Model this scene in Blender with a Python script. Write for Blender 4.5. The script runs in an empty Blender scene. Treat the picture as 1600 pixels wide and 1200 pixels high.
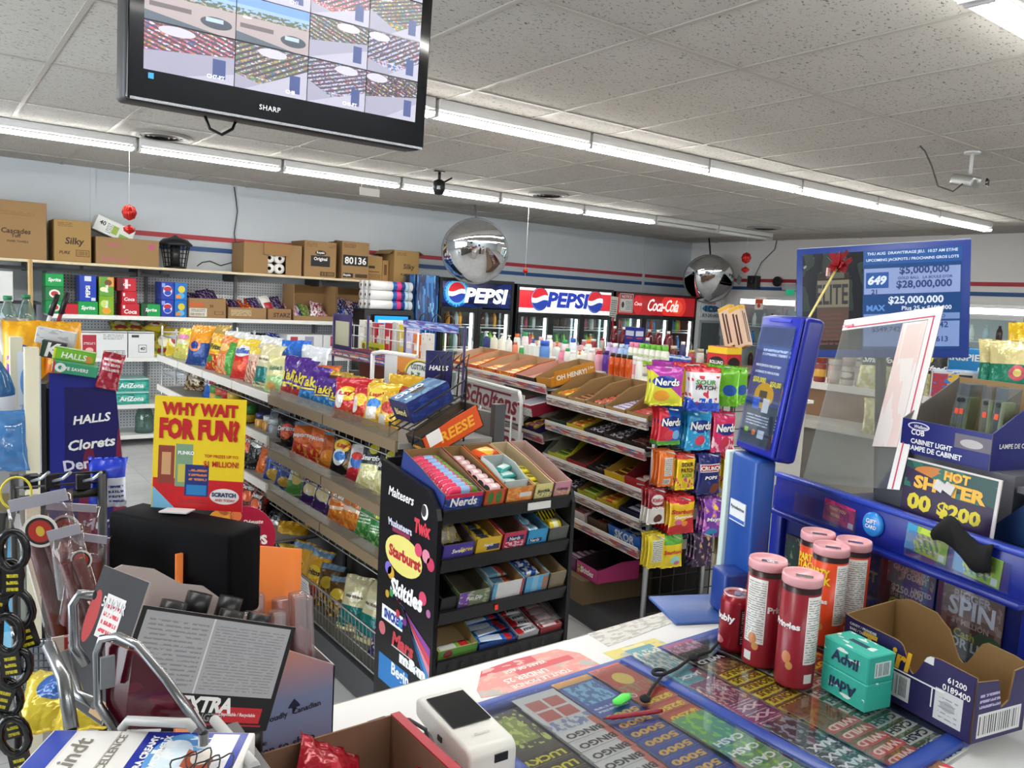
import bpy, bmesh, math, random
from mathutils import Vector, Matrix, Euler
R = math.radians
PI = math.pi
SC = bpy.context.scene
COL = SC.collection
rnd = random.Random(7)
YAW, PIT, ROL, FPX = R(53.1735), R(6.0358), R(3.0236), 1253.43
EYE = Vector((0, 0, 1.66))
_fw = Vector((math.cos(YAW)*math.cos(PIT), math.sin(YAW)*math.cos(PIT), -math.sin(PIT)))
_rt = Vector((math.sin(YAW), -math.cos(YAW), 0))
_up = _rt.cross(_fw)
RT = _rt*math.cos(ROL) + _up*math.sin(ROL)
UP = -_rt*math.sin(ROL) + _up*math.cos(ROL)
FW = _fw
cd = bpy.data.cameras.new('camera'); cam = bpy.data.objects.new('camera', cd); COL.objects.link(cam)
cd.sensor_width = 36; cd.lens = 36*FPX/1600; cd.clip_start = .02; cd.clip_end = 60
mw = Matrix((RT, UP, -FW)).transposed().to_4x4(); mw.translation = EYE
cam.matrix_world = mw
SC.camera = cam
w = bpy.data.worlds.new('world'); SC.world = w; w.use_nodes = True
w.node_tree.nodes['Background'].inputs[0].default_value = (.8, .85, .9, 1)
w.node_tree.nodes['Background'].inputs[1].default_value = .3
SC.view_settings.view_transform = 'Standard'; SC.view_settings.look = 'None'
SC.view_settings.exposure = -0.1; SC.view_settings.gamma = 1.0; SC.view_settings.use_curve_mapping = False
TUBE = 48.0          # strength of the fluorescent tubes
for nm, lc, sz, rot, en in (('added_daylight_fill', (-2.4, 3.6, 1.5), (5.0, 1.9), (R(90), 0, R(-90)), 200),):  # area lamp added out of view to brighten the shop; no window is built
    ld = bpy.data.lights.new(nm, 'AREA'); ld.shape = 'RECTANGLE'; ld.size, ld.size_y = sz; ld.energy = en; ld.color = (.86, .93, 1)
    lo = bpy.data.objects.new(nm, ld); lo.location = lc; lo.rotation_euler = rot; COL.objects.link(lo)
def ray(x, y): return FW + RT*((x-800)/FPX) + UP*((600-y)/FPX)
def PZ(x, y, z): d = ray(x, y); return EYE + d*((z-EYE.z)/d.z)
def PY(x, y, v): d = ray(x, y); return EYE + d*(v/d.y)
def PX(x, y, v): d = ray(x, y); return EYE + d*(v/d.x)
def PD(x, y, t): return EYE + ray(x, y)*t
_mats = {}
def lin(h):
    h = h.lstrip('#'); c = [int(h[i:i+2], 16)/255 for i in (0, 2, 4)]
    return tuple(x/12.92 if x <= .04045 else ((x+.055)/1.055)**2.4 for x in c) + (1,)
def _new(nm):
    m = bpy.data.materials.new(nm); m.use_nodes = True
    return m, m.node_tree, m.node_tree.nodes['Principled BSDF']
def mat(c, r=.5, m=0., e=0., bump=0., bs=60, spec=.5):
    k = (c, r, m, e, bump, bs, spec)
    if k in _mats: return _mats[k]
    mt, nt, p = _new('paint')
    p.inputs['Base Color'].default_value = lin(c); p.inputs['Roughness'].default_value = r; p.inputs['Metallic'].default_value = m
    p.inputs['Specular IOR Level'].default_value = spec
    if e: p.inputs['Emission Color'].default_value = lin(c); p.inputs['Emission Strength'].default_value = e
    if bump: _bump(nt, p, bump, bs)
    _mats[k] = mt; return mt
def _bump(nt, p, s, sc):
    tc = nt.nodes.new('ShaderNodeTexCoord'); n = nt.nodes.new('ShaderNodeTexNoise'); n.inputs['Scale'].default_value = sc; n.inputs['Detail'].default_value = 3
    b = nt.nodes.new('ShaderNodeBump'); b.inputs['Strength'].default_value = s; b.inputs['Distance'].default_value = .01
    nt.links.new(tc.outputs['Object'], n.inputs['Vector']); nt.links.new(n.outputs[0], b.inputs['Height']); nt.links.new(b.outputs[0], p.inputs['Normal'])
def clear(tint='#ffffff', gl=.1, rough=.03, haze=0., hz='#dddddd'):
    """thin clear pane or film: mostly see-through, a little mirror-like"""
    k = ('clear', tint, gl, rough, haze, hz)
    if k in _mats: return _mats[k]
    mt = bpy.data.materials.new('clear_plastic'); mt.use_nodes = True; nt = mt.node_tree; nt.nodes.clear()
    o = nt.nodes.new('ShaderNodeOutputMaterial'); a = nt.nodes.new('ShaderNodeBsdfTransparent'); g = nt.nodes.new('ShaderNodeBsdfGlossy')
    a.inputs[0].default_value = lin(tint); g.inputs['Roughness'].default_value = rough
    lw = nt.nodes.new('ShaderNodeLayerWeight'); lw.inputs[0].default_value = .35
    mu = nt.nodes.new('ShaderNodeMath'); mu.operation = 'MULTIPLY_ADD'; mu.inputs[1].default_value = .28; mu.inputs[2].default_value = gl
    mu.use_clamp = True
    nt.links.new(lw.outputs['Fresnel'], mu.inputs[0])
    mx = nt.nodes.new('ShaderNodeMixShader'); nt.links.new(mu.outputs[0], mx.inputs[0]); nt.links.new(a.outputs[0], mx.inputs[1]); nt.links.new(g.outputs[0], mx.inputs[2])
    out = mx
    if haze:
        df = nt.nodes.new('ShaderNodeBsdfDiffuse'); df.inputs[0].default_value = lin(hz)
        m2 = nt.nodes.new('ShaderNodeMixShader'); m2.inputs[0].default_value = haze
        nt.links.new(mx.outputs[0], m2.inputs[1]); nt.links.new(df.outputs[0], m2.inputs[2]); out = m2
    nt.links.new(out.outputs[0], o.inputs[0]); _mats[k] = mt; return mt
def pr(base, *shapes, r=.4, m=0., e=0., bump=0., bs=40):
    """a printed surface: shapes are laid over the base colour in the face's own 0..1 frame"""
    k = ('pr', base, shapes, r, m, e, bump, bs)
    if k in _mats: return _mats[k]
    mt, nt, p = _new('printed'); N, L = nt.nodes.new, nt.links.new
    p.inputs['Roughness'].default_value = r; p.inputs['Metallic'].default_value = m
    uv = N('ShaderNodeUVMap'); sx = N('ShaderNodeSeparateXYZ'); L(uv.outputs[0], sx.inputs[0]); U, V = sx.outputs[0], sx.outputs[1]
    def math_(op, a, b=None, c=None):
        n = N('ShaderNodeMath'); n.operation = op
        for i, q in enumerate((a, b, c)):
            if q is None: continue
            if isinstance(q, (int, float)): n.inputs[i].default_value = q
            else: L(q, n.inputs[i])
        return n.outputs[0]
    cur = None
    def rect(x0, y0, x1, y1):
        f = None
        if x0 > 0 or x1 < 1: f = math_('COMPARE', U, (x0+x1)/2, (x1-x0)/2)
        if y0 > 0 or y1 < 1:
            g = math_('COMPARE', V, (y0+y1)/2, (y1-y0)/2); f = g if f is None else math_('MULTIPLY', f, g)
        return f
    def both(f, g): return g if f is None else (f if g is None else math_('MULTIPLY', f, g))
    for s in shapes:
        t = s[0]; colr = None
        if t == 'r': f = rect(*s[1:5]); c = s[5]
        elif t == 'e':
            dx = math_('DIVIDE', math_('SUBTRACT', U, s[1]), s[3]); dy = math_('DIVIDE', math_('SUBTRACT', V, s[2]), s[4])
            f = math_('LESS_THAN', math_('ADD', math_('MULTIPLY', dx, dx), math_('MULTIPLY', dy, dy)), 1.0); c = s[5]
        elif t == 'n':
            n = N('ShaderNodeTexNoise'); n.inputs['Scale'].default_value = s[6]; n.inputs['Detail'].default_value = 2; L(uv.outputs[0], n.inputs['Vector'])
            f = both(rect(*s[1:5]), math_('GREATER_THAN', n.outputs[0], s[7])); c = s[5]
        elif t == 'v':
            n = N('ShaderNodeTexVoronoi'); n.inputs['Scale'].default_value = s[6]; L(uv.outputs[0], n.inputs['Vector'])
            rp = N('ShaderNodeValToRGB'); rp.color_ramp.interpolation = 'CONSTANT'; cs = s[5]
            for i, q in enumerate(cs):
                el = rp.color_ramp.elements[i] if i < 2 else rp.color_ramp.elements.new(.5)
                el.position = i/len(cs); el.color = lin(q)
            sp = N('ShaderNodeSeparateXYZ'); L(n.outputs['Color'], sp.inputs[0]); L(sp.outputs[0], rp.inputs[0])
            f = rect(*s[1:5]); colr = rp.outputs[0]; c = None
            if f is None: f = math_('GREATER_THAN', V, -9.)
        elif t in 'lb':     # lines of small print / bars
            q = V if t == 'l' else U; a, b = (s[2], s[4]) if t == 'l' else (s[1], s[3])
            fr = math_('FRACT', math_('MULTIPLY', math_('SUBTRACT', q, a), s[6]/(b-a)))
            f = both(rect(*s[1:5]), math_('LESS_THAN', fr, s[7] if len(s) > 7 else .5)); c = s[5]
            if t == 'l':
                n = N('ShaderNodeTexNoise'); n.inputs['Scale'].default_value = 1; n.inputs['Detail'].default_value = 1
                mp = N('ShaderNodeMapping'); mp.inputs['Scale'].default_value = (34, s[6]*1.3/(b-a), 1); L(uv.outputs[0], mp.inputs[0]); L(mp.outputs[0], n.inputs['Vector'])
                f = math_('MULTIPLY', f, math_('GREATER_THAN', n.outputs[0], .43))
            else:
                n = N('ShaderNodeTexNoise'); n.noise_dimensions = '1D'; n.inputs['Scale'].default_value = s[6]*1.7; L(U, n.inputs['W'])
                f = math_('MULTIPLY', f, math_('GREATER_THAN', n.outputs[0], .42))
        elif t == 'd':      # diagonal stripes: rect, colour, count, slope
            q = math_('ADD', math_('MULTIPLY', U, s[6]), math_('MULTIPLY', V, s[6]*s[7])); f = both(rect(*s[1:5]), math_('LESS_THAN', math_('FRACT', q), .5)); c = s[5]
        elif t == 'w':      # wedge: below the line v = a + b*u
            f = math_('LESS_THAN', V, math_('MULTIPLY_ADD', U, s[2], s[1])); c = s[3]
        elif t == 'g':      # printed blend from bottom to top
            rp = N('ShaderNodeValToRGB'); rp.color_ramp.elements[0].color = lin(s[1]); rp.color_ramp.elements[1].color = lin(s[2])
            rp.color_ramp.elements[0].position = s[3]; rp.color_ramp.elements[1].position = s[4]; L(V, rp.inputs[0]); cur = rp.outputs[0]; continue
        mx = N('ShaderNodeMix'); mx.data_type = 'RGBA'
        if f is None: mx.inputs[0].default_value = 1
        else: L(f, mx.inputs[0])
        if cur is None: mx.inputs[6].default_value = lin(base)
        else: L(cur, mx.inputs[6])
        if colr is not None: L(colr, mx.inputs[7])
        else: mx.inputs[7].default_value = lin(c)
        cur = mx.outputs[2]
    if cur is None: p.inputs['Base Color'].default_value = lin(base); p.inputs['Emission Color'].default_value = lin(base)
    else: L(cur, p.inputs['Base Color']); L(cur, p.inputs['Emission Color'])
    p.inputs['Emission Strength'].default_value = e
    if bump: _bump(nt, p, bump, bs)
    _mats[k] = mt; return mt
class MB:
    def __init__(s): s.v = []; s.f = []; s.m = []; s.uv = []; s.sm = []; s.mats = []
    def mi(s, m):
        if m not in s.mats: s.mats.append(m)
        return s.mats.index(m)
    def face(s, idx, m, uv=None, smooth=False):
        s.f.append(tuple(idx)); s.m.append(s.mi(m)); s.uv.append(uv or [(0, 0)]*len(idx)); s.sm.append(smooth)
    def quad(s, a, b, c, d, m, uv=None):
        n = len(s.v); s.v += [tuple(a), tuple(b), tuple(c), tuple(d)]; s.face((n, n+1, n+2, n+3), m, uv or [(0, 0), (1, 0), (1, 1), (0, 1)])
    def box(s, c, d, m, M=None, **fm):
        """centre, size, material; fm: front/back/left/right/top/bottom materials (front is -y)"""
        x, y, z = d[0]/2, d[1]/2, d[2]/2; c = Vector(c)
        P = [Vector(q)+c for q in ((-x, -y, -z), (x, -y, -z), (x, y, -z), (-x, y, -z), (-x, -y, z), (x, -y, z), (x, y, z), (-x, y, z))]
        if M is not None: P = [M @ q for q in P]
        n = len(s.v); s.v += [tuple(q) for q in P]
        for nm, ix in (('front', (0, 1, 5, 4)), ('right', (1, 2, 6, 5)), ('back', (2, 3, 7, 6)), ('left', (3, 0, 4, 7)), ('top', (4, 5, 6, 7)), ('bottom', (3, 2, 1, 0))):
            s.face([n+i for i in ix], fm.get(nm, m), [(0, 0), (1, 0), (1, 1), (0, 1)])
        return s
    def lathe(s, prof, m, n=14, M=None, mid=None, cap=True):
        """profile of (radius, z); mid: list of materials per ring"""
        b = len(s.v)
        for r, z in prof:
            for i in range(n):
                a = 2*PI*i/n - PI/2; q = Vector((r*math.cos(a), r*math.sin(a), z)); s.v.append(tuple(M @ q if M is not None else q))
        z0, z1 = prof[0][1], prof[-1][1]
        for j in range(len(prof)-1):
            for i in range(n):
                k = (i+1) % n
                s.face((b+j*n+i, b+j*n+k, b+(j+1)*n+k, b+(j+1)*n+i), mid[j] if mid else m,
                       [((i/n+.5) % 1, j), ((i/n+.5) % 1+1/n, j), ((i/n+.5) % 1+1/n, j+1), ((i/n+.5) % 1, j+1)] if 0 else
                       [((i/n+.5) % 1, (prof[j][1]-z0)/((z1-z0) or 1)), ((i/n+.5) % 1+1/n, (prof[j][1]-z0)/((z1-z0) or 1)), ((i/n+.5) % 1+1/n, (prof[j+1][1]-z0)/((z1-z0) or 1)), ((i/n+.5) % 1, (prof[j+1][1]-z0)/((z1-z0) or 1))], True)
        if cap:
            if prof[0][0] > 1e-5: s.face([b+i for i in range(n)][::-1], mid[0] if mid else m)
            if prof[-1][0] > 1e-5: s.face([b+(len(prof)-1)*n+i for i in range(n)], mid[-1] if mid else m, [(.5+.5*math.cos(2*PI*i/n-PI/2), .5+.5*math.sin(2*PI*i/n-PI/2)) for i in range(n)])
        return s
    def tube(s, pts, r, m, n=6, closed=False):
        pts = [Vector(p) for p in pts]; b = len(s.v); K = len(pts)
        prev = None
        for i, p in enumerate(pts):
            if closed: t = pts[(i+1) % K]-pts[i-1]
            else: t = (pts[min(i+1, K-1)]-pts[max(i-1, 0)])
            t.normalize()
            if prev is None: u = t.orthogonal().normalized()
            else: u = (prev-t*prev.dot(t)).normalized()
            prev = u; v = t.cross(u); rr = r[i] if isinstance(r, (list, tuple)) else r
            for j in range(n): a = 2*PI*j/n; s.v.append(tuple(p+u*(rr*math.cos(a))+v*(rr*math.sin(a))))
        for i in range(K if closed else K-1):
            i2 = (i+1) % K
            for j in range(n):
                k = (j+1) % n; s.face((b+i*n+j, b+i*n+k, b+i2*n+k, b+i2*n+j), m, None, True)
        if not closed:
            s.face([b+j for j in range(n)][::-1], m); s.face([b+(K-1)*n+j for j in range(n)], m)
        return s
    def prism(s, poly, h, m, M=None, side=None, uvr=None):
        """extrude a polygon lying in x-z by thickness h along y (front at y=0)"""
        b = len(s.v); n = len(poly)
        xs = [q[0] for q in poly]; zs = [q[1] for q in poly]; x0, x1, z0, z1 = uvr or (min(xs), max(xs), min(zs), max(zs))
        for y in (0, h):
            for x, z in poly: q = Vector((x, y, z)); s.v.append(tuple(M @ q if M is not None else q))
        uv = [((x-x0)/(x1-x0), (z-z0)/(z1-z0)) for x, z in poly]
        s.face(range(b, b+n), m, uv); s.face([b+n+i for i in range(n)][::-1], side or m, uv[::-1])
        for i in range(n): k = (i+1) % n; s.face((b+k, b+i, b+n+i, b+n+k), side or m)
        return s
    def mesh(s, name, bevel=0., seg=2):
        me = bpy.data.meshes.new(name); me.from_pydata(s.v, [], s.f)
        for m in s.mats: me.materials.append(m)
        uvl = me.uv_layers.new(name='UVMap'); li = 0
        me.polygons.foreach_set('material_index', s.m); me.polygons.foreach_set('use_smooth', s.sm)
        flat = [c for f in s.uv for q in f for c in q]; uvl.data.foreach_set('uv', flat)
        if bevel:
            bm = bmesh.new(); bm.from_mesh(me)
            es = [e for e in bm.edges if len(e.link_faces) == 2 and e.calc_face_angle(0) > R(40)]
            bmesh.ops.bevel(bm, geom=es, offset=bevel, segments=seg, profile=.5, affect='EDGES', clamp_overlap=True)
            bm.to_mesh(me); bm.free()
            if seg > 1: me.polygons.foreach_set('use_smooth', [True]*len(me.polygons)); me.set_sharp_from_angle(angle=R(50))
        me.update(); return me
    def build(s, name, parent=None, bevel=0., M=None, seg=2): return put(name, s.mesh(name, bevel, seg), parent, M)
def put(name, me, parent=None, M=None):
    o = bpy.data.objects.new(name, me); COL.objects.link(o)
    if parent is not None: o.parent = parent
    if M is not None: o.matrix_local = M
    return o
def tag(o, label, cat, group=None, kind=None):
    o['label'] = label; o['category'] = cat
    if group: o['group'] = group
    elif 'group' in o: del o['group']
    if kind: o['kind'] = kind
    return o
def struct(o, label=None):
    o['kind'] = 'structure'
    if label: o['label'] = label
    return o
def root(name, label, cat, M=None, group=None):
    o = bpy.data.objects.new(name, None); COL.objects.link(o); o.empty_display_size = .05
    if M is not None: o.matrix_local = M
    return tag(o, label, cat, group)
def F(x, y, z, rz=0, rx=0, ry=0):
    return Matrix.Translation((x, y, z)) @ Matrix.Rotation(R(rz), 4, 'Z') @ Matrix.Rotation(R(rx), 4, 'X') @ Matrix.Rotation(R(ry), 4, 'Y')
def T(x, y, z): return Matrix.Translation((x, y, z))
def copy_tree(o, parent=None):
    c = o.copy(); COL.objects.link(c)
    if parent is not None: c.parent = parent; c.matrix_parent_inverse = o.matrix_parent_inverse.copy()
    for ch in list(o.children): copy_tree(ch, c)
    return c
ORD = 'first second third fourth fifth sixth seventh eighth ninth tenth eleventh twelfth thirteenth fourteenth fifteenth sixteenth seventeenth eighteenth nineteenth twentieth'.split()
_txt = {}
def textmesh(s, bold=.0, shear=0., space=1.):
    k = (s, bold, shear, space)
    if k not in _txt:
        cu = bpy.data.curves.new('lettering', 'FONT'); cu.body = s; cu.size = 1; cu.offset = bold; cu.shear = shear; cu.space_character = space
        cu.align_x = 'CENTER'; cu.resolution_u = 2; cu.space_line = .9
        ob = bpy.data.objects.new('lettering', cu); me = bpy.data.meshes.new_from_object(ob)
        vs = [v.co.copy() for v in me.vertices]
        fs = [tuple(p.vertices) for p in me.polygons]
        bpy.data.objects.remove(ob); bpy.data.curves.remove(cu); bpy.data.meshes.remove(me)
        x0, x1 = min(v.x for v in vs), max(v.x for v in vs); y0, y1 = min(v.y for v in vs), max(v.y for v in vs)
        _txt[k] = ([((v.x-(x0+x1)/2)/(x1-x0), (v.y-(y0+y1)/2)/(y1-y0)) for v in vs], fs, (x1-x0)/(y1-y0))
    return _txt[k]
_tm = {}
def text(parent, s, M, m, w=None, h=None, bold=.02, shear=0., space=1., wrap=None, name='lettering'):
    """flat lettering in the x-z plane of M facing -y, fitted to width w and/or height h; wrap(x,z)->y lays it on a curved face"""
    key = (s, w, h, bold, shear, space, m, wrap and wrap.key)
    if key not in _tm:
        vs, fs, asp = textmesh(s, bold, shear, space)
        if w is None: w = h*asp
        if h is None: h = w/asp
        V = []
        for x, z in vs:
            X, Z = x*w, z*h; V.append((X, wrap(X, Z) if wrap else 0, Z))
        me = bpy.data.meshes.new(name); me.from_pydata(V, [], fs); me.materials.append(m); me.update(); _tm[key] = me
    return put(name, _tm[key], parent, M)
class Wrap:
    def __init__(s, fn, key): s.fn = fn; s.key = key
    def __call__(s, x, z): return s.fn(x, z)
def _bulge(u, v, t, var):
    e = max(0., min(1., (v-.06)/.88)); b = (max(0, 1-abs(2*u-1)**2.4))**.7*(max(0, 1-abs(2*e-1)**3.2))**.75
    f = abs(2*e-1)
    wr = .24*math.sin(u*(17+3*var)+var*2.1)*f**2*b**.5*4*(1-f) + .11*math.sin(u*9+v*14+var*1.7)*b + .07*math.sin(u*23-v*17+var)*b
    return t*.5*max(0., b*(1+wr))
_bag = {}
def bagmesh(w, h, t, var):
    k = (w, h, t, var)
    if k in _bag: return _bag[k]
    nx, nz = 12, 15; b = MB(); rv = random.Random(var*31+5)
    dm = mat('#888888')
    zz = [0, .03, .06]+[.06+.88*i/(nz-5) for i in range(1, nz-5)]+[.94, .97, 1]
    nz = len(zz)-1
    bend = rv.uniform(-.12, .12); twist = rv.uniform(-.05, .05)
    for side in (-1, 1):
        for j in range(nz+1):
            v = zz[j]
            for i in range(nx+1):
                u = i/nx; x = (u-.5)*w*(1-.10*math.sin(PI*v)**.8) + bend*w*(v-.5)**2*2*math.sin(v*3); q = _bulge(u, v, t, var)
                z = v*h
                if v > .93: q += .004*math.sin(u*26)*side; z -= .02*h*abs(math.sin(u*5+var))
                if v < .07: q += .003*math.sin(u*22)*side
                yy = side*q + twist*w*(u-.5)*(v-.5)*2
                if v > .9: yy += (v-.9)*h*(.5+.3*math.sin(var*3))
                b.v.append((x, yy, z))
    n1 = (nx+1)*(nz+1)
    for j in range(nz):
        for i in range(nx):
            a = j*(nx+1)+i; c = a+nx+1
            uv = [(i/nx, zz[j]), ((i+1)/nx, zz[j]), ((i+1)/nx, zz[j+1]), (i/nx, zz[j+1])]
            b.face((a, a+1, c+1, c), dm, uv, True)
            b.face((n1+a+1, n1+a, n1+c, n1+c+1), dm, [uv[1], uv[0], uv[3], uv[2]], True)
    for j in range(nz):
        a = j*(nx+1); c = a+nx+1
        b.face((n1+a, a, c, n1+c), dm, None, True); b.face((a+nx, n1+a+nx, n1+c+nx, c+nx), dm, None, True)
    for i in range(nx):
        b.face((n1+i, n1+i+1, i+1, i), dm); a = nz*(nx+1)+i; b.face((a, a+1, n1+a+1, n1+a), dm)
    _bag[k] = b.mesh('snack_bag'); return _bag[k]
def bag(name, m, M, label, cat='snack bag', group=None, w=.2, h=.28, t=.07, var=0, words=(), parent=None):
    o = bpy.data.objects.new(name, bagmesh(w, h, t, var)); COL.objects.link(o)
    o.material_slots[0].link = 'OBJECT'; o.material_slots[0].material = m
    o.matrix_local = M
    if label: tag(o, label, cat, group)
    for s, v, ww, c, hh, sh in words:
        wr = Wrap(lambda X, Z, v=v: -_bulge(max(0, min(1, X/(w*.92)+.5)), max(0, min(1, v+Z/h)), t, var)-.0035, ('bag', w, h, t, var, v))
        text(o, s, T(0, 0, v*h), c, w=ww*w, h=hh*h if hh else None, bold=.03, shear=sh, wrap=wr)
    return o
def tray(name, label, M, w, d, hb, hf, out, inn, front=None, words=(), cat='display box', group=None, mid=None, back=None):
    """open-topped carton, front (-y) low, back high; children: front panel, printed words"""
    r = root(name, label, cat, M, group); th = .003; b = MB(); mid = mid if mid is not None else hb
    b.box((0, d/2, th/2), (w, d, th), inn)
    b.box((0, d-th/2, hb/2), (w, th, hb), inn, back=back or out)
    for sx in (-1, 1):
        X = sx*(w/2-th/2); poly = [(0, 0), (d, 0), (d, hb), (d*.55, mid), (d*.12, hf+(mid-hf)*.12), (0, hf)]
        Mx = Matrix(((0, 1, 0, X-th/2), (1, 0, 0, 0), (0, 0, 1, 0), (0, 0, 0, 1)))
        b.prism(poly, th, out if sx < 0 else inn, M=Mx, side=inn if sx < 0 else out)
    b.build('carton', r)
    fp = MB().box((0, th/2, hf/2), (w, th, hf), inn, front=front or out).build('front_panel', r)
    for s, ww, c, sh in words: text(fp, s, T(0, -.0008, hf*.5), c, w=ww*w, shear=sh, bold=.03)
    return r
_bar = {}
def barmesh(L, D, H):
    k = (L, D, H)
    if k in _bar: return _bar[k]
    b = MB(); n = 10; dm = mat('#888888'); st = [(-.5, .12, 1.05), (-.44, .12, 1.05), (-.40, .8, .95), (-.3, 1, 1), (.3, 1, 1), (.40, .8, .95), (.44, .12, 1.05), (.5, .12, 1.05)]
    for q, hz, dy in st:
        for i in range(n):
            a = 2*PI*i/n+PI/n; cx, cz = math.cos(a), math.sin(a)
            b.v.append((q*L, math.copysign(abs(cx)**.6, cx)*D/2*dy, H/2+math.copysign(abs(cz)**.6, cz)*H/2*hz))
    for j in range(len(st)-1):
        for i in range(n):
            k2 = (i+1) % n; uu = lambda q, ii: (st[q][0]+.5, ((ii/n)*2) % 1.0001)
            b.face((j*n+k2, j*n+i, (j+1)*n+i, (j+1)*n+k2), dm, [(st[j][0]+.5, .2+.6*abs(math.sin(PI*(i+1)/n))), (st[j][0]+.5, .2+.6*abs(math.sin(PI*i/n))), (st[j+1][0]+.5, .2+.6*abs(math.sin(PI*i/n))), (st[j+1][0]+.5, .2+.6*abs(math.sin(PI*(i+1)/n)))], True)
    b.face(range(n), dm); b.face([(len(st)-1)*n+i for i in range(n)][::-1], dm)
    _bar[k] = b.mesh('candy_bar'); return _bar[k]
def bar(m, M, label, group, L=.12, D=.036, H=.02, name='candy_bar', cat='candy bar', word=None, wc=None):
    o = bpy.data.objects.new(name, barmesh(L, D, H)); COL.objects.link(o)
    o.material_slots[0].link = 'OBJECT'; o.material_slots[0].material = m; o.matrix_local = M
    tag(o, label, cat, group)
    if word: text(o, word, T(0, 0, H+.001) @ Matrix.Rotation(R(-90), 4, 'X'), wc, w=L*.55, bold=.03)
    return o
_bt = {}
def bottle(name, label, M, body, cap, h=.24, r=.033, kind='soda', band=None, group=None, cat='bottle', n=12):
    k = (name, body, cap, h, r, kind, band, n)
    if k in _bt:
        o = copy_tree(_bt[k]); o.matrix_local = M; return tag(o, label, cat, group)
    P = {'soda': ([(r*.85, 0), (r, .02*h), (r, .6*h), (r*.85, .72*h), (r*.4, .9*h), (r*.4, .94*h)], [(r*.46, .93*h), (r*.46, h)]),
         'pump': ([(r*.9, 0), (r, .03*h), (r, .66*h), (r*.75, .74*h), (r*.3, .78*h)], [(r*.36, .77*h), (r*.36, .84*h), (r*.16, .86*h), (r*.16, .94*h), (r*.5, .94*h), (r*.5, h)]),
         'flip': ([(r*.85, 0), (r, .03*h), (r*1.04, .5*h), (r*.9, .8*h), (r*.6, .86*h)], [(r*.7, .85*h), (r*.66, h)]),
         'jar': ([(r*.9, 0), (r, .06*h), (r, .7*h), (r*.8, .8*h)], [(r*.9, .78*h), (r*.9, h)]),
         'can': ([(r*.82, 0), (r, .05*h), (r, .9*h), (r*.82, .985*h)], [(r*.84, .98*h), (r*.84, h), (r*.74, h), (r*.72, .98*h)]),
         'jug': ([(r*.9, 0), (r, .04*h), (r*1.0, .55*h), (r*.7, .8*h), (r*.28, .92*h)], [(r*.36, .9*h), (r*.36, h)])}[kind]
    b = MB(); b.lathe(P[0], body, n=n); o = b.build(name, None, M=M)
    MB().lathe(P[1], cap, n=n).build('lid' if kind in ('jar', 'can') else 'cap', o)
    if band: MB().lathe([(r*1.012, .2*h), (r*1.015, .56*h)], band, n=n, cap=False).build('wrapper', o)
    _bt[k] = o; return tag(o, label, cat, group)
def carton(name, label, M, size, m, cat='box', group=None, words=(), bev=.004, flaps=0, parts=(), **fm):
    """closed box standing on its base; words: (string, x, z, width, material, shear) on its front"""
    w, d, h = size
    o = MB().box((0, 0, h/2), size, m, **fm).build(name, None, bev, M, seg=1); tag(o, label, cat, group)
    for s, x, z, ww, c, sh in words: text(o, s, T(x*w, -d/2-.0012, z*h), c, w=ww*w, shear=sh, bold=.025)
    if flaps:
        for sx, a in ((-1, 1.0), (1, .8)):
            Mf = T(sx*w/2, 0, h) @ Matrix.Rotation(R(flaps*a*sx), 4, 'Y')
            MB().box((sx*d*.22*.5, 0, .002), (d*.22, d*.96, .004), fm.get('top', m)).build('flap', o, M=Mf)
    return o
CARD = '#98784f'
K_ = lambda: mat('#0c0c0e', .45)
BLK = mat('#101012', .45); WHT = mat('#f2f1ee', .5); STEEL = mat('#b9bcc0', .3, .9); CHROME = mat('#d8d9da', .12, 1.)
X0, X1, Y0, Y1, ZC = -3.2, 10.4, -2.2, 9.1, 2.74
def floor_mat():
    mt, nt, p = _new('vinyl_tile'); N, L = nt.nodes.new, nt.links.new
    tc = N('ShaderNodeTexCoord'); b = N('ShaderNodeTexBrick'); b.offset = 0; b.inputs['Scale'].default_value = 1; b.inputs['Brick Width'].default_value = .305; b.inputs['Row Height'].default_value = .305
    b.inputs['Mortar Size'].default_value = .0015; b.inputs['Color1'].default_value = lin('#dcdcdc'); b.inputs['Color2'].default_value = lin('#cfcfd0'); b.inputs['Mortar'].default_value = lin('#96969a')
    n = N('ShaderNodeTexNoise'); n.inputs['Scale'].default_value = 9; n.inputs['Detail'].default_value = 8
    mx = N('ShaderNodeMix'); mx.data_type = 'RGBA'; mx.blend_type = 'MULTIPLY'; mx.inputs[0].default_value = .25
    L(tc.outputs['Object'], b.inputs[0]); L(tc.outputs['Object'], n.inputs[0]); L(b.outputs[0], mx.inputs[6]); L(n.outputs[0], mx.inputs[7]); L(mx.outputs[2], p.inputs['Base Color'])
    p.inputs['Roughness'].default_value = .38; return mt
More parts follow.
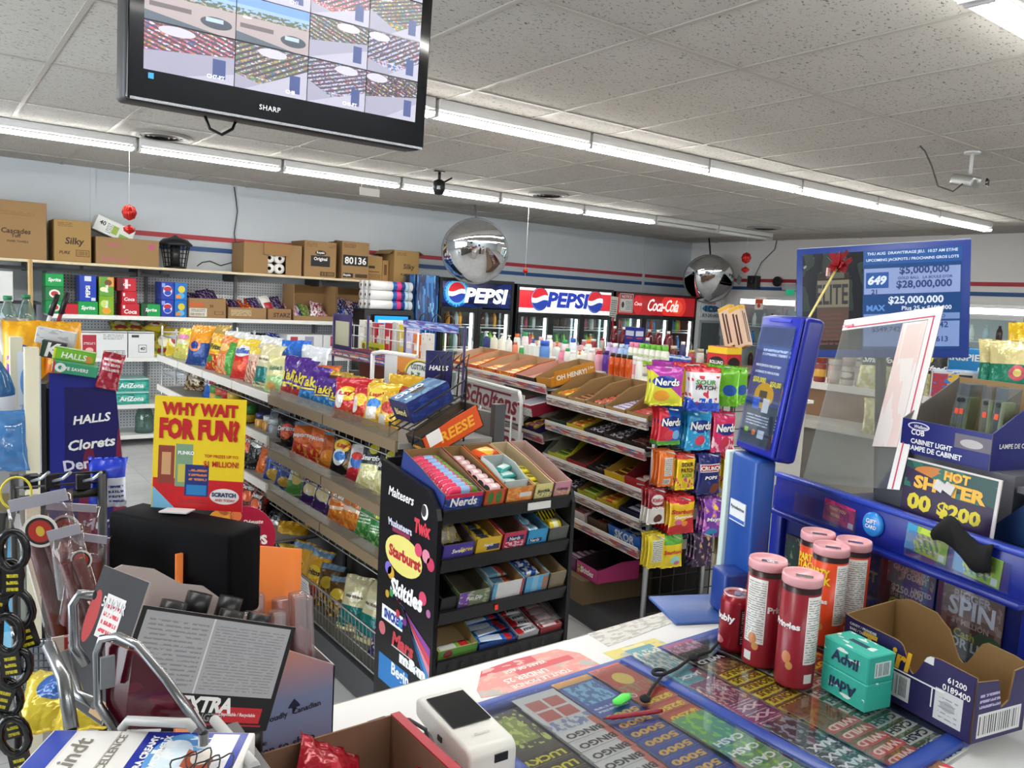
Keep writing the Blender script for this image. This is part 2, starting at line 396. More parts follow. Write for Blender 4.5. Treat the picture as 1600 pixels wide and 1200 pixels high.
def ceil_mat():
    mt, nt, p = _new('fissured_tile'); N, L = nt.nodes.new, nt.links.new
    tc = N('ShaderNodeTexCoord')
    mp = N('ShaderNodeMapping'); mp.inputs['Scale'].default_value = (55, 95, 1); L(tc.outputs['Object'], mp.inputs[0])
    n = N('ShaderNodeTexNoise'); n.inputs['Scale'].default_value = 1; n.inputs['Detail'].default_value = 2; n.inputs['Distortion'].default_value = .8; L(mp.outputs[0], n.inputs[0])
    r = N('ShaderNodeValToRGB'); r.color_ramp.elements[0].position = .33; r.color_ramp.elements[1].position = .39
    r.color_ramp.elements[0].color = lin('#6f6c66'); r.color_ramp.elements[1].color = lin('#c4c2bd'); L(n.outputs[0], r.inputs[0])
    br = N('ShaderNodeTexBrick'); br.offset = 0; br.inputs['Scale'].default_value = 1; br.inputs['Brick Width'].default_value = .6025; br.inputs['Row Height'].default_value = 1.235; br.inputs['Mortar Size'].default_value = 0
    br.inputs['Color1'].default_value = (1, .99, .97, 1); br.inputs['Color2'].default_value = (.9, .89, .87, 1)
    mo = N('ShaderNodeMapping'); mo.inputs['Location'].default_value = (-2.387+.6025*8, -2.41+1.235*4, 0); L(tc.outputs['Object'], mo.inputs[0]); L(mo.outputs[0], br.inputs[0])
    n2 = N('ShaderNodeTexNoise'); n2.inputs['Scale'].default_value = .9; n2.inputs['Detail'].default_value = 3; L(tc.outputs['Object'], n2.inputs[0])
    r2 = N('ShaderNodeValToRGB'); r2.color_ramp.elements[0].color = (.86, .84, .8, 1); r2.color_ramp.elements[1].color = (1, 1, 1, 1); r2.color_ramp.elements[0].position = .3; r2.color_ramp.elements[1].position = .6; L(n2.outputs[0], r2.inputs[0])
    a = N('ShaderNodeMix'); a.data_type = 'RGBA'; a.blend_type = 'MULTIPLY'; a.inputs[0].default_value = 1; L(r.outputs[0], a.inputs[6]); L(br.outputs[0], a.inputs[7])
    b = N('ShaderNodeMix'); b.data_type = 'RGBA'; b.blend_type = 'MULTIPLY'; b.inputs[0].default_value = .6; L(a.outputs[2], b.inputs[6]); L(r2.outputs[0], b.inputs[7])
    L(b.outputs[2], p.inputs['Base Color']); p.inputs['Roughness'].default_value = .95
    return mt
wallm = mat('#cdd4da', .7, bump=.03, bs=8)
struct(MB().box(((X0+X1)/2, (Y0+Y1)/2, -.05), (X1-X0+.4, Y1-Y0+.4, .1), floor_mat()).build('floor'))
ceil = struct(MB().box(((X0+X1)/2, (Y0+Y1)/2, ZC+.05), (X1-X0+.4, Y1-Y0+.4, .1), ceil_mat()).build('ceiling'))
g = MB(); gm = mat('#a9a49b', .45)
for i in range(-9, 14):
    x = 2.387+.6025*i
    if X0 < x < X1: g.box((x, (Y0+Y1)/2, ZC-.002), (.024, Y1-Y0, .006), gm)
for i in range(-4, 6):
    y = 2.41+1.235*i
    if Y0 < y < Y1: g.box(((X0+X1)/2, y, ZC-.003), (X1-X0, .024, .006), gm)
g.build('ceiling_grid', ceil)
for nm, c, s in (('wall_north', ((X0+X1)/2, Y1+.06, ZC/2), (X1-X0+.24, .12, ZC)), ('wall_east', (X1+.06, (Y0+Y1)/2, ZC/2), (.12, Y1-Y0, ZC)),
                 ('wall_south', ((X0+X1)/2, Y0-.06, ZC/2), (X1-X0+.24, .12, ZC)), ('wall_west', (X0-.06, (Y0+Y1)/2, ZC/2), (.12, Y1-Y0, ZC))):
    struct(MB().box(c, s, wallm if nm != 'wall_east' else mat('#eceae6', .7, bump=.03, bs=8)).build(nm))
RED, BLU = mat('#b5323f', .5), mat('#2c5690', .5)
for i, (z, m) in enumerate(((2.14, RED), (2.02, BLU))):
    struct(MB().box((5.75, Y1-.003, z), (9.3, .006, .05), m).build('trim_%d' % (i+1)))
    struct(MB().box((X1-.003, 4.4, z), (.006, 9.4, .05), m).build('trim_%d' % (i+3)))
for i, (px, py) in enumerate(((145, 265), (1007, 400))):
    x = PY(px, py, 9.1).x; struct(MB().box((x, Y1-.006, ZC/2), (.05, .012, ZC), wallm).build('trim_%d' % (i+5)))
for nm, c, s in (('baseboard_north', (4, Y1-.01, .05), (13, .02, .1)), ('baseboard_east', (X1-.01, 4, .05), (.02, 10, .1))):
    struct(MB().box(c, s, mat('#3a3a3d', .5)).build(nm))
tubem = bpy.data.materials.new('lit_tube'); tubem.use_nodes = True; nt = tubem.node_tree; nt.nodes.clear()
e = nt.nodes.new('ShaderNodeEmission'); e.inputs[0].default_value = (1, .985, .94, 1); e.inputs[1].default_value = TUBE
nt.links.new(e.outputs[0], nt.nodes.new('ShaderNodeOutputMaterial').inputs[0])
housem = mat('#d6d6d4', .4); offm = mat('#e8e8e4', .3)
_fx = {}
def fixture(x0, x1, y, lit, label, group, eg=.018):
    k = (round(x1-x0, 3), lit, eg)
    if k in _fx: r = copy_tree(_fx[k]); r.location = ((x0+x1)/2, y, ZC); tag(r, label, 'ceiling light', group); return
    L = x1-x0; r = root('fluorescent_light', label, 'ceiling light', F((x0+x1)/2, y, ZC), group); _fx[k] = r
    MB().box((0, 0, -.031), (L-.004, .10, .056), housem).build('housing', r, .006)
    for s in (-1, 1):
        b = MB().tube([(-L/2+eg, s*.032, -.084), (L/2-eg, s*.032, -.084)], .0155, tubem if lit else offm, 12)
        if lit:     # LED tubes shine downward only; their backs are opaque
            k = b.mi(housem)
            for j, f in enumerate(b.f):
                if sum(b.v[q][2] for q in f)/len(f) > -.0815: b.m[j] = k
        b.build('tube', r)
    for s in (-1, 1): MB().box((s*(L/2-eg*.66), 0, -.08), (eg*1.1, .09, .045), housem).build('end_cap', r, .004)
xs = [-2.0, -.88, .25, 1.44, 2.55, 3.67, 4.84, 5.97, 7.1, 8.26, 9.42]
xr = [-2.03+1.143*i for i in range(11)]
n1 = 0
for i in range(8, -1, -1):
    pass
for i in range(1, 10):
    fixture(xr[i]+.01, xr[i+1]-.01+.0, 6.85, i < 8, ('lit strip light in the row by the carton wall, %s from the unlit end' % ORD[7-i]) if i < 8 else 'unlit strip light at the dark end of the row', 'strip lights by the carton wall')
for i in range(7): fixture(1.2+1.143*i+.0005, 1.2+1.143*(i+1)-.0195, 3.98, True, 'lit strip light in the middle row, %s from its corner end' % ORD[6-i], 'strip lights in the middle row', .004)
for i in range(8): fixture(-.78+1.143*i+.0005, -.78+1.143*(i+1)-.0195, 1.25, True, 'lit strip light above the counter, %s from the window' % ORD[i], 'strip lights over the counter')
for i in range(5): fixture(-.78+1.143*i+.0005, -.78+1.143*(i+1)-.0195, -1.61, True, 'added lit strip light unseen behind the till, %s from the window' % ORD[i], 'added strip lights behind the till')  # row added behind the camera to brighten the surfaces facing it
def diffuser(x, y, label):
    r = root('ceiling_vent', label, 'air vent', F(x, y, ZC), 'round ceiling vents')
    MB().lathe([(.21, 0), (.215, -.012), (.16, -.022), (.155, -.004)], mat('#8d8a84', .5), 28, cap=False).build('rim', r)
    MB().lathe([(.158, -.006), (.02, -.006), (0, -.006)], mat('#141414', .9), 24, cap=False).build('core', r)
    for i in range(3):
        a = .05+.035*i; MB().lathe([(a, -.02), (a+.02, -.008)], mat('#55534f', .5), 24, cap=False).build('ring', r)
diffuser(1.51, 6.55, 'round vent beside the strip light near the bug lamp'); diffuser(5.2, 6.5, 'round vent beside the middle of the strip light row'); diffuser(8.77, 6.5, 'round vent beside the unlit strip light')
P = PZ(687, 267, ZC); r = root('dome_camera', 'black ceiling camera hanging near the hanging mirror', 'camera', F(P.x, P.y, ZC))
MB().lathe([(.05, -.012), (.05, 0)], BLK, 16).build('ceiling_plate', r); MB().tube([(0, 0, -.01), (0, 0, -.08)], .013, BLK).build('stem', r)
MB().lathe([(.0, -.21), (.04, -.2), (.055, -.15), (.05, -.09), (.02, -.075)], BLK, 14).build('body', r); MB().tube([(.03, -.02, -.1), (.11, -.03, -.05)], .009, BLK).build('bracket', r)
MB().box((-.03, -.045, -.15), (.03, .01, .03), mat('#c8d4da', .1)).build('lens', r)
P = PZ(1520, 237, ZC); r = root('bullet_camera', 'silver bullet camera on the ceiling with a looped cable', 'camera', F(P.x, P.y, ZC, 12))
MB().lathe([(.05, -.012), (.05, 0)], housem, 14).build('ceiling_plate', r); MB().tube([(0, 0, -.01), (0, 0, -.14)], .011, housem).build('stem', r)
MB().box((-.02, -.03, -.18), (.09, .16, .07), mat('#9fa09c', .35, .6), M=Matrix.Rotation(R(-22), 4, 'Z') @ Matrix.Rotation(R(14), 4, 'X')).build('housing', r, .012)
MB().box((-.04, -.11, -.202), (.062, .012, .045), mat('#0b0b0d', .15), M=Matrix.Rotation(R(0), 4, 'Z')).build('lens', r, .008)
cp = [(-.05, .02, -.2), (-.12, .06, -.26), (-.24, .12, -.24), (-.27, .16, -.12), (-.3, .2, -.03), (-.34, .22, -.006)]
MB().tube(cp, .005, mat('#4a4540', .6), 5).build('cable', r)
def tv():
    A = PY(194, 157, 2.1); B = PY(660, 233, 2.1); W = .80; H = .53
    cx = (A.x+B.x)/2; z = (A.z+B.z)/2
    r = root('wall_television', 'black flat television hung from the ceiling showing a grid of camera views', 'television', F(cx, 2.1, z, 0, 3))
    MB().box((0, .05, H/2), (W, .09, H), BLK).build('casing', r, .01)
    MB().box((0, -.004, H/2), (W-.008, .016, H-.004), mat('#060608', .12)).build('bezel', r, .004)
    MB().box((0, -.013, .004), (W-.02, .004, .006), mat('#8f9196', .25, .8)).build('trim_strip', r)
    MB().box((0, .35-.2, H-.12), (.12, .1, .12), BLK).build('bracket', r)
    MB().tube([(0, .17, H-.1), (0, .17, ZC-z+.01)], .025, BLK, 10).build('mount_pole', r)
    scr = root('screen', '', ''); del scr['label'], scr['category']; scr.parent = r; scr.name = 'screen'
    sw, sh = W-.075, H-.115; x0, z0 = -sw/2, .072
    cols = [0, .29, .55, .78, 1]; rows = [0, .27, .53, .78, 1]
    pool = ('#a9a6b8', '#7e3a3a', '#a8883a', '#3e5f98', '#b8b6c8', '#6a4a3c', '#b05a70', '#5a7a58', '#9aa2c0', '#2e2a34', '#cfd2ea')
    store = lambda a: (lambda k: pr('#a8a6bc', ('v', 0, 0, 1, 1, pool[k % 5:]+pool[:k % 5], 34+k % 4*4), ('d', 0, .3, 1, 1, '#4a4450', 5+k % 3, (-2.2, 1.8, -1.2)[k % 3]), ('w', .5-.1*(k % 3), (-.75, .2, -.4)[k % 3], '#8f8ea2'), ('w', -.3+.1*(k % 4), .75-.3*(k % 2), '#a4a3b4'), ('e', .2+.15*(k % 4), .88, .2, .1, '#b4b2c2'), ('r', .75, .1, .9, .5, '#3a4a7a'), ('r', .0, .985, 1, 1, '#26262e'), e=.3, r=.3))(a)
    park = lambda k: pr('#9a8f92', ('r', 0, .62, 1, 1, '#7f9ed0'), ('r', 0, .8, 1, 1, '#5f86c8'), ('n', 0, .56, 1, .72, '#4a5a44', 14, .48), ('r', .05, .3, .5, .4, '#5f585c'), ('w', .2, -.25, '#4f5a66'), ('e', .78, .24, .18, .13, '#3a4350'), ('r', .66, .25, .86, .34, '#9fb0c0'), ('e', .14, .54, .06, .025, '#dfe3ea'), e=.35, r=.3)
    kinds = {(0, 1): park(1), (1, 1): park(2)}
    k = 0
    for j in range(4):
        for i in range(4):
            k += 1; m = kinds.get((i, j)) or (park(k) if (i, j) in ((0, 0),) and 0 else store(k))
            a, b2, c, d = x0+cols[i]*sw+.001, x0+cols[i+1]*sw-.001, z0+rows[j]*sh+.001, z0+rows[j+1]*sh-.001
            mb = MB(); mb.quad((a, -.0132, c), (b2, -.0132, c), (b2, -.0132, d), (a, -.0132, d), m); mb.build('camera_view', scr)
    wt = mat('#dfe3ee', .4, e=.8)
    for s, i, j in (('CH1', 1, 2), ('CH7-PT', 0, 0), ('CH8', 1, 0), ('CH9-PT', 2, 0)):
        text(scr, s, T(x0+cols[i+1]*sw-.045, -.0138, z0+rows[j]*sh+.014), wt, h=.0095)
    text(r, 'SHARP', T(-.06, -.0138, .036), mat('#c9ccd0', .3, .6), w=.055, bold=.015, space=1.1)
    MB().box((-W/2+.055, -.013, .06), (.012, .002, .013), mat('#3aa0d8', .4)).build('energy_sticker', r)
    MB().tube([(-.2, .06, .0), (-.19, .05, -.03), (-.16, .05, -.04), (-.13, .06, -.02), (-.12, .07, .0)], .004, BLK, 6).build('cable', r)
    return r
tv()
def mirror(c, rad, ang, tilt, label, post):
    Mm = F(c.x, c.y, c.z, ang, tilt); r = root('convex_mirror', label, 'mirror', Mm)
    d = .14; Rs = (rad*rad+d*d)/(2*d)
    mb = MB(); prof = [(rad*i/12, -(math.sqrt(Rs*Rs-(rad*i/12)**2)-(Rs-d))) for i in range(12, -1, -1)]
    mb.lathe([(q, z) for q, z in prof], mat('#e6e8ea', .02, 1.), 40, M=Matrix.Rotation(R(-90), 4, 'X'), cap=False)
    o = mb.build('mirror_face', r)
    b = MB(); b.tube([(rad*math.cos(2*PI*i/40), 0, rad*math.sin(2*PI*i/40)) for i in range(40)], .012, mat('#6d6f72', .4), 6, True); b.build('rim', r)
    MB().lathe([(rad, 0), (rad*.9, .01), (0, .015)], mat('#77797c', .5), 30, M=Matrix.Rotation(R(-90), 4, 'X'), cap=False).build('backing', r)
    top = Mm.inverted() @ Vector((c.x, c.y+.05, ZC))
    MB().tube([top, Vector((0, .05, rad*.95)), Vector((0, .03, rad*.3))], .012, post, 8).build('hanger', r)
def flip(c, rad, ang, tilt, label, post): mirror(c, rad, ang, tilt, label, post)
flip(PY(742, 393, 8.0), .385, -30, 14, 'round convex mirror hanging in front of the carton wall stripes', STEEL)
flip(PX(1107, 436, 9.75), .37, -48, 16, 'round convex mirror hanging in the far corner', BLK)
foil = mat('#c0231c', .25, .4)
def ornament(px, py, top, label, rad, two=True, extra=False):
    P = PY(px, py, 6.815); r = root('paper_ornament', label, 'hanging decoration', F(P.x, P.y, P.z))
    b = MB()
    for i in range(7): a = PI*i/7; b.lathe([(.001, -rad), (rad*.7, -rad*.7), (rad, 0), (rad*.7, rad*.7), (.001, rad)], foil, 6, M=Matrix.Rotation(a, 4, 'Z') @ Matrix.Diagonal((1, .35, 1, 1)), cap=False)
    b.build('ball', r)
    if two: MB().lathe([(.001, -rad*.6), (rad*.65, -rad*.2), (rad*.7, .2*rad), (.001, rad*.6)], foil, 8, M=T(0, 0, -rad*2.1)).build('lower_ball', r)
    if extra: MB().box((.02, 0, -rad*4.2), (.08, .01, .11), mat('#5c6468', .3, .5), M=Matrix.Rotation(R(25), 4, 'Y')).build('foil_tail', r)
    MB().tube([(0, 0, -rad*2), (0, 0, ZC-.055-P.z)], .0025, mat('#d8d8d8', .5), 4).build('string', r)
ornament(202, 332, 240, 'red foil ball and bell hanging before the bug lamp wall', .062)
ornament(821, 423, 310, 'small red ball on a long string before the red and white cooler', .03, False)
ornament(1166, 403, 375, 'red foil ornament hanging from the unlit strip light', .075, True, True)
P = PY(573, 301, 6.85); o = tag(MB().box((0, 0, 0), (.2, .002, .07), mat('#dcdad2', .5)).build('hanging_card', M=F(P.x, 6.79, P.z, 0)), 'plain white card hanging below the strip light row', 'card'); MB().tube([(-.08, 0, .03), (-.08, .02, 2.675-P.z)], .0015, WHT, 4).build('string', o); MB().tube([(.08, 0, .03), (.08, .02, 2.675-P.z)], .0015, WHT, 4).build('string', o)
P0 = [PY(a, b, 9.085) for a, b in ((366, 292), (371, 330), (366, 365), (371, 395), (362, 410), (345, 415), (328, 408), (316, 410), (308, 416))]
tag(MB().tube(P0, .006, mat('#3b3d40', .5), 5).build('power_cord'), 'dark power cord running up the wall behind the bug lamp', 'cord')
P = PX(1236, 447, 10.36); r = root('emergency_light', 'emergency lamp with two round heads and a green glow on the stripes', 'emergency light', F(P.x, P.y, P.z, -90))
MB().box((0, .012, -.02), (.3, .05, .09), mat('#c8ccce', .5)).build('case', r, .01)
for s in (-1, 1): MB().lathe([(.03, 0), (.075, .05), (.075, .075), (.06, .078)], BLK, 16, M=T(s*.2, -.0, .06) @ Matrix.Rotation(R(90), 4, 'X')).build('lamp_head', r)
MB().box((0, -.016, -.09), (.13, .02, .07), mat('#2ac890', .4, e=.35)).build('indicator', r)
P = PX(1175, 441, 10.3); r = root('wall_camera', 'dark box camera on the striped wall in the far corner', 'camera', F(P.x, P.y, P.z, -90))
MB().box((0, .04, 0), (.18, .1, .2), mat('#2a2c2f', .5)).build('body', r, .01); MB().box((0, -.03, .02), (.1, .05, .1), BLK).build('lens', r, .02)
MB().tube([(.02, .03, .1), (.1, .05, .3), (.3, .08, .5), (.34, .09, .85)], .006, mat('#3b3d40', .5), 5).build('cable', r)
def peg_mat():
    mt, nt, p = _new('pegboard'); N, L = nt.nodes.new, nt.links.new
    tc = N('ShaderNodeTexCoord'); vm = N('ShaderNodeVectorMath'); vm.operation = 'SCALE'; vm.inputs['Scale'].default_value = 1/.03; L(tc.outputs['Object'], vm.inputs[0])
    fr = N('ShaderNodeVectorMath'); fr.operation = 'FRACTION'; L(vm.outputs[0], fr.inputs[0]); s = N('ShaderNodeVectorMath'); s.operation = 'SUBTRACT'; s.inputs[1].default_value = (.5, .5, .5); L(fr.outputs[0], s.inputs[0])
    mu = N('ShaderNodeVectorMath'); mu.operation = 'MULTIPLY'; mu.inputs[1].default_value = (1, 0, 1); L(s.outputs[0], mu.inputs[0]); ln = N('ShaderNodeVectorMath'); ln.operation = 'LENGTH'; L(mu.outputs[0], ln.inputs[0])
    lt = N('ShaderNodeMath'); lt.operation = 'LESS_THAN'; lt.inputs[1].default_value = .19; L(ln.outputs['Value'], lt.inputs[0])
    mx = N('ShaderNodeMix'); mx.data_type = 'RGBA'; L(lt.outputs[0], mx.inputs[0]); mx.inputs[6].default_value = lin('#d8dbde'); mx.inputs[7].default_value = lin('#3c3e42'); L(mx.outputs[2], p.inputs['Base Color']); p.inputs['Roughness'].default_value = .6
    return mt
shw = mat('#d9d9d6', .45); plankm = mat('#d8c9a8', .6, bump=.05); dk = mat('#2a2b2d', .5)
r = root('wall_plank_shelf', 'long cream plank shelf high on the wall carrying big cartons', 'shelf', F(2.3, 8.85, 1.765))
MB().box((0, 0, .0125), (5.5, .5, .025), plankm).build('plank', r, .002)
for i in range(6): MB().box((-2.4+.95*i, .02, -.04), (.03, .42, .078), dk).build('bracket', r)
b = MB(); b.box((-.98, -.12, -.055), (1.55, .03, .035), dk); b.build('rail', r)
for i in range(3): MB().box((-1.72+.72*i, -.12, -.04), (.025, .035, .07), dk).build('rail_post', r)
r = root('wall_shelving', 'grey pegboard wall shelving loaded with drink packs and cartons', 'shelf', F(2.86, 8.8, 0))
W = 3.7; pg = peg_mat()
MB().box((0, .25, .86), (W, .02, 1.68), pg).build('back_panel', r)
for z in (1.285, .875, .405, .1):
    s = MB().box((0, 0, z), (W, .48, .022), shw).build('shelf', r)
    MB().box((0, -.245, z-.004), (W, .012, .04), mat('#e6e6e2', .4)).build('price_rail', s)
for i in range(5): MB().box((-W/2+.01+i*(W-.02)/4, .22, .87), (.03, .04, 1.7), mat('#77797d', .5)).build('upright', r)
INK = mat('#3d2c1c', .7); INKB = mat('#22242a', .7); PINK = mat('#c9577f', .7)
cm = mat(CARD, .8, bump=.04); cm2 = mat('#b7945f', .8); cmi = mat('#8a6a44', .85)
def cbox(label, x0, x1, z1, words=(), d=.4, z0=1.79, y=8.65, rz=0, m=None, front=None, flaps=0, shapes=()):
    fm = pr(CARD if m is None else m, *shapes, r=.8) if shapes else (mat(m, .8) if m else cm)
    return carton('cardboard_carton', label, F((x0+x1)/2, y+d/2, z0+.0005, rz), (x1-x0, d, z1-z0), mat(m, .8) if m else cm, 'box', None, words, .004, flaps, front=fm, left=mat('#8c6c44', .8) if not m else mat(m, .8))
cbox('largest brown carton at the window end of the plank shelf', .36, 1.0, 2.31, (('Cascades', .12, .48, .36, INK, .1), ('Tuff', .12, .4, .12, INK, 0), ('PAPER TOWELS', .14, .3, .26, INK, 0)), shapes=(('l', .1, .75, .85, .83, '#8a6840', 3),))
o = cbox('tan carton with curly brown lettering beside the largest carton', 1.06, 1.37, 2.18, (('Silky', .05, .48, .52, INK, .12), ('PURE', -.22, .22, .3, INK, .2)), m='#a3824f', shapes=(('l', .1, .84, .5, .95, '#7a5a34', 3), ('r', .58, .14, .95, .3, '#5a4022'), ('r', .6, .155, .93, .285, '#a3824f'), ('b', .62, .17, .91, .27, '#5a4022', 16)))
cbox('long low brown carton printed in pink beside the bug lamp', 1.41, 1.98, 2.05, (('Whippet', -.24, .72, .2, PINK, .1), ('COOKIES', .38, .74, .1, PINK, 0)), d=.36, shapes=(('l', .08, .12, .5, .3, '#b9607a', 3), ('e', .88, .75, .05, .13, '#b9607a')))
r = carton('snack_case', 'white printed case tipped up inside the pink printed carton', F(1.56, 8.84, 2.06, 0, 0, 22), (.36, .2, .15), mat('#d9dbd8', .5), 'box', None, (('40', -.32, .62, .16, INKB, 0),), .003, 0, front=pr('#dcdedb', ('r', .45, .2, .6, .75, '#8fae3c'), ('l', .3, .15, .44, .8, '#777b80', 6), ('r', .66, .1, .9, .4, '#7fae4a'), r=.5))
bl = mat('#17181a', .4); r = root('bug_zapper', 'black lantern shaped bug lamp on the plank shelf', 'bug lamp', F(2.185, 8.86, 1.7905))
MB().lathe([(.1, 0), (.11, .012), (.07, .03)], bl, 20).build('base', r)
MB().lathe([(.165, .235), (.17, .25), (.12, .3), (.05, .315), (.02, .34), (0, .345)], bl, 20).build('roof', r)
MB().lathe([(.05, .03), (.05, .235)], mat('#2b2d30', .3), 14).build('core', r)
for i in range(16): a = 2*PI*i/16; MB().tube([(.105*math.cos(a), .105*math.sin(a), .01), (.14*math.cos(a), .14*math.sin(a), .238)], .004, bl, 5).build('cage_bar', r)
for z in (.06, .11, .16, .2): MB().tube([(q*math.cos(2*PI*i/20), q*math.sin(2*PI*i/20), z) for q in ((.108+.14*z),) for i in range(20)], .003, bl, 4, True).build('cage_ring', r)
r = root('open_carton', 'open brown carton of toilet rolls on its side on the plank shelf', 'box', F(3.15, 8.66, 1.7905)); b = MB()
for c, s in (((0, .2, .004), (.64, .4, .006)), ((0, .2, .326), (.64, .4, .006)), ((-.317, .2, .165), (.006, .4, .33)), ((.317, .2, .165), (.006, .4, .33)), ((0, .397, .165), (.64, .006, .33))): b.box(c, s, cm)
b.build('carton', r)
MB().box((-.19, -.002, .165), (.26, .004, .33), cm).build('flap', r); MB().box((.23, -.002, .165), (.18, .004, .33), cm).build('flap', r)
MB().box((.04, -.02, .27), (.3, .004, .13), mat('#9a7448', .8), M=T(0, .0, 0)).build('flap', r)
tp = mat('#eceae6', .9)
for i in range(2):
    for j in range(2):
        o = MB().lathe([(.02, 0), (.055, 0), (.055, .1), (.02, .1)], tp, 18, cap=False).build('toilet_roll', M=F(3.115+.115*i, 8.775, 1.8545+.113*j, 0, 90))
        tag(o, 'white toilet roll in the open carton, %s row, %s' % (('lower', 'upper')[j], ('beside the wide flap', 'beside the narrow flap')[i]), 'toilet roll', 'toilet rolls in the open carton')
        MB().lathe([(.0215, .002), (.0205, .002), (.0205, .098), (.0215, .098)], mat('#6b5136', .9), 12, cap=False).build('core', o)
        MB().lathe([(0, .05), (.0203, .05)], mat('#1a1512', .9), 12, cap=False).build('core_shade', o)  # dark disc across the tube paints the shade inside the roll
cbox('brown carton with a dark square label beside the toilet rolls', 3.5, 3.88, 2.19, (('Original', 0, .5, .42, WHT, 0), ('Royale', 0, .68, .24, WHT, 0)), shapes=(('l', .05, .84, .4, .96, '#7a5a34', 3), ('l', .75, .84, .96, .94, '#7a5a34', 2), ('r', .2, .3, .8, .6, '#2c2a2b'), ('e', .5, .68, .17, .07, '#2c2a2b'), ('r', .5, .04, .95, .16, '#4a3823'), ('b', .52, .06, .93, .14, '#98784f', 14)))
cbox('tall brown carton with black number band and raised flap', 3.95, 4.29, 2.22, (('80136', 0, .5, .8, WHT, 0), ('Royale', -.3, .1, .26, WHT, 0)), shapes=(('l', .05, .84, .5, .96, '#6a4a2c', 3), ('r', .04, .36, .96, .64, '#2a2624'), ('r', .05, .04, .42, .16, '#2a2624'), ('r', .5, .05, .95, .15, '#4a3823')), flaps=0)
MB().box((-.02, .0, .0), (.34, .3, .005), mat('#7a5c38', .8), M=T(-.0, -.02, 2.22-1.79) @ Matrix.Rotation(R(-24), 4, 'X') @ T(0, .13, .0)).build('flap', bpy.data.objects['cardboard_carton.004'])
cbox('small tan carton with two short labels behind the number carton', 4.31, 4.5, 2.08, (), d=.3, y=8.72, m='#a3824f', shapes=(('r', .05, .5, .5, .6, '#33312f'), ('r', .05, .34, .8, .38, '#6a4a2c'), ('l', .05, .08, .9, .3, '#6a4a2c', 4)))
cbox('narrow tan carton squeezed between two cartons near the tall cooler', 4.51, 4.6, 2.04, (), d=.3, y=8.74, m='#a8824f', shapes=(('r', .3, .3, .7, .8, '#6a4a2c'),))
o = cbox('tan carton with curly brown lettering at the cooler end of the plank', 4.61, 4.95, 2.17, (('Silky', .1, .48, .46, INK, .12), ('PURE', -.1, .24, .28, INK, .2)), y=8.63, m='#a3824f', shapes=(('l', .1, .84, .5, .95, '#7a5a34', 3), ('r', .6, .14, .95, .27, '#5a4022'), ('r', .62, .15, .93, .26, '#a3824f')), flaps=35)
def pack(label, x0, x1, z0, z1, base, word, wc, y=8.6, d=.26, shapes=(), sh=.15, vert=False, zt=.5, ww=.7):
    m = pr(base, *shapes, r=.35) if shapes else mat(base, .35)
    o = carton('drink_pack', label, F((x0+x1)/2, y+d/2, z0), (x1-x0, d, z1-z0), mat(base, .35), 'drink pack', None, (), .004, 0, front=m)
    if word:
        w_, h_ = x1-x0, z1-z0
        Mw = T(0, -d/2-.0012, h_*zt)
        if vert: text(o, word, Mw @ Matrix.Rotation(R(-90), 4, 'Y'), wc, w=h_*ww, bold=.03)
        else: text(o, word, Mw, wc, w=w_*ww, shear=sh, bold=.03)
    return o
WT = mat('#f4f4f2', .4); G_ = '#0f9a4b'; B_ = '#1d3fae'; RD = '#c01f30'
S2 = 1.2965
pack('green drink pack topmost of the stack behind the wooden post', .98, 1.13, S2+.255, S2+.375, G_, 'Sprite', WT)
pack('green and red drink pack in the middle behind the wooden post', .98, 1.13, S2+.125, S2+.2545, '#1f7a45', '', WT, shapes=(('e', .5, .5, .3, .3, '#e8e6e0'), ('e', .5, .5, .2, .18, '#c23a3a')))
pack('green drink pack lowest of the stack behind the wooden post', .98, 1.13, S2, S2+.1245, '#138a4a', '', WT, shapes=(('e', .5, .5, .3, .3, '#cfd8c8'), ('e', .5, .5, .2, .18, '#c23a3a')))
pack('plain red drink pack low beside the stacked green packs', 1.14, 1.25, S2, S2+.1, RD, '', WT)
pack('tall blue drink pack standing on end', 1.26, 1.405, S2+.128, S2+.375, B_, 'PEPSI', WT, shapes=(('r', .3, .78, .7, .97, '#d7dcea'), ('r', .7, .03, .95, .15, '#d7dcea')), vert=True, zt=.38, ww=.45)
pack('green drink pack lying under the tall blue pack', 1.25, 1.42, S2, S2+.1275, G_, 'Sprite', WT)
pack('green and orange drink pack standing on a lime green pack', 1.43, 1.56, S2+.185, S2+.372, '#5f9e3a', 'Brisk', WT, shapes=(('r', .55, .5, 1, 1, '#e09a4a'), ('e', .6, .7, .25, .15, '#7a4a2a'), ('e', .3, .35, .25, .12, '#f0e6c0')), vert=True, zt=.4, ww=.4)
pack('lime green drink pack under the green and orange one', 1.43, 1.56, S2, S2+.1845, '#7fae2c', 'Brisk', WT, shapes=(('e', .5, .25, .3, .18, '#e8a030'), ('e', .35, .6, .25, .2, '#c8dc70')), vert=True, zt=.6, ww=.4)
pack('red cola pack topmost of three', 1.59, 1.76, S2+.242, S2+.37, RD, 'Coca', WT, shapes=(('r', 0, 0, .32, 1, '#6a1520'), ('r', .4, .2, .55, .9, '#e8d8d8')), zt=.5, ww=.4)
pack('red cola pack in the middle of three', 1.63, 1.765, S2+.122, S2+.2415, RD, 'Coca', WT, shapes=(('r', .08, .6, .2, .85, '#f0e8e6'),), zt=.36)
pack('red cola pack lowest of three', 1.625, 1.79, S2, S2+.1215, RD, 'Coca', WT, shapes=(('r', .08, .6, .2, .85, '#f0e8e6'),), zt=.36)
pack('green drink pack between the red and the blue packs', 1.81, 1.985, S2, S2+.125, G_, 'Sprite', WT, shapes=(('r', 0, 0, .3, 1, '#2c4a38'),), zt=.5, ww=.6)
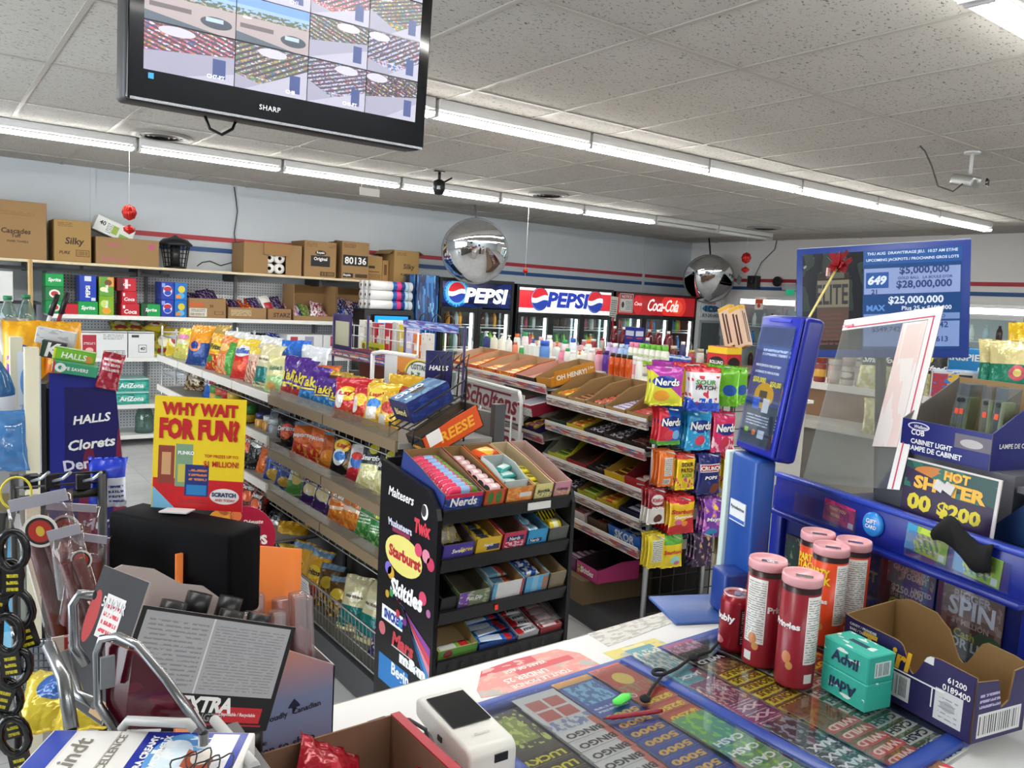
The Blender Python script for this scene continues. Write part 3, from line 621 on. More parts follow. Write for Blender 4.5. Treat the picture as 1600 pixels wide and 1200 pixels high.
for k, (z0, z1) in enumerate(((.0, .1745), (.175, .352))):
    pos = ('lower', 'upper')[k]
    pack('dark blue drink pack with a round emblem, %s one' % pos, 1.99, 2.115, S2+z0, S2+z1, '#1c3ba6', '', WT, shapes=(('e', .5, .5, .34, .3, '#e9eaf0'), ('e', .5, .6, .3, .14, '#c23040'), ('e', .5, .38, .26, .14, '#2a4cb8'), ('r', .05, .7, .3, .92, '#8fa2dc')))
    pack('bright blue drink pack with a yellow lemon, %s one' % pos, 2.12, 2.24, S2+z0, S2+z1, '#1f6fc0', '', WT, shapes=(('e', .55, .62, .28, .2, '#d8c83a'), ('e', .5, .25, .3, .16, '#58b0dc'), ('r', .1, .1, .5, .3, '#e08a3a')))
pur = pr('#35224e', ('n', 0, 0, 1, 1, '#8a7a9c', 7, .56), ('n', 0, 0, 1, 1, '#15101c', 5, .6), r=.22, m=.3)
oran = pr('#b8401c', ('n', 0, 0, 1, 1, '#e8a040', 6, .58), ('n', 0, 0, 1, 1, '#2a1a18', 5, .6), r=.22, m=.2)
tosb = pr('#24306e', ('n', 0, 0, 1, 1, '#e8e8ee', 7, .57), ('n', 0, 0, 1, 1, '#b8283c', 8, .62), r=.22, m=.2)
tosr = pr('#e2dede', ('n', 0, 0, 1, 1, '#b02438', 7, .53), ('n', 0, 0, 1, 1, '#1d2c6a', 8, .58), r=.22, m=.2)
grn = pr('#6f8a3a', ('n', 0, 0, 1, 1, '#cfd0a8', 6, .55), ('n', 0, 0, 1, 1, '#2a3020', 6, .62), r=.22, m=.2)
blub = pr('#2a49b0', ('n', 0, 0, 1, 1, '#dfe4ee', 6, .58), ('e', .5, .5, .3, .2, '#d8dce8'), r=.22, m=.2)
def opencarton(label, x0, x1, z1, z0=S2, d=.34, y=8.58, hfr=1., m=None, words=(), shapes=()):
    w_, h_ = x1-x0, z1-z0; mm = m or cm; r = root('open_carton', label, 'box', F((x0+x1)/2, y, z0)); b = MB()
    b.box((0, d/2, .003), (w_, d, .005), mm); b.box((0, d-.003, h_/2), (w_, .005, h_), cmi)
    for s in (-1, 1): b.box((s*(w_/2-.003), d/2, h_/2), (.005, d, h_), cmi if s > 0 else mm, left=mm, right=cmi)
    b.build('carton', r); f = MB().box((0, .0025, h_*hfr/2), (w_, .005, h_*hfr), mm, front=pr(CARD, *shapes, r=.8) if shapes else mm).build('front_panel', r)
    for s, x, z, ww, c, sh in words: text(f, s, T(x*w_, -.0012, z*h_), c, w=ww*w_, shear=sh)
    return r
def heap(x0, x1, z, y, mats, labels, group, n, w=.15, h=.2, t=.05, cat='snack bag', up=.6):
    for i in range(n):
        x = x0+(x1-x0)*(i+.5)/n; m = mats[i % len(mats)]
        bag('snack_bag', m, F(x, y+rnd.uniform(-.03, .03), z+rnd.uniform(0, .012), rnd.uniform(-25, 25), -90*(1-up)+rnd.uniform(-12, 12), rnd.uniform(-20, 20)), '%s, %s from bug lamp' % (labels, ORD[i]) if n > 1 else labels, cat, group, w, h, t, i % 3)
opencarton('brown carton with shipping labels under the plank shelf', 2.25, 2.63, 1.5, hfr=1, words=(('30', .1, .62, .1, INK, 0),), shapes=(('r', .02, .56, .4, .78, '#c8623a'), ('r', .02, .08, .48, .5, '#d8d2c4'), ('b', .05, .12, .44, .26, '#4a4238', 20), ('l', .05, .32, .44, .48, '#6a6258', 3), ('r', .68, .2, .92, .36, '#5a4630'), ('r', .7, .22, .9, .34, '#98784f')))
heap(2.27, 2.6, 1.42, 8.72, (pur,), 'dark purple bag heaped in the labelled carton', 'bags in the labelled carton', 4)
opencarton('brown carton of orange and red bags under the plank shelf', 2.645, 3.06, 1.42, hfr=1, words=(), shapes=(('l', .08, .3, .6, .85, '#d2c4a4', 5),))
heap(2.66, 3.05, 1.36, 8.7, (oran, pur, oran), 'shiny bag heaped in the carton of orange bags', 'bags in the second open carton', 5)
opencarton('low dark brown carton with a painted word between open cartons', 3.07, 3.34, 1.42, hfr=1, m=mat('#94704a', .8), words=(('STARZ', .1, .45, .7, INKB, 0),))
heap(3.1, 3.3, 1.38, 8.72, (pr('#e8e6e2', ('r', .1, .1, .9, .5, '#b03038'), r=.25), pur), 'white topped bag behind the painted word carton', 'bags behind the painted carton', 2)
opencarton('deep open carton with a few assorted bags', 3.36, 3.86, 1.695, hfr=.14)
heap(3.38, 3.82, 1.33, 8.74, (pr('#b87088', ('n', 0, 0, 1, 1, '#d8b8c4', 5, .5), r=.25, m=.2), blub, grn, tosr), 'assorted bag slumped in the deep open carton', 'bags in the deep open carton', 5, .17, .21, .06, up=.5)
opencarton('deep open carton packed with red and blue bags', 3.87, 4.42, 1.69, hfr=.1)
heap(3.9, 4.4, 1.305, 8.72, (tosb, tosr, blub), 'red and blue bag in the lower layer of the packed carton', 'lower bags in the packed carton', 6, .17, .2, .06, up=.55)
heap(3.9, 4.4, 1.43, 8.78, (tosr, tosb), 'red and blue bag in the upper layer of the packed carton', 'upper bags in the packed carton', 6, .17, .2, .06, up=.4)
cbox('flat brown carton standing between the packed carton and paper towels', 4.43, 4.52, 1.72, (), d=.3, z0=S2, y=8.62)
S3 = .8865
wb = '#dcdedf'
def chipcase(label, x0, x1, shapes, words):
    m = pr(wb, *shapes, r=.5); return carton('chip_case', label, F((x0+x1)/2, 8.78, S3), (x1-x0, .36, .255), mat(wb, .5), 'box', None, words, .003, 0, front=m)
chipcase('white case with a single red bag print behind the yellow carrier bags', 1.05, 1.24, (('r', .3, .1, .8, .85, '#a8384a'), ('e', .55, .5, .2, .2, '#e09a3a')), ())
chipcase('white case printed with a red bag and a bar code', 1.25, 1.68, (('r', .08, .07, .36, .86, '#a8283a'), ('l', .1, .5, .34, .6, '#e8d8d8', 2), ('e', .22, .28, .08, .1, '#e8b0a8'), ('l', .5, .7, .92, .92, '#8a8d92', 3), ('r', .52, .08, .95, .28, '#55585c'), ('r', .53, .1, .94, .26, wb), ('b', .54, .11, .93, .25, '#33363a', 18), ('r', 0, .94, 1, .97, '#2a2c30')), ())
chipcase('white case with a tilted black number square', 1.69, 1.93, (('r', 0, .94, 1, .97, '#2a2c30'), ('r', .12, .78, .4, .88, '#3a3c40'), ('r', .38, .2, .7, .5, '#2a2c30'), ('r', .4, .22, .68, .48, wb)), (('40', .04, .35, .2, INKB, .2),))
chipcase('white case behind the big snack bags nearest the low cooler', 3.3, 3.72, (('r', .1, .55, .3, .9, '#a83848'), ('r', .5, .5, .75, .92, '#9a98b4'), ('l', .1, .1, .9, .4, '#8a8d92', 4)), ())
chipcase('white case with red and blue print under the deep open carton', 3.73, 4.15, (('r', .2, .5, .45, .95, '#b03848'), ('r', .5, .45, .8, .95, '#8c8ab0'), ('l', .1, .1, .9, .35, '#6a6d80', 3)), ())
yel = pr('#c8b83c', ('n', 0, 0, 1, 1, '#7d8a34', 5, .5), ('e', .5, .5, .28, .2, '#e6e2c0'), ('r', .2, .1, .8, .25, '#8a2a2a'), r=.25, m=.15)
yel2 = pr('#dcc23a', ('e', .5, .55, .3, .25, '#ece8d0'), ('e', .5, .55, .2, .15, '#a83a30'), r=.25, m=.15)
for i, (x, m) in enumerate(((1.66, yel), (1.8, yel), (1.93, yel2), (2.06, yel), (2.17, yel2))):
    bag('snack_bag', m, F(x, 8.78, S3+.258+.05*(i > 2)*0, 20*math.sin(i*2), -70, 25*math.sin(i)), 'yellow green bag lying on the white cases, %s from the number case' % ORD[i], 'snack bag', 'yellow bags on the white cases', .2, .24, .07, i % 3) if x < 1.95 else bag('snack_bag', m, F(x, 8.8, S3+.0, 15*math.sin(i*2), -12, 0), 'yellow bag standing beside the white number case, %s' % ('near it', 'farther along')[i-3], 'snack bag', 'yellow bags beside the cases', .2, .3, .08, i % 3)
dkb = pr('#16161c', ('n', 0, 0, 1, 1, '#4a3a4c', 6, .6), r=.22, m=.2)
for i, x in enumerate((2.9, 3.08, 3.22)): bag('snack_bag', (dkb, dkb, blub)[i], F(x, 8.74, S3, 10, -18, 8*i-8), ('black bag standing under the plain cartons', 'second black bag beside the white case', 'dark blue bag against the white case')[i], 'snack bag', None, .19, .27, .07, i)
S4 = .4165
tea = pr('#2f9a8c', ('r', .08, .2, .92, .7, '#5fb8aa'), ('n', 0, 0, 1, 1, '#1f7a70', 6, .58), ('r', 0, .9, 1, 1, '#cfe4de'), r=.3)
for k in range(2): carton('tea_pack', 'teal drink pack on the low wall shelf, %s of two' % ('lower', 'upper')[k], F(1.7, 8.74, S4+.001+.132*k), (.36, .3, .13), mat('#2f9a8c', .3), 'drink pack', None, (('AriZona', .05, .45, .62, WT, .1),), .004, 0, front=tea, top=mat('#9fd0c6', .3))
bottle('water_jug', 'clear green water jug standing on the low wall shelf', F(1.86, 8.7, .1115), clear('#b8d8cc', .12, .05, .25, '#5a7a70'), mat('#1c6a4c', .4), .3, .09, 'jug', cat='bottle')
glass = clear('#f6fbfa', .02, .02)
lit = mat('#f4fbff', .4, e=7)
grill = mat('#1b1c1f', .6)
def cooler(label, M, W, zt, zs, n, body, sign, deep=.68, frame=BLK, inner='#c8ced2', group=None, cap=.0, sign_e=0, lights=True, zsh=(1.28, 1.0, .72, .44)):
    """upright cooler: front on local y=0, sign between zs and zt, n glass doors below"""
    r = root('drinks_cooler', label, 'cooler', M, group); im = mat(inner, .5)
    b = MB(); t = .04
    b.box((-W/2+t/2, deep/2, zt/2), (t, deep, zt), body); b.box((W/2-t/2, deep/2, zt/2), (t, deep, zt), body)
    b.box((0, deep-.02, zt/2), (W-2*t, .04, zt), body, front=im); b.box((0, deep/2, zt-.02), (W-2*t, deep, .04), body); b.box((0, deep/2, .12), (W-2*t, deep, .24), body)
    b.build('cabinet', r)
    s = MB().box((0, deep/2-.03, (zs+zt)/2), (W, deep*.9, zt-zs), body, front=sign).build('header_sign', r, .004)
    dw = (W-.04)/n
    for z in zsh: MB().box((0, deep*.52, z), (W-2*t-.002, deep*.8, .012), mat('#e4e8ea', .4)).build('shelf', r)
    for z in zsh[:2]:
        MB().box((0, .1, z+.035), (W-2*t-.01, .008, .006), WHT).build('shelf_fence', r)
    for i in range(n):
        cx = -W/2+.02+dw*(i+.5); d = root('door', '', ''); del d['label'], d['category']; d.parent = r
        z0, z1 = .26, zs-.012; f = MB(); fw = .045
        for sx in (-1, 1): f.box((cx+sx*(dw/2-fw/2-.002), .0, (z0+z1)/2), (fw, .03, z1-z0), frame)
        for zz in (z0+fw/2, z1-fw/2): f.box((cx, 0, zz), (dw-2*fw-.004, .03, fw), frame)
        f.build('door_frame', d)
        MB().box((cx, .0, (z0+z1)/2), (dw-2*fw-.006, .006, z1-z0-2*fw-.002), glass).build('glass', d)
        MB().tube([(cx+dw/2-.075, -.02, .75), (cx+dw/2-.075, -.045, .8), (cx+dw/2-.075, -.045, 1.1), (cx+dw/2-.075, -.02, 1.15)], .009, STEEL, 6).build('handle', d)
    if lights:
        for i in range(n):
            cx = -W/2+.02+dw*(i+1)-.055; MB().box((cx, .045, (.26+zs)/2), (.03, .02, zs-.4), lit).build('light_strip', r)
    return r
def fill(M, W, n, z, label, group, kinds, per=6, deep=.2, h=.22, r=.037, kind='soda', skip=()):
    dw = (W-.04)/n
    for i in range(n):
        if i in skip: continue
        for k in range(per):
            x = -W/2+.02+dw*i+.07+(dw-.16)*(k+.5)/per; c = kinds[(i*3+k*(1+i % 2)+k//2) % len(kinds)]
            bottle('drink_bottle' if kind != 'can' else 'drink_can', label, M @ T(x, deep+.02*(k % 2), z+.0065), c[0], c[1], h, r, kind, group=group, n=8)
lq = lambda c: mat(c, .12)
cola, oj, wtr, lime, pnk, blu_, org, red_, whb, dkg = [lq(c) for c in ('#4a241a', '#f0a020', '#c8d8e0', '#8ad040', '#e05a78', '#3a8ae0', '#e8681c', '#c8242c', '#ecece8', '#3a5a48')]
cw, cb, cr, cg, cy = [mat(c, .4) for c in ('#f0f0ee', '#1a1a1e', '#c02430', '#2a8a40', '#d8b020')]
swirl = pr('#0c2650', ('n', 0, 0, 1, 1, '#2c7ac0', 5, .52), ('d', 0, .1, 1, .95, '#14407c', 5, .5), ('n', 0, 0, 1, 1, '#7fc0e8', 7, .64), r=.25)
r = root('promo_cooler', 'tall blue cooler cabinet with a swirling water print', 'cooler', F(4.885, 8.43, 0))
MB().box((0, 0, .95), (.3, .3, 1.88), mat('#0a1a34', .3), front=swirl, left=swirl).build('cabinet', r, .006); MB().box((0, -.155, .1), (.28, .02, .16), grill).build('kick_plate', r)
r = root('counter_cooler', 'low black cooler with a bright blue screen under the paper towels', 'cooler', F(4.32, 8.28, 0))
MB().box((0, .02, .735), (.62, .3, 1.46), BLK).build('cabinet', r, .01)
MB().box((.02, -.135, 1.26), (.5, .012, .3), mat('#060608', .2)).build('door_frame', r); MB().box((.02, -.142, 1.27), (.42, .008, .25), pr('#1f86d8', ('r', .1, .7, .9, .82, '#bfe2f6'), ('n', 0, 0, 1, .6, '#48b0ee', 3, .5), ('l', .12, .45, .88, .6, '#d8eefa', 2), e=1.1, r=.2)).build('screen', r)
pw = mat('#ecebea', .8)
for j in range(3):
    for i in range(3):
        M = F(4.105+.145*i*0+.0, 8.2+.115*i, 1.4655+.055+.1055*j, 90, 90)
        r = root('paper_towel_roll', 'paper towel roll on the low cooler, %s layer, %s from the front' % (('bottom', 'middle', 'top')[j], ORD[i]), 'paper towel', F(4.08, 8.185+.11*i, 1.4655+.054+.107*j, 0, 0, 90), 'paper towel rolls on the low cooler')
        MB().lathe([(.018, 0), (.053, 0), (.053, .27), (.018, .27)], pw, 16, cap=False).build('paper', r)
        MB().lathe([(.0535, .27), (.0535, .52), (.018, .52)], pr('#1f5aa8', ('r', 0, .2, 1, .42, '#d8387c'), ('r', 0, .42, 1, .6, '#173a80'), ('r', 0, .8, 1, 1, '#e4e8ee'), ('r', .2, .62, .8, .78, '#bfe0f0'), r=.3), 16, cap=False).build('wrapper', r)
        MB().lathe([(.018, .003), (.018, .4)], mat('#7a6248', .9), 10, cap=False).build('core', r)
def emblem(parent, M, rad):
    """round red-white-blue wave emblem"""
    n = 48; pts = [(rad*math.cos(2*PI*i/n), rad*math.sin(2*PI*i/n)) for i in range(n)]
    def shape(m, lo, hi, y):
        b = MB(); xs = [-rad+2*rad*i/30 for i in range(31)]; top = []; bot = []
        for x in xs:
            c = math.sqrt(max(0, rad*rad*.985-x*x)); a = max(-c, min(c, lo(x) if lo else -c)); d_ = max(-c, min(c, hi(x) if hi else c)); top.append((x, d_)); bot.append((x, a))
        for i in range(30): b.quad((bot[i][0], y, bot[i][1]), (bot[i+1][0], y, bot[i+1][1]), (top[i+1][0], y, top[i+1][1]), (top[i][0], y, top[i][1]), m)
        return b
    b = MB(); b.prism(pts, .002, mat('#f4f4f2', .4, e=.5)); b.build('emblem_disc', parent, M=M)
    wv = lambda k: (lambda x: k*rad+.16*rad*math.sin(x/rad*2.6))
    shape(mat('#d0202e', .4, e=.5), wv(.22), None, -.001).build('emblem_red', parent, M=M); shape(mat('#1c3aa0', .4, e=.5), None, wv(-.22), -.001).build('emblem_blue', parent, M=M)
Ma = F((5.06+6.17)/2, 8.3, 0); burst = pr('#0b1640', ('n', 0, 0, 1, 1, '#142a70', 4, .5), ('e', .22, .5, .17, .5, '#1a6ab8'), ('e', .22, .5, .145, .42, '#5fc4ec'), r=.25, e=.25)
r = cooler('dark cooler with a lit blue sign and an ice burst emblem', Ma, 1.11, 1.88, 1.53, 2, BLK, burst)
hs = [c for c in r.children if c.name.startswith('header_sign')][0]
sp = MB(); nsp = 26
pts = []
for i in range(nsp*2): a = PI*i/nsp; q = (.17 if i % 2 else .135)*(1+.12*math.sin(i*2.3)); pts.append((q*math.cos(a), q*math.sin(a)))
yf = -.68*.0-.0
fy = .68/2-.03-.68*.45
sp.prism(pts, .002, mat('#4fb4e4', .4, e=.5)); sp.build('ice_burst', hs, M=T(-.31, fy-.0035, 1.705))
emblem(hs, T(-.31, fy-.007, 1.705), .125)
text(hs, 'PEPSI', T(.13, fy-.006, 1.68), mat('#f4f6fa', .4, e=.8), w=.66, h=.19, bold=.045, shear=.18)
fill(Ma, 1.11, 2, 1.28, 'dark bottle on the upper shelf of the dark signed cooler', 'upper bottles in the dark signed cooler', ((cola, cb), (cola, cr), (wtr, cw), (oj, cy)), 6, h=.2)
fill(Ma, 1.11, 2, 1.0, 'bottle on the second shelf of the dark signed cooler', 'second shelf bottles in the dark signed cooler', ((dkg, cw), (lime, cg), (wtr, cw), (cola, cb)), 6)
Mb_ = F((6.22+7.92)/2, 8.3, 0); wsign = pr('#eef0ee', ('r', 0, .16, .25, .8, '#d02834'), ('r', .76, .16, 1, .8, '#d02834'), r=.3, e=.75)
r = cooler('long cooler with a white and red lit sign and two round emblems', Mb_, 1.70, 1.86, 1.50, 3, BLK, wsign)
hs = [c for c in r.children if c.name.startswith('header_sign')][0]
for x in (-.47, .51): MB().prism([(.155*math.cos(2*PI*i/40)*.95, .155*math.sin(2*PI*i/40)) for i in range(40)], .002, mat('#1c3aa0', .4, e=.4)).build('emblem_rim', hs, M=T(x, fy-.0035, 1.68)); emblem(hs, T(x, fy-.007, 1.68), .142)
text(hs, 'PEPSI', T(.02, fy-.006, 1.68), mat('#1c36a8', .4, e=.5), w=.74, h=.21, bold=.045, shear=.15)
MB().box((.862, .0, .93), (.02, .03, 1.1), mat('#b8202c', .4)).build('red_edge', r)
fill(Mb_, 1.70, 3, 1.28, 'dark bottle on the upper shelf of the white signed cooler', 'upper bottles in the white signed cooler', ((cola, cb), (dkg, cw), (whb, cw), (cola, cr), (pnk, cw)), 6, h=.2)
fill(Mb_, 1.70, 3, 1.0, 'coloured bottle on the second shelf of the white signed cooler', 'second shelf bottles in the white signed cooler', ((lime, cg), (pnk, cw), (oj, cw), (dkg, cg), (cola, cb)), 6)
Mc = F((7.97+9.69)/2, 8.3, 0); rsign = pr('#b01c24', ('r', 0, 0, 1, 1, '#a81820'), ('e', .7, .45, .16, .6, '#e0342c'), ('e', .74, .42, .08, .3, '#f0583c'), ('e', .22, .45, .08, .42, '#7a1016'), r=.3, e=.6)
r = cooler('long cooler with a glowing red script sign and a notice card', Mc, 1.72, 1.85, 1.53, 3, mat('#4a0c10', .4), rsign)
hs = [c for c in r.children if c.name.startswith('header_sign')][0]
text(hs, 'Coca-Cola', T(.12, fy-.005, 1.68), mat('#f6f2f0', .4, e=.8), w=.66, h=.18, bold=.012, shear=.45, space=.88)
MB().prism([(.1*math.cos(2*PI*i/30), .14*math.sin(2*PI*i/30)) for i in range(30)], .002, mat('#d02028', .4, e=.4)).build('emblem_disc', hs, M=T(-.41, fy-.003, 1.68)); text(hs, 'Coca', T(-.41, fy-.005, 1.69), mat('#f6f2f0', .4, e=.5), w=.15, shear=.4)
MB().box((-.65, fy-.003, 1.69), (.27, .003, .27), pr('#cfd2d0', ('r', .04, .04, .96, .96, '#b02430'), ('r', .07, .06, .93, .72, '#d8dad6'), ('e', .25, .4, .1, .16, '#3a3a3c'), ('l', .45, .15, .9, .65, '#77797c', 6), r=.5)).build('notice_card', hs); text(hs, 'NOTICE', T(-.65, fy-.006, 1.78), WT, w=.2)
fill(Mc, 1.72, 3, 1.28, 'bottle on the upper shelf of the red signed cooler', 'upper bottles in the red signed cooler', ((blu_, cr), (wtr, cw), (lime, cw), (org, cw), (red_, cw)), 6, h=.2)
fill(Mc, 1.72, 3, 1.0, 'bottle on the second shelf of the red signed cooler', 'second shelf bottles in the red signed cooler', ((cola, cr), (blu_, cw), (red_, cw), (cola, cb)), 6)
o = tag(MB().box((0, 0, 0), (.14, .006, .34), pr('#cfcfc8', ('l', .1, .1, .9, .9, '#55585c', 9), r=.6)).build('paper_notice', M=F(7.935, 8.2985, 1.6, 0, 0, 3)), 'printed paper notice taped between the white and red signs', 'notice')
r = root('ice_freezer', 'white freezer with a glass door and an ice sign in the far corner', 'freezer', F(10.05, 8.62, 0))
MB().box((0, 0, .92), (.66, .6, 1.82), mat('#dfe3e4', .4)).build('cabinet', r, .01)
sg = MB().box((0, -.305, 1.67), (.5, .01, .27), pr('#e6ecee', ('r', .01, .01, .99, .99, '#9ab0bc'), ('r', .03, .04, .97, .96, '#e6ecee'), ('e', .5, .5, .42, .2, '#2c86b8'), r=.4)).build('sign', r)
text(sg, '100', T(0, -.007, .002+1.67), mat('#14496e', .4), w=.3, h=.1, bold=.05); text(sg, 'ice', T(0, -.0075, 1.67), mat('#e8f2f6', .4), w=.05); text(sg, 'Glaces', T(-.0, -.007, 1.765), mat('#a83a44', .4), w=.2, shear=.3)
text(sg, '819-243-6435', T(0, -.007, 1.57), mat('#17425e', .4), w=.4, bold=.03)
for c in sg.children: c.location.y -= .305
MB().box((0, -.31, 1.1), (.5, .02, .78), mat('#aab2b4', .3, .3)).build('door_frame', r); MB().box((0, -.322, 1.1), (.42, .006, .7), mat('#4f5e60', .08)).build('glass', r); MB().box((.22, -.34, 1.1), (.02, .03, .3), STEEL).build('handle', r)
Md = F(9.72, 5.25, 0, -90)
alu = mat('#b4b6b6', .3, .6)
r = cooler('bank of glass door coolers along the far side wall', Md, 4.6, 1.88, 1.77, 6, mat('#c9cccc', .4), mat('#f6f6f2', .4, e=5), frame=alu, inner='#dfe4e4', zsh=(1.45, 1.17, .85, .5))
for s_, lab in (((2, 3), ''),):
    fill(Md, 4.6, 6, 1.45, 'drink on the top shelf behind the aluminium cooler doors', 'top shelf drinks in the cooler bank', ((whb, cw), (wtr, cw), (blu_, cw), (cola, cb)), 4, h=.19, r=.035, skip=s_)
    fill(Md, 4.6, 6, 1.17, 'coloured drink on the middle shelf behind the aluminium cooler doors', 'middle shelf drinks in the cooler bank', ((blu_, cb), (lime, cg), (wtr, cw), (red_, cr)), 5, h=.2, r=.034, skip=s_)
    fill(Md, 4.6, 6, .85, 'dark drink on the lower shelf behind the aluminium cooler doors', 'lower shelf drinks in the cooler bank', ((cola, cy), (cola, cw)), 5, h=.22, skip=s_)
for i, (px, py) in enumerate(((1186, 475), (1249, 478))):
    P = PX(px, py, 9.69); o = tag(MB().box((0, 0, 0), (.14, .004, .16), pr('#e8e4dc', ('r', .1, .55, .9, .9, '#d0502c'), ('e', .5, .35, .2, .2, '#d0502c'), r=.5)).build('door_sticker', M=F(P.x, P.y, P.z, -90)), 'red and white sticker on the %s cooler door from the freezer' % ('first', 'second')[i], 'sticker')
GX = 1.42
brn = mat('#7d6a50', .45); clr = clear('#e9e4da', .12, .05, .12, '#b9b0a0'); wire = mat('#8f8d88', .35, .7); whr = mat('#e9e4dc', .45); darkst = mat('#4a4a4c', .5)
r = root('chip_gondola', 'long chip gondola with five levels running toward the carton wall', 'shelf', F(GX, 0, 0))
def shelfpart(parent, y0, y1, z, rail, depth=.42, clear_front=False, x0=0):
    s = MB().box((x0+depth/2, (y0+y1)/2, z-.012), (depth, y1-y0, .02), mat('#9a9894', .5)).build('shelf', parent)
    q = MB(); n = max(1, round((y1-y0)/.62)); L = (y1-y0)/n
    for i in range(n): q.box((x0-.006, y0+L*(i+.5), z-.012), (.012, L-.012, .042), rail)
    q.build('price_rail', s)
    if clear_front:
        MB().box((x0-.004, (y0+y1)/2, z+.028), (.003, y1-y0-.01, .05), clr).build('lip', s)
    b = MB()
    for i in range(int((y1-y0)/.07)): b.tube([(x0+.004, y0+.035+.07*i, z-.06), (x0+.004, y0+.035+.07*i, z-.033)], .002, wire, 4)
    b.tube([(x0+.004, y0+.01, z-.06), (x0+.004, y1-.01, z-.06)], .003, wire, 4); b.build('wire_edge', s)
    return s
YS = 3.9
for z, zf in ((1.11, 1.115), (.84, .9), (.63, .655), (.36, .37)):
    if z > .4: shelfpart(r, 2.57, YS, z, brn, clear_front=True)
    shelfpart(r, YS+.005, 6.2, zf, whr)
MB().box((.45, 4.385, .6), (.03, 3.63, 1.2), mat('#6b6a68', .6)).build('back_panel', r)
MB().box((.22, 4.385, .07), (.44, 3.6, .13), darkst).build('base', r)
for y in (2.58, YS, 5.05, 6.2): MB().box((.45, y, .62), (.05, .03, 1.24), darkst).build('upright', r)
b = MB()
for z in (.17, .23, .29, .355): b.tube([(0-.02*(z > .3), 2.57, z), (0-.02*(z > .3), YS, z)], .003 if z < .35 else .005, wire, 5)
for i in range(40): y = 2.59+i*.0335; b.tube([(.0, y, .165), (-.01, y, .355)], .002, wire, 4)
for y in (2.57, YS):
    for z in (.17, .355): b.tube([(0, y, z), (.4, y, z)], .004, wire, 5)
b.build('wire_basket', r); MB().box((.21, 3.235, .158), (.4, 1.32, .012), mat('#6e6c68', .5)).build('basket_floor', r)
TY, TR, TW, TB, TK, TBL = mat('#f2dc2a', .35), mat('#c8202e', .35), mat('#f4f2ee', .35), mat('#1c2c7a', .35), mat('#141416', .35), mat('#2a62b8', .35)
bk = lambda base, *s: pr(base, *s, r=.2, m=.15, bump=.9, bs=28)
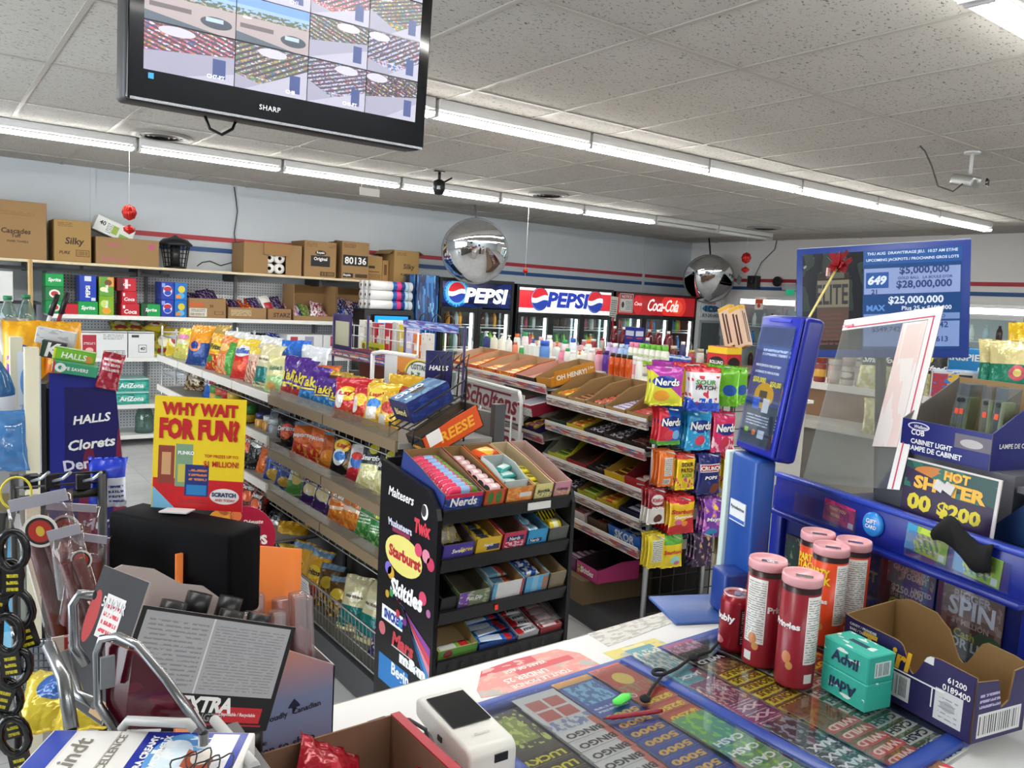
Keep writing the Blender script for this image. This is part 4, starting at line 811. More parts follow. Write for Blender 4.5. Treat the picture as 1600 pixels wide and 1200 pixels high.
KIND = {
 'yelpink': (bk('#d8c838', ('r', 0, 0, 1, .5, '#cfd06a'), ('n', 0, .05, 1, .45, '#e0922c', 6, .58), ('e', .5, .68, .32, .1, '#d88aa8'), ('e', .5, .52, .35, .07, '#e8e0c0')), ()),
 'oranblue': (bk('#ee9a1e', ('w', .48, .12, '#1c4488'), ('e', .45, .5, .3, .16, '#e8843a'), ('e', .45, .5, .2, .1, '#27408a')), ()),
 'blackgold': (bk('#2a241e', ('r', 0, .7, 1, 1, '#b89a48'), ('e', .5, .5, .3, .12, '#6a3a34')), ()),
 'whitegreen': (bk('#dfe3e0', ('e', .6, .5, .25, .2, '#3f9a58'), ('r', 0, 0, 1, .3, '#e8e8e4')), ()),
 'fritos': (bk('#eaa41e', ('r', 0, 0, 1, .42, '#c83a22'), ('n', 0, .05, 1, .4, '#d8c02c', 7, .55), ('e', .5, .62, .36, .13, '#f0cf34'), ('e', .25, .3, .2, .1, '#3f8a3a')), (('Fritos', .62, .6, TK, None, .25),)),
 'orangreen': (bk('#e8803a', ('n', 0, 0, 1, .5, '#e8b48a', 6, .5), ('r', .68, 0, 1, .85, '#4a9a3a'), ('e', .4, .68, .3, .1, '#f0c070')), ()),
 'redruff': (bk('#d42c22', ('r', 0, .72, 1, 1, '#e8c63a'), ('e', .5, .66, .4, .14, '#e8e6ea'), ('e', .5, .3, .35, .12, '#e4542c')), (('Ruffles', .66, .62, TBL, None, .25),)),
 'pinkstripe': (bk('#d8b4a0', ('d', 0, 0, 1, .6, '#b86a5c', 6, .8), ('n', 0, 0, 1, .5, '#e2c898', 7, .55), ('r', 0, .8, 1, 1, '#e0c84a')), ()),
 'teal': (bk('#d8cfa4', ('r', 0, .06, 1, .45, '#12746e'), ('n', 0, 0, 1, .12, '#d6c48a', 8, .5), ('e', .5, .62, .3, .08, '#efe8cc')), (("Miss Vickie's", .62, .55, mat('#5a4a2c', .5), None, .3),)),
 'palegreen': (bk('#dcd89a', ('r', 0, 0, 1, .42, '#a8cf8a'), ('e', .35, .16, .2, .1, '#e2a85a'), ('e', .5, .62, .32, .09, '#ece8c0')), (("Vickie's", .62, .5, mat('#4a7a4a', .5), None, .3),)),
 'takis': (bk('#4b2386', ('d', 0, .02, 1, .3, '#d8b828', 3, .7), ('w', .2, .1, '#b83a3a'), ('r', .1, .3, .9, .34, '#e8d82c')), (('Takis', .52, .84, TY, .26, .12),)),
 'takisblue': (bk('#4b2386', ('r', 0, 0, 1, .34, '#2a78c0'), ('n', 0, 0, 1, .3, '#6ab4e0', 6, .55), ('r', .1, .36, .9, .4, '#e8d82c')), (('Takis', .56, .84, TY, .26, .12),)),
 'laysred': (bk('#c01e2c', ('w', .1, .5, '#d0453a'), ('e', .45, .58, .33, .17, '#f0c22e'), ('e', .2, .45, .16, .22, '#e6e2dc'), ('e', .8, .5, .14, .08, '#e0482c'), ('n', 0, 0, 1, .18, '#d88a4a', 7, .5)), (("Lay's", .58, .56, TR, .13, .1),)),
 'laysyel': (bk('#dfb52a', ('e', .42, .68, .32, .15, '#f2d850'), ('e', .4, .48, .26, .12, '#2f7cc8'), ('r', .14, .16, .52, .42, '#ebe6da'), ('e', .75, .2, .22, .12, '#c89a3a')), (("Lay's", .68, .56, TR, .13, .1),)),
 'laysyel2': (bk('#d8a828', ('e', .5, .6, .36, .15, '#c03a2c'), ('r', .1, .1, .5, .4, '#d8d4cc')), ()),
 'tostwhite': (bk('#e2e4e4', ('r', 0, 0, 1, .25, '#4a8a4a'), ('e', .5, .6, .3, .12, '#c83a3c'), ('n', 0, .1, 1, .4, '#d8c88a', 6, .52)), ()),
 'bluewhite': (bk('#2a6ac8', ('e', .5, .5, .34, .16, '#e6e8ee'), ('e', .5, .5, .2, .1, '#c0383c')), ()),
 'whiteblue': (bk('#dfe4ea', ('r', 0, .0, 1, .3, '#3468b8'), ('e', .5, .55, .3, .12, '#c8566a')), ()),
 'cheetos': (bk('#e2702a', ('n', 0, 0, 1, .45, '#d8a03a', 6, .5), ('e', .5, .6, .35, .12, '#f0d8a0')), ()),
 'brownbag': (bk('#6b3a24', ('n', 0, 0, 1, .6, '#c89a5a', 6, .53), ('r', 0, .84, 1, 1, '#d0a83a'), ('e', .5, .6, .3, .1, '#e0d8c8')), ()),
 'doritosblk': (bk('#17161a', ('e', .55, .5, .3, .2, '#b82c24'), ('e', .5, .35, .2, .1, '#d8602c'), ('n', 0, 0, 1, 1, '#3a3a44', 5, .64)), (('Doritos', .56, .7, TW, None, .2),)),
 'greybag': (bk('#5a6068', ('e', .5, .5, .26, .18, '#c83a2c'), ('n', 0, 0, 1, .4, '#2c2c30', 5, .5), ('r', 0, .86, 1, 1, '#8a94a0')), (('Doritos', .56, .6, TW, None, .2),)),
 'popcorn': (bk('#d8682a', ('w', .5, -.3, '#c2302a'), ('n', 0, 0, 1, .35, '#e09a3a', 6, .52), ('r', 0, .9, 1, 1, '#7fa8c8')), (('popcorners', .58, .8, TW, None, 0),)),
 'oranbrown': (bk('#b85a22', ('r', 0, .88, 1, 1, '#88b0cc'), ('e', .5, .3, .4, .2, '#dc8a34')), ()),
 'laysblk': (bk('#191719', ('e', .4, .64, .3, .14, '#e0b82c'), ('e', .35, .4, .22, .18, '#dcdcd8'), ('e', .38, .42, .2, .1, '#3a78c0'), ('e', .75, .25, .2, .12, '#7a5a2c')), (("Lay's", .64, .5, TR, .12, .1),)),
 'layswhite': (bk('#d8d4d0', ('w', .3, .3, '#b02834'), ('e', .5, .55, .32, .15, '#3a70c0'), ('e', .45, .7, .25, .1, '#c8342c')), ()),
 'smartfood': (bk('#26272a', ('r', 0, 0, 1, .44, '#d6d290'), ('n', 0, 0, 1, .42, '#f0ecc4', 7, .5), ('e', .45, .72, .15, .1, '#b8b02c'), ('r', 0, .9, 1, 1, '#7a8fae')), (('Smartfood', .55, .8, TW, None, .35),)),
 'doritosorg': (bk('#d8601c', ('n', 0, 0, 1, .4, '#e88a3a', 5, .5), ('r', .6, .3, 1, 1, '#1c1a1c')), (('Doritos', .7, .7, TW, None, .2),)),
 'doritosblue': (bk('#163a86', ('n', 0, 0, 1, 1, '#2a60b8', 5, .6), ('e', .5, .2, .3, .12, '#c8a040')), (('Doritos', .66, .7, TW, None, .2),)),
 'tostgreen': (bk('#dcdcd6', ('r', 0, 0, 1, .35, '#5a9a4c'), ('e', .55, .4, .24, .14, '#d8c070'), ('e', .5, .74, .36, .1, '#b02838'), ('r', 0, .88, 1, 1, '#1f3050')), (('Tostitos', .74, .6, TW, None, .25),)),
 'tostpurple': (bk('#3c2c62', ('e', .5, .4, .34, .16, '#e2cf9a'), ('e', .5, .72, .4, .12, '#c02438'), ('n', 0, .2, 1, .6, '#d8d6d8', 5, .56), ('r', 0, 0, 1, .16, '#4a2a70')), (('Tostitos', .72, .66, TW, None, .25),)),
 'sunorange': (bk('#d4702a', ('n', 0, 0, 1, .35, '#e0963c', 5, .5), ('e', .5, .6, .34, .14, '#e8a060'), ('r', .1, .3, .9, .38, '#ecd0b0'), ('r', .2, .88, .9, .97, '#8fb4d0')), (('Sun', .6, .44, TW, .13, .2),)),
 'sungreen': (bk('#3c8a46', ('n', 0, 0, 1, .4, '#8ab070', 5, .52), ('e', .45, .74, .2, .1, '#c8d84a'), ('l', .15, .3, .7, .5, '#dfe8d4', 3)), ()),
 'multi': (bk('#d8d4d8', ('n', 0, 0, 1, 1, '#8c2440', 6, .54), ('n', 0, 0, 1, .6, '#5a3a78', 7, .57), ('r', .1, .1, .9, .28, '#3f6a8a'), ('e', .5, .4, .3, .12, '#d8b44a')), ()),
 'multiteal': (bk('#c8cac8', ('r', 0, 0, 1, .45, '#1f9a8e'), ('n', 0, .4, 1, 1, '#a8283c', 6, .52), ('l', .1, .2, .9, .4, '#d8f0ea', 3)), ()),
 'limebag': (bk('#8cc83a', ('r', 0, .66, 1, 1, '#7a2a50'), ('n', 0, 0, 1, .6, '#b4e04c', 5, .55), ('e', .5, .7, .3, .1, '#d8d8e0')), ()),
 'clearbrown': (bk('#a89a70', ('n', 0, 0, 1, 1, '#5a3424', 6, .5), ('r', 0, .75, 1, 1, '#c8ccb0'), ('e', .5, .5, .25, .14, '#b8a890')), ()),
 'redblk': (bk('#2a1416', ('n', 0, 0, 1, 1, '#8c2420', 5, .5), ('e', .5, .4, .26, .14, '#d8602c')), (('Doritos', .62, .6, TW, None, .2),)),
 'yelblue': (bk('#dca424', ('n', 0, 0, 1, .55, '#22347c', 6, .47), ('e', .5, .62, .36, .16, '#e8c83a'), ('n', 0, 0, 1, .4, '#2c3c86', 8, .52)), (('Ruffles', .62, .6, TB, None, .25),)),
 'fritoyel': (bk('#dfa522', ('r', 0, 0, 1, .25, '#b82c24'), ('e', .5, .52, .32, .14, '#f0cf34'), ('r', 0, .84, 1, .97, '#7fa4c4')), (('Fritos', .52, .55, TK, None, .25),)),
 'chzbrown': (bk('#5a4018', ('n', 0, 0, 1, .6, '#c89a2c', 6, .52), ('e', .5, .56, .3, .14, '#d8b83a'), ('r', 0, .86, 1, 1, '#7f9ab4')), ()),
 'purwhite': (bk('#3a2a66', ('n', 0, 0, 1, 1, '#d8d4d8', 6, .55), ('r', .1, .55, .9, .62, '#c8402c')), ()),
 'blackbag': (bk('#0f1210', ('n', 0, 0, 1, 1, '#2c3a30', 5, .6), ('e', .5, .6, .3, .1, '#d8d8d4')), (('Doritos', .62, .6, TW, None, .2),)),
}
DESC = dict(yelpink='yellow bag with a pink band', oranblue='orange bag with a blue base', blackgold='black and gold bag', whitegreen='white bag with a green mark', fritos='orange bag with a red base', orangreen='orange bag with a green stripe', redruff='red bag with a yellow top', pinkstripe='pink striped bag', teal='cream and teal bag', palegreen='cream and pale green bag', takis='purple bag', takisblue='purple bag with a blue base', laysred='red bag with a yellow disc', laysyel='yellow bag with a blue ribbon', laysyel2='yellow bag with a red disc', tostwhite='white topped bag', bluewhite='blue bag with a white disc', whiteblue='white bag with a blue base', cheetos='orange bag', brownbag='brown bag with a yellow top', doritosblk='black bag with a red burst', greybag='grey and black bag', popcorn='orange and red bag', oranbrown='rust bag', laysblk='black bag with a yellow disc', layswhite='white bag with a blue disc', smartfood='black bag with a cream base', doritosorg='orange and black bag', doritosblue='dark blue bag', tostgreen='white bag with a green base', tostpurple='purple and white bag', sunorange='orange bag with a pale band', sungreen='green bag', multi='red, white and purple bag', multiteal='red and teal bag', limebag='lime green bag', clearbrown='brown clear bag', redblk='dark red and black bag', yelblue='yellow and navy bag', fritoyel='yellow bag with a blue top', chzbrown='brown and gold bag', purwhite='violet and white bag', blackbag='black bag')
def chiprow(row, x, z, items, rowname, tilt=-14, small=False):
    """items: (kind, px, py, w, h) with the pixel of the bag's foot on the plane X = x"""
    pts = sorted(((PX(px, py, x).y, k, w*.97, h*((.7 if row == 1 else .84) if PX(px, py, x).y < 4.1 else (.8 if row == 1 else .9))*(1.12 if k in ('sunorange', 'smartfood', 'teal', 'doritosblue') else 1)) for k, px, py, w, h in items))
    for i, (y, k, w, h) in enumerate(pts):
        m, words = KIND[k]
        bag('snack_bag', m, F(x+rnd.uniform(-.012, .012), y, z, -66+rnd.uniform(-12, 12), tilt+rnd.uniform(-4, 4), rnd.uniform(-4, 4)),
            '%s on the %s, %s from candy rack' % (DESC[k], rowname, ORD[i]), 'snack bag', 'bags on the '+rowname, w, h, round(w*.36, 3), i % 3, words if w > .14 else ())
chiprow(1, GX+.085, 1.112, [('yelpink', 281, 549, .2, .29), ('oranblue', 308, 560, .2, .33), ('fritos', 333, 575, .19, .3), ('orangreen', 350, 583, .19, .3), ('redruff', 372, 592, .2, .31),
  ('pinkstripe', 393, 600, .18, .26), ('teal', 412, 608, .19, .28), ('palegreen', 433, 618, .2, .29), ('takis', 452, 628, .16, .3), ('takis', 467, 634, .16, .3), ('takisblue', 486, 642, .17, .27), ('takisblue', 503, 648, .16, .21), ('takisblue', 524, 656, .165, .2),
  ('laysred', 549, 667, .18, .26), ('laysred', 566, 672, .14, .23), ('laysyel', 588, 683, .175, .27), ('laysyel2', 605, 689, .14, .22)], 'top chip shelf')
chiprow(1, GX+.3, 1.112, [('oranblue', 318, 533, .2, .3), ('blackgold', 343, 540, .21, .33), ('whitegreen', 366, 550, .2, .3), ('tostwhite', 392, 558, .2, .3), ('tostwhite', 415, 566, .2, .31), ('tostwhite', 438, 575, .2, .3), ('bluewhite', 461, 583, .2, .32), ('whiteblue', 482, 590, .2, .3),
  ('cheetos', 507, 600, .2, .22), ('brownbag', 529, 608, .17, .2), ('brownbag', 550, 616, .17, .2), ('brownbag', 574, 626, .17, .2), ('laysyel2', 632, 655, .18, .28)], 'rear top chip row', -6)
chiprow(2, GX+.08, .842, [('greybag', 428, 705, .16, .23), ('doritosblk', 446, 713, .15, .22), ('popcorn', 474, 728, .18, .21), ('popcorn', 493, 738, .17, .23), ('oranbrown', 512, 748, .16, .21), ('laysblk', 535, 760, .175, .25), ('layswhite', 557, 772, .15, .2), ('smartfood', 577, 784, .17, .25), ('smartfood', 600, 797, .165, .24)], 'second chip shelf', -18)
chiprow(2, GX+.28, .842, [('greybag', 470, 700, .2, .2), ('oranbrown', 500, 715, .18, .23), ('blackbag', 530, 730, .2, .22), ('blackgold', 560, 745, .2, .22), ('blackbag', 590, 760, .2, .23)], 'rear second chip row', -8)
chiprow(2, GX+.14, .902, [('clearbrown', 300, 612, .18, .2), ('bluewhite', 330, 638, .2, .24), ('laysyel2', 352, 646, .18, .24), ('yelpink', 372, 652, .18, .22)], 'far second chip shelf', -14)
chiprow(3, GX+.08, .657, [('clearbrown', 273, 652, .17, .23), ('clearbrown', 290, 668, .17, .2), ('limebag', 318, 692, .18, .24), ('multi', 340, 706, .17, .25), ('limebag', 354, 716, .18, .24), ('redblk', 372, 728, .17, .24), ('doritosblk', 388, 740, .18, .26), ('blackbag', 404, 750, .18, .26)], 'far third chip shelf', -16)
chiprow(3, GX+.08, .632, [('doritosorg', 412, 764, .17, .27), ('doritosblue', 431, 775, .18, .27), ('doritosblue', 446, 785, .15, .22), ('tostgreen', 462, 797, .18, .25), ('tostpurple', 486, 812, .16, .23), ('tostpurple', 503, 822, .16, .24), ('tostpurple', 519, 832, .15, .2), ('sunorange', 530, 842, .15, .2), ('sunorange', 547, 852, .17, .27), ('sungreen', 572, 868, .17, .24), ('sungreen', 591, 882, .15, .2), ('sungreen', 604, 890, .15, .2)], 'third chip shelf', -18)
chiprow(3, GX+.28, .632, [('doritosblue', 470, 770, .2, .24), ('blackbag', 500, 785, .2, .22), ('greybag', 530, 800, .2, .24), ('oranbrown', 562, 820, .2, .22), ('sungreen', 590, 838, .18, .22)], 'rear third chip row', -8)
chiprow(4, GX+.08, .372, [('clearbrown', 307, 760, .17, .22), ('multi', 322, 772, .18, .25), ('multi', 340, 786, .18, .24), ('multiteal', 356, 798, .17, .24), ('multi', 370, 805, .17, .26), ('redblk', 385, 815, .18, .25), ('redblk', 400, 825, .17, .23)], 'far lowest chip shelf', -18)
chiprow(4, GX+.1, .166, [('blackbag', 418, 885, .2, .36), ('yelblue', 442, 895, .2, .33), ('fritoyel', 464, 910, .17, .27), ('fritoyel', 486, 925, .17, .28), ('chzbrown', 504, 935, .14, .24), ('chzbrown', 524, 945, .14, .22), ('teal', 549, 985, .16, .26), ('teal', 572, 995, .17, .28), ('purwhite', 598, 1010, .15, .27)], 'bottom wire basket', -20)
dipc = [('#b02c28', 'red'), ('#c8a42c', 'yellow'), ('#4a8a3c', 'green'), ('#b8502a', 'orange')]
n = 0
for i in range(6):
    for k in range(3 if i < 4 else 2):
        c, cn = dipc[(i+k) % 4]; y = 5.0-.115*i
        o = bottle('dip_tin', 'flat %s dip tin in the second chip shelf, stack %d from the blue bag, %s' % (cn, i+1, ('bottom', 'middle', 'top')[k]) if 0 else '%s dip tin, %s of its stack, %s stack from the blue bag' % (cn, ('bottom', 'second', 'third')[k], ORD[i]), F(GX+.07, y, .9025+.0462*k), mat(c, .35), mat(('#8a2420', '#3f7a34', '#d0b840', '#2a2a70')[(i+k*2) % 4], .35), .046, .05, 'can', group='dip tins on the second chip shelf', cat='tin')
for i, (px, py) in enumerate(((412, 668), (424, 674), (434, 679))):
    P = PX(px, py, GX+.1); bottle('snack_tub', 'see-through snack tub beside the dip tins, %s from the tins' % ORD[i], F(GX+.1, P.y, .8425), mat(('#d89a3a', '#c8902c', '#9aa0a4')[i], .2), mat(('#2c3a70', '#d8d8d4', '#c8d0d4')[i], .3), .13, .048, 'jar', group='snack tubs by the dip tins', cat='tub')
P = PX(318, 655, GX-.02); o = tag(MB().box((0, 0, -.07), (.12, .002, .14), pr('#dfe1df', ('r', .12, .35, .88, .75, '#e8e8e6'), ('l', .15, .4, .85, .7, '#3a3c40', 2, .7), r=.6)).build('price_card', M=F(P.x, P.y, .857, -90, 8, 6)), 'white price card hanging from the far second chip rail', 'price card')
o = tag(MB().box((0, 0, -.04), (.15, .002, .08), pr('#dcdcd8', ('l', .08, .15, .92, .85, '#8a8c90', 4), r=.6)).build('price_card', M=F(GX-.028, 3.38, .352, -90, 10, 0)), 'grey price card hanging from the bottom wire basket', 'price card')
r = root('wire_rack', 'tall grey wire rack at the far end of the chip gondola', 'shelf', F(1.7, 6.62, 0))
for x in (-.1, .5):
    for y in (-.18, .25): MB().tube([(x, y, 0), (x, y, 1.3)],   .008, STEEL, 8).build('post', r)
for z in (.3, .62, .92, 1.22):
    b = MB()
    for i in range(7): b.tube([(-.1, -.18+.43*i/6, z), (.5, -.18+.43*i/6, z)], .003, STEEL, 4)
    for y in (-.18, .25): b.tube([(-.1, y, z+.03), (.5, y, z+.03)], .005, STEEL, 5)
    for x in (-.1, .2, .5): b.tube([(x, -.18, z), (x, .25, z)], .005, STEEL, 5)
    b.build('wire_shelf', r)
b = MB()
for s in (-1, 1): b.tube([(-.1 if s > 0 else .5, -.18, .32), (.5 if s > 0 else -.1, -.18, .9)], .004, STEEL, 5)
b.build('cross_brace', r)
for i, (z, c, lab) in enumerate(((.926, '#8a8f94', 'grey foil pouch lying on the upper wire rack shelf'), (.626, '#2f8a70', 'green box lying on the middle wire rack shelf'), (.306, '#6a4a8a', 'violet bag lying on the lowest wire rack shelf'))):
    if i == 1: carton('green_box', lab, F(1.9, 6.65, z), (.26, .2, .1), mat(c, .4), 'box', None, (), .004)
    else: bag('snack_bag', bk(c, ('n', 0, 0, 1, 1, '#d8d8dc', 5, .55)), F(1.88, 6.57, z+.03, 20, -84), lab, 'snack bag', None, .2, .26, .06, i)
G2 = F(2.72, 2.95, 0, -98); G2i = G2.inverted()
OU = Vector((math.sin(R(8)), math.cos(R(8)), 0)); ON = Vector((math.cos(R(8)), -math.sin(R(8)), 0)); GO = Vector((2.72, 2.95, 0))
def PS(px, py, s):      # point of a ray on the cross plane at distance s along the gondola
    d = ray(px, py); t = ((GO+OU*s-EYE) @ OU)/(d @ OU) if 0 else (GO+OU*s-EYE).dot(OU)/d.dot(OU); return EYE+d*t
def PN(px, py, n):      # point of a ray on the plane at depth n into the gondola
    d = ray(px, py); t = (GO+ON*n-EYE).dot(ON)/d.dot(ON); return EYE+d*t
tagm = pr('#e4e0d8', ('v', 0, .12, 1, .9, ('#e8e4dc', '#c8b8a8', '#e8e4dc', '#a87068', '#dcdcd8', '#6a7a90', '#e8e4dc'), 14), ('l', 0, .3, 1, .7, '#6a5a54', 2), r=.45)
tagc = pr('#e8e6dc', ('v', 0, .1, 1, .9, ('#e8d8a0', '#4a8a9a', '#e8e6dc', '#c84a4a', '#e8e6dc', '#3a6ab0', '#d8c050'), 12), r=.45)
r = root('candy_gondola', 'candy gondola with sloping shelves of open candy boxes', 'shelf', G2)
slm = mat('#8d8b88', .4, .3)
TILT = 11
def cshelf(x0, x1, z, tg, d=.4):
    Ms = T((x0+x1)/2, 0, z) @ Matrix.Rotation(R(TILT), 4, 'X'); w = x1-x0
    s = MB().box((0, d/2, -.008), (w, d, .014), slm).build('shelf', r, M=Ms)
    MB().box((0, -.007, -.012), (w, .012, .042), tg).build('price_rail', s)
    MB().box((0, -.008, .014), (w, .004, .012), WHT).build('rail_lip', s)
    for sx in (-1, 1):
        b = MB(); b.prism([(0, -.016), (d, -.016), (d, -.09)], .004, mat('#d5d3ce', .4), M=Matrix(((0, 1, 0, sx*(w/2+.003)-.002), (1, 0, 0, 0), (0, 0, 1, 0), (0, 0, 0, 1)))); b.build('bracket', s)
    return G2 @ Ms
ZA = (1.135, .995, .81, .67, .535)
MA = [cshelf(-.43, .45, z, (tagm, tagc, tagm, tagm, tagc)[i]) for i, z in enumerate(ZA)]
ZB = (1.185, .905, .72, .55)
TILT = 13
MBs = [cshelf(-1.75, -.45, z, tagc) for z in ZB]
MB().box((-.65, .45, .62), (2.2, .03, 1.22), mat('#4e4c4a', .6)).build('back_panel', r)
MB().box((-.65, .24, .06), (2.15, .4, .12), darkst).build('base', r)
for x in (-1.75, -.44, .45): MB().box((x, .45, .62), (.03, .05, 1.24), mat('#c9c7c2', .4)).build('upright', r)
kraft = mat('#a3814f', .8); krafti = mat('#8f6f45', .85); whi = mat('#cfc4b0', .8)
TRN = {'n': 0}
def shelf_tray(Ms, xc, w, label, out, inn, words=(), d=.3, hb=.085, hf=.028, front=None, y=.012, bars=None, mid=None, n=None):
    """a tray on a sloping shelf; bars: (material, noun, count, length, depth, height, word, word material, start)"""
    t = tray('display_box', label, Ms @ T(xc, y, .0005), w-.006, d, hb, hf, out, inn, front, words, mid=mid)
    if bars:
        m, noun, cnt, L, D, H = bars[:6]; word, wc, st = tuple(bars[6:])+(None, None, .02)[len(bars)-6:]
        for i in range(cnt):
            bar(m, Ms @ T(xc+rnd.uniform(-.003, .003), y+st+D*.55+i*(D*1.08), .0045) @ Matrix.Rotation(R(rnd.uniform(-3, 3)), 4, 'Z'), noun, noun.split(' lying')[0]+' group', min(L, w-.022), D, H, word=word, wc=wc)
    return t
bm = lambda base, *s: pr(base, *s, r=.25, m=.1)
b_yel = bm('#dfc02c', ('r', .3, .2, .7, .8, '#d8702a')); b_tan = bm('#b88a58', ('r', .2, .3, .8, .7, '#6a3a20')); b_red = bm('#3a1a18', ('r', .2, .25, .8, .75, '#c8543a'), ('n', 0, 0, 1, 1, '#c8a890', 6, .62))
b_pur = bm('#3a2f5a', ('r', .15, .2, .85, .8, '#c9c2d8'), ('l', .1, .2, .9, .8, '#4a3a78', 2)); b_twx = bm('#d8bc8c', ('r', .1, .2, .9, .8, '#c0342c'), ('l', .2, .3, .8, .7, '#ecd8b8', 1))
b_sil = bm('#26232a', ('n', 0, 0, 1, 1, '#b8b4bc', 7, .52)); b_brn = bm('#2a1814', ('r', .25, .3, .75, .7, '#7a2a24'), ('n', 0, 0, 1, 1, '#58402f', 5, .55)); b_grn = bm('#a8b83a', ('r', .2, .3, .8, .7, '#5a7a24'))
b_nav = bm('#1a1c3a', ('r', .2, .3, .8, .7, '#c0b8d0')); b_blk = bm('#141214', ('n', 0, 0, 1, 1, '#5a4a48', 6, .58)); b_ora = bm('#e0641e', ('r', .2, .25, .8, .75, '#e8a03a')); b_pink = bm('#d8587a', ('r', .2, .3, .8, .7, '#e8d8dc'))
M0, M1, M2, M3, M4 = MA
S = shelf_tray
S(M0, -.345, .165, 'brown display box of yellow bars at the hidden end of the top candy shelf', kraft, krafti, bars=(b_yel, 'yellow wrapped bar lying in the box at the top shelf end', 5, .13, .04, .026))
S(M0, -.17, .165, 'brown display box with a few tan bars on the top candy shelf', kraft, krafti, bars=(b_tan, 'tan wrapped bar lying low in its brown box', 3, .13, .036, .02))
S(M0, .0, .165, 'brown display box with a ladder of dark red bars', kraft, krafti, bars=(b_red, 'dark red wrapped bar lying in the top shelf box', 5, .14, .042, .024))
S(M0, .17, .165, 'brown display box filled with violet and white bars', kraft, krafti, bars=(b_pur, 'violet and white bar lying in the top shelf box', 8, .14, .032, .022))
S(M0, .345, .17, 'brown display box of cream and red bars at the top shelf corner', kraft, krafti, bars=(b_twx, 'cream and red bar lying in the corner box', 4, .14, .036, .024, 'Twix', mat('#c0281f', .3)))
for k in range(2):
    tw = carton('candy_carton', ('closed cream and red candy carton on the top shelf corner', 'cream and red candy carton lying over the other one')[k], M0 @ T(.37, .2+.01*k, .03+.052*k), (.15, .17, .05), bm('#dcc49a', ('r', .0, 0, 1, .3, '#d8a03a')), 'candy box', None, (), .003, 0, top=bm('#e2cda4', ('r', .05, .12, .95, .45, '#c0342c'), ('r', .05, .55, .95, .88, '#c0342c')), right=mat('#5a3420', .5))
    for j in range(2): text(tw, 'TWIX', T(0, -.04+.075*j, .0515) @ Matrix.Rotation(R(-90), 4, 'X'), mat('#f0e6d0', .4), w=.11, h=.03, bold=.04)
S(M1, -.345, .165, 'empty dark green display box on the second candy shelf', mat('#24402c', .5), mat('#4a3c2a', .8))
S(M1, -.17, .17, 'yellow display box of yellow bars on the second candy shelf', mat('#d8b828', .4), krafti, bars=(b_yel, 'yellow bar lying in the yellow second shelf box', 5, .14, .04, .028))
S(M1, .0, .165, 'open display box of dark silver bars on the second candy shelf', mat('#2a2426', .5), mat('#4a3c34', .8), bars=(b_sil, 'dark silver bar lying in the second shelf box', 7, .14, .034, .024), hb=.05)
S(M1, .165, .155, 'open display box of silver tipped bars beside the dark silver bars', mat('#3a3034', .5), mat('#4a3c34', .8), bars=(b_sil, 'silver tipped bar lying beside the dark silver bars', 6, .13, .034, .024), hb=.05)
S(M1, .34, .18, 'open display box of dark brown bars at the second shelf corner', mat('#2a1a16', .5), mat('#3a2a20', .8), bars=(b_brn, 'dark brown bar lying at the second shelf corner', 7, .155, .036, .026))
S(M2, -.33, .19, 'yellow green display box with its lid folded up on the third shelf', mat('#c8cc2c', .4), mat('#8f8a78', .8), bars=(b_grn, 'yellow green bar lying in the box with the lid', 2, .15, .04, .02), hb=.13)
S(M2, -.135, .19, 'empty red display box on the third candy shelf', mat('#a8242c', .4), mat('#4a2a1e', .8))
S(M2, .04, .15, 'display box of dark bars between the red and yellow boxes', mat('#2a1c1a', .5), mat('#3a2c22', .8), bars=(b_blk, 'dark bar lying between the red and yellow boxes', 6, .13, .034, .022))
S(M2, .2, .17, 'yellow display box of yellow brown packs on the third shelf', mat('#dfb41e', .4), mat('#b08a3a', .8), bars=(bm('#dca81e', ('r', .2, .3, .8, .7, '#5a3418')), 'yellow and brown pack lying in the yellow third shelf box', 5, .14, .04, .026), hf=.04)
S(M2, .365, .16, 'red and white display box at the third shelf corner', mat('#b01c24', .4), mat('#7a1a1e', .8), hb=.13, hf=.05, bars=(bm('#b81e26', ('e', .5, .5, .3, .3, '#e8d8d0')), 'red pack lying in the corner red box', 5, .13, .042, .03), words=())
S(M3, -.2, .15, 'dark display box at the hidden end of the fourth candy shelf', mat('#3a3438', .5), mat('#2a2422', .8), bars=(b_sil, 'grey bar lying on the fourth shelf end', 5, .13, .034, .024))
S(M3, -.03, .17, 'yellow green display box of yellow green bars on the fourth shelf', mat('#b0b62c', .4), krafti, bars=(b_grn, 'yellow green bar lying on the fourth shelf', 6, .145, .038, .026))
S(M3, .14, .16, 'yellow display box of yellow bars on the fourth shelf', mat('#d0b02a', .4), krafti, bars=(b_yel, 'yellow bar lying on the fourth shelf', 6, .14, .036, .026))
S(M3, .35, .2, 'dark blue display box of dark bars at the fourth shelf corner', mat('#1c2044', .4), mat('#2a2422', .8), bars=(b_nav, 'dark blue bar lying at the fourth shelf corner', 7, .17, .036, .026))
S(M4, -.12, .2, 'white and pink display box of white packs on the fifth shelf', mat('#d8ccc8', .5), mat('#9a8a80', .8), bars=(bm('#e0d8d6', ('r', .2, .3, .8, .7, '#c06a70')), 'white and pink pack lying on the fifth shelf', 5, .17, .042, .03), hf=.05)
S(M4, .085, .18, 'brown display box of brown packs on the fifth shelf', mat('#4a2c1c', .5), mat('#3a2a20', .8), bars=(b_brn, 'brown pack lying on the fifth shelf', 6, .16, .036, .028), hf=.05)
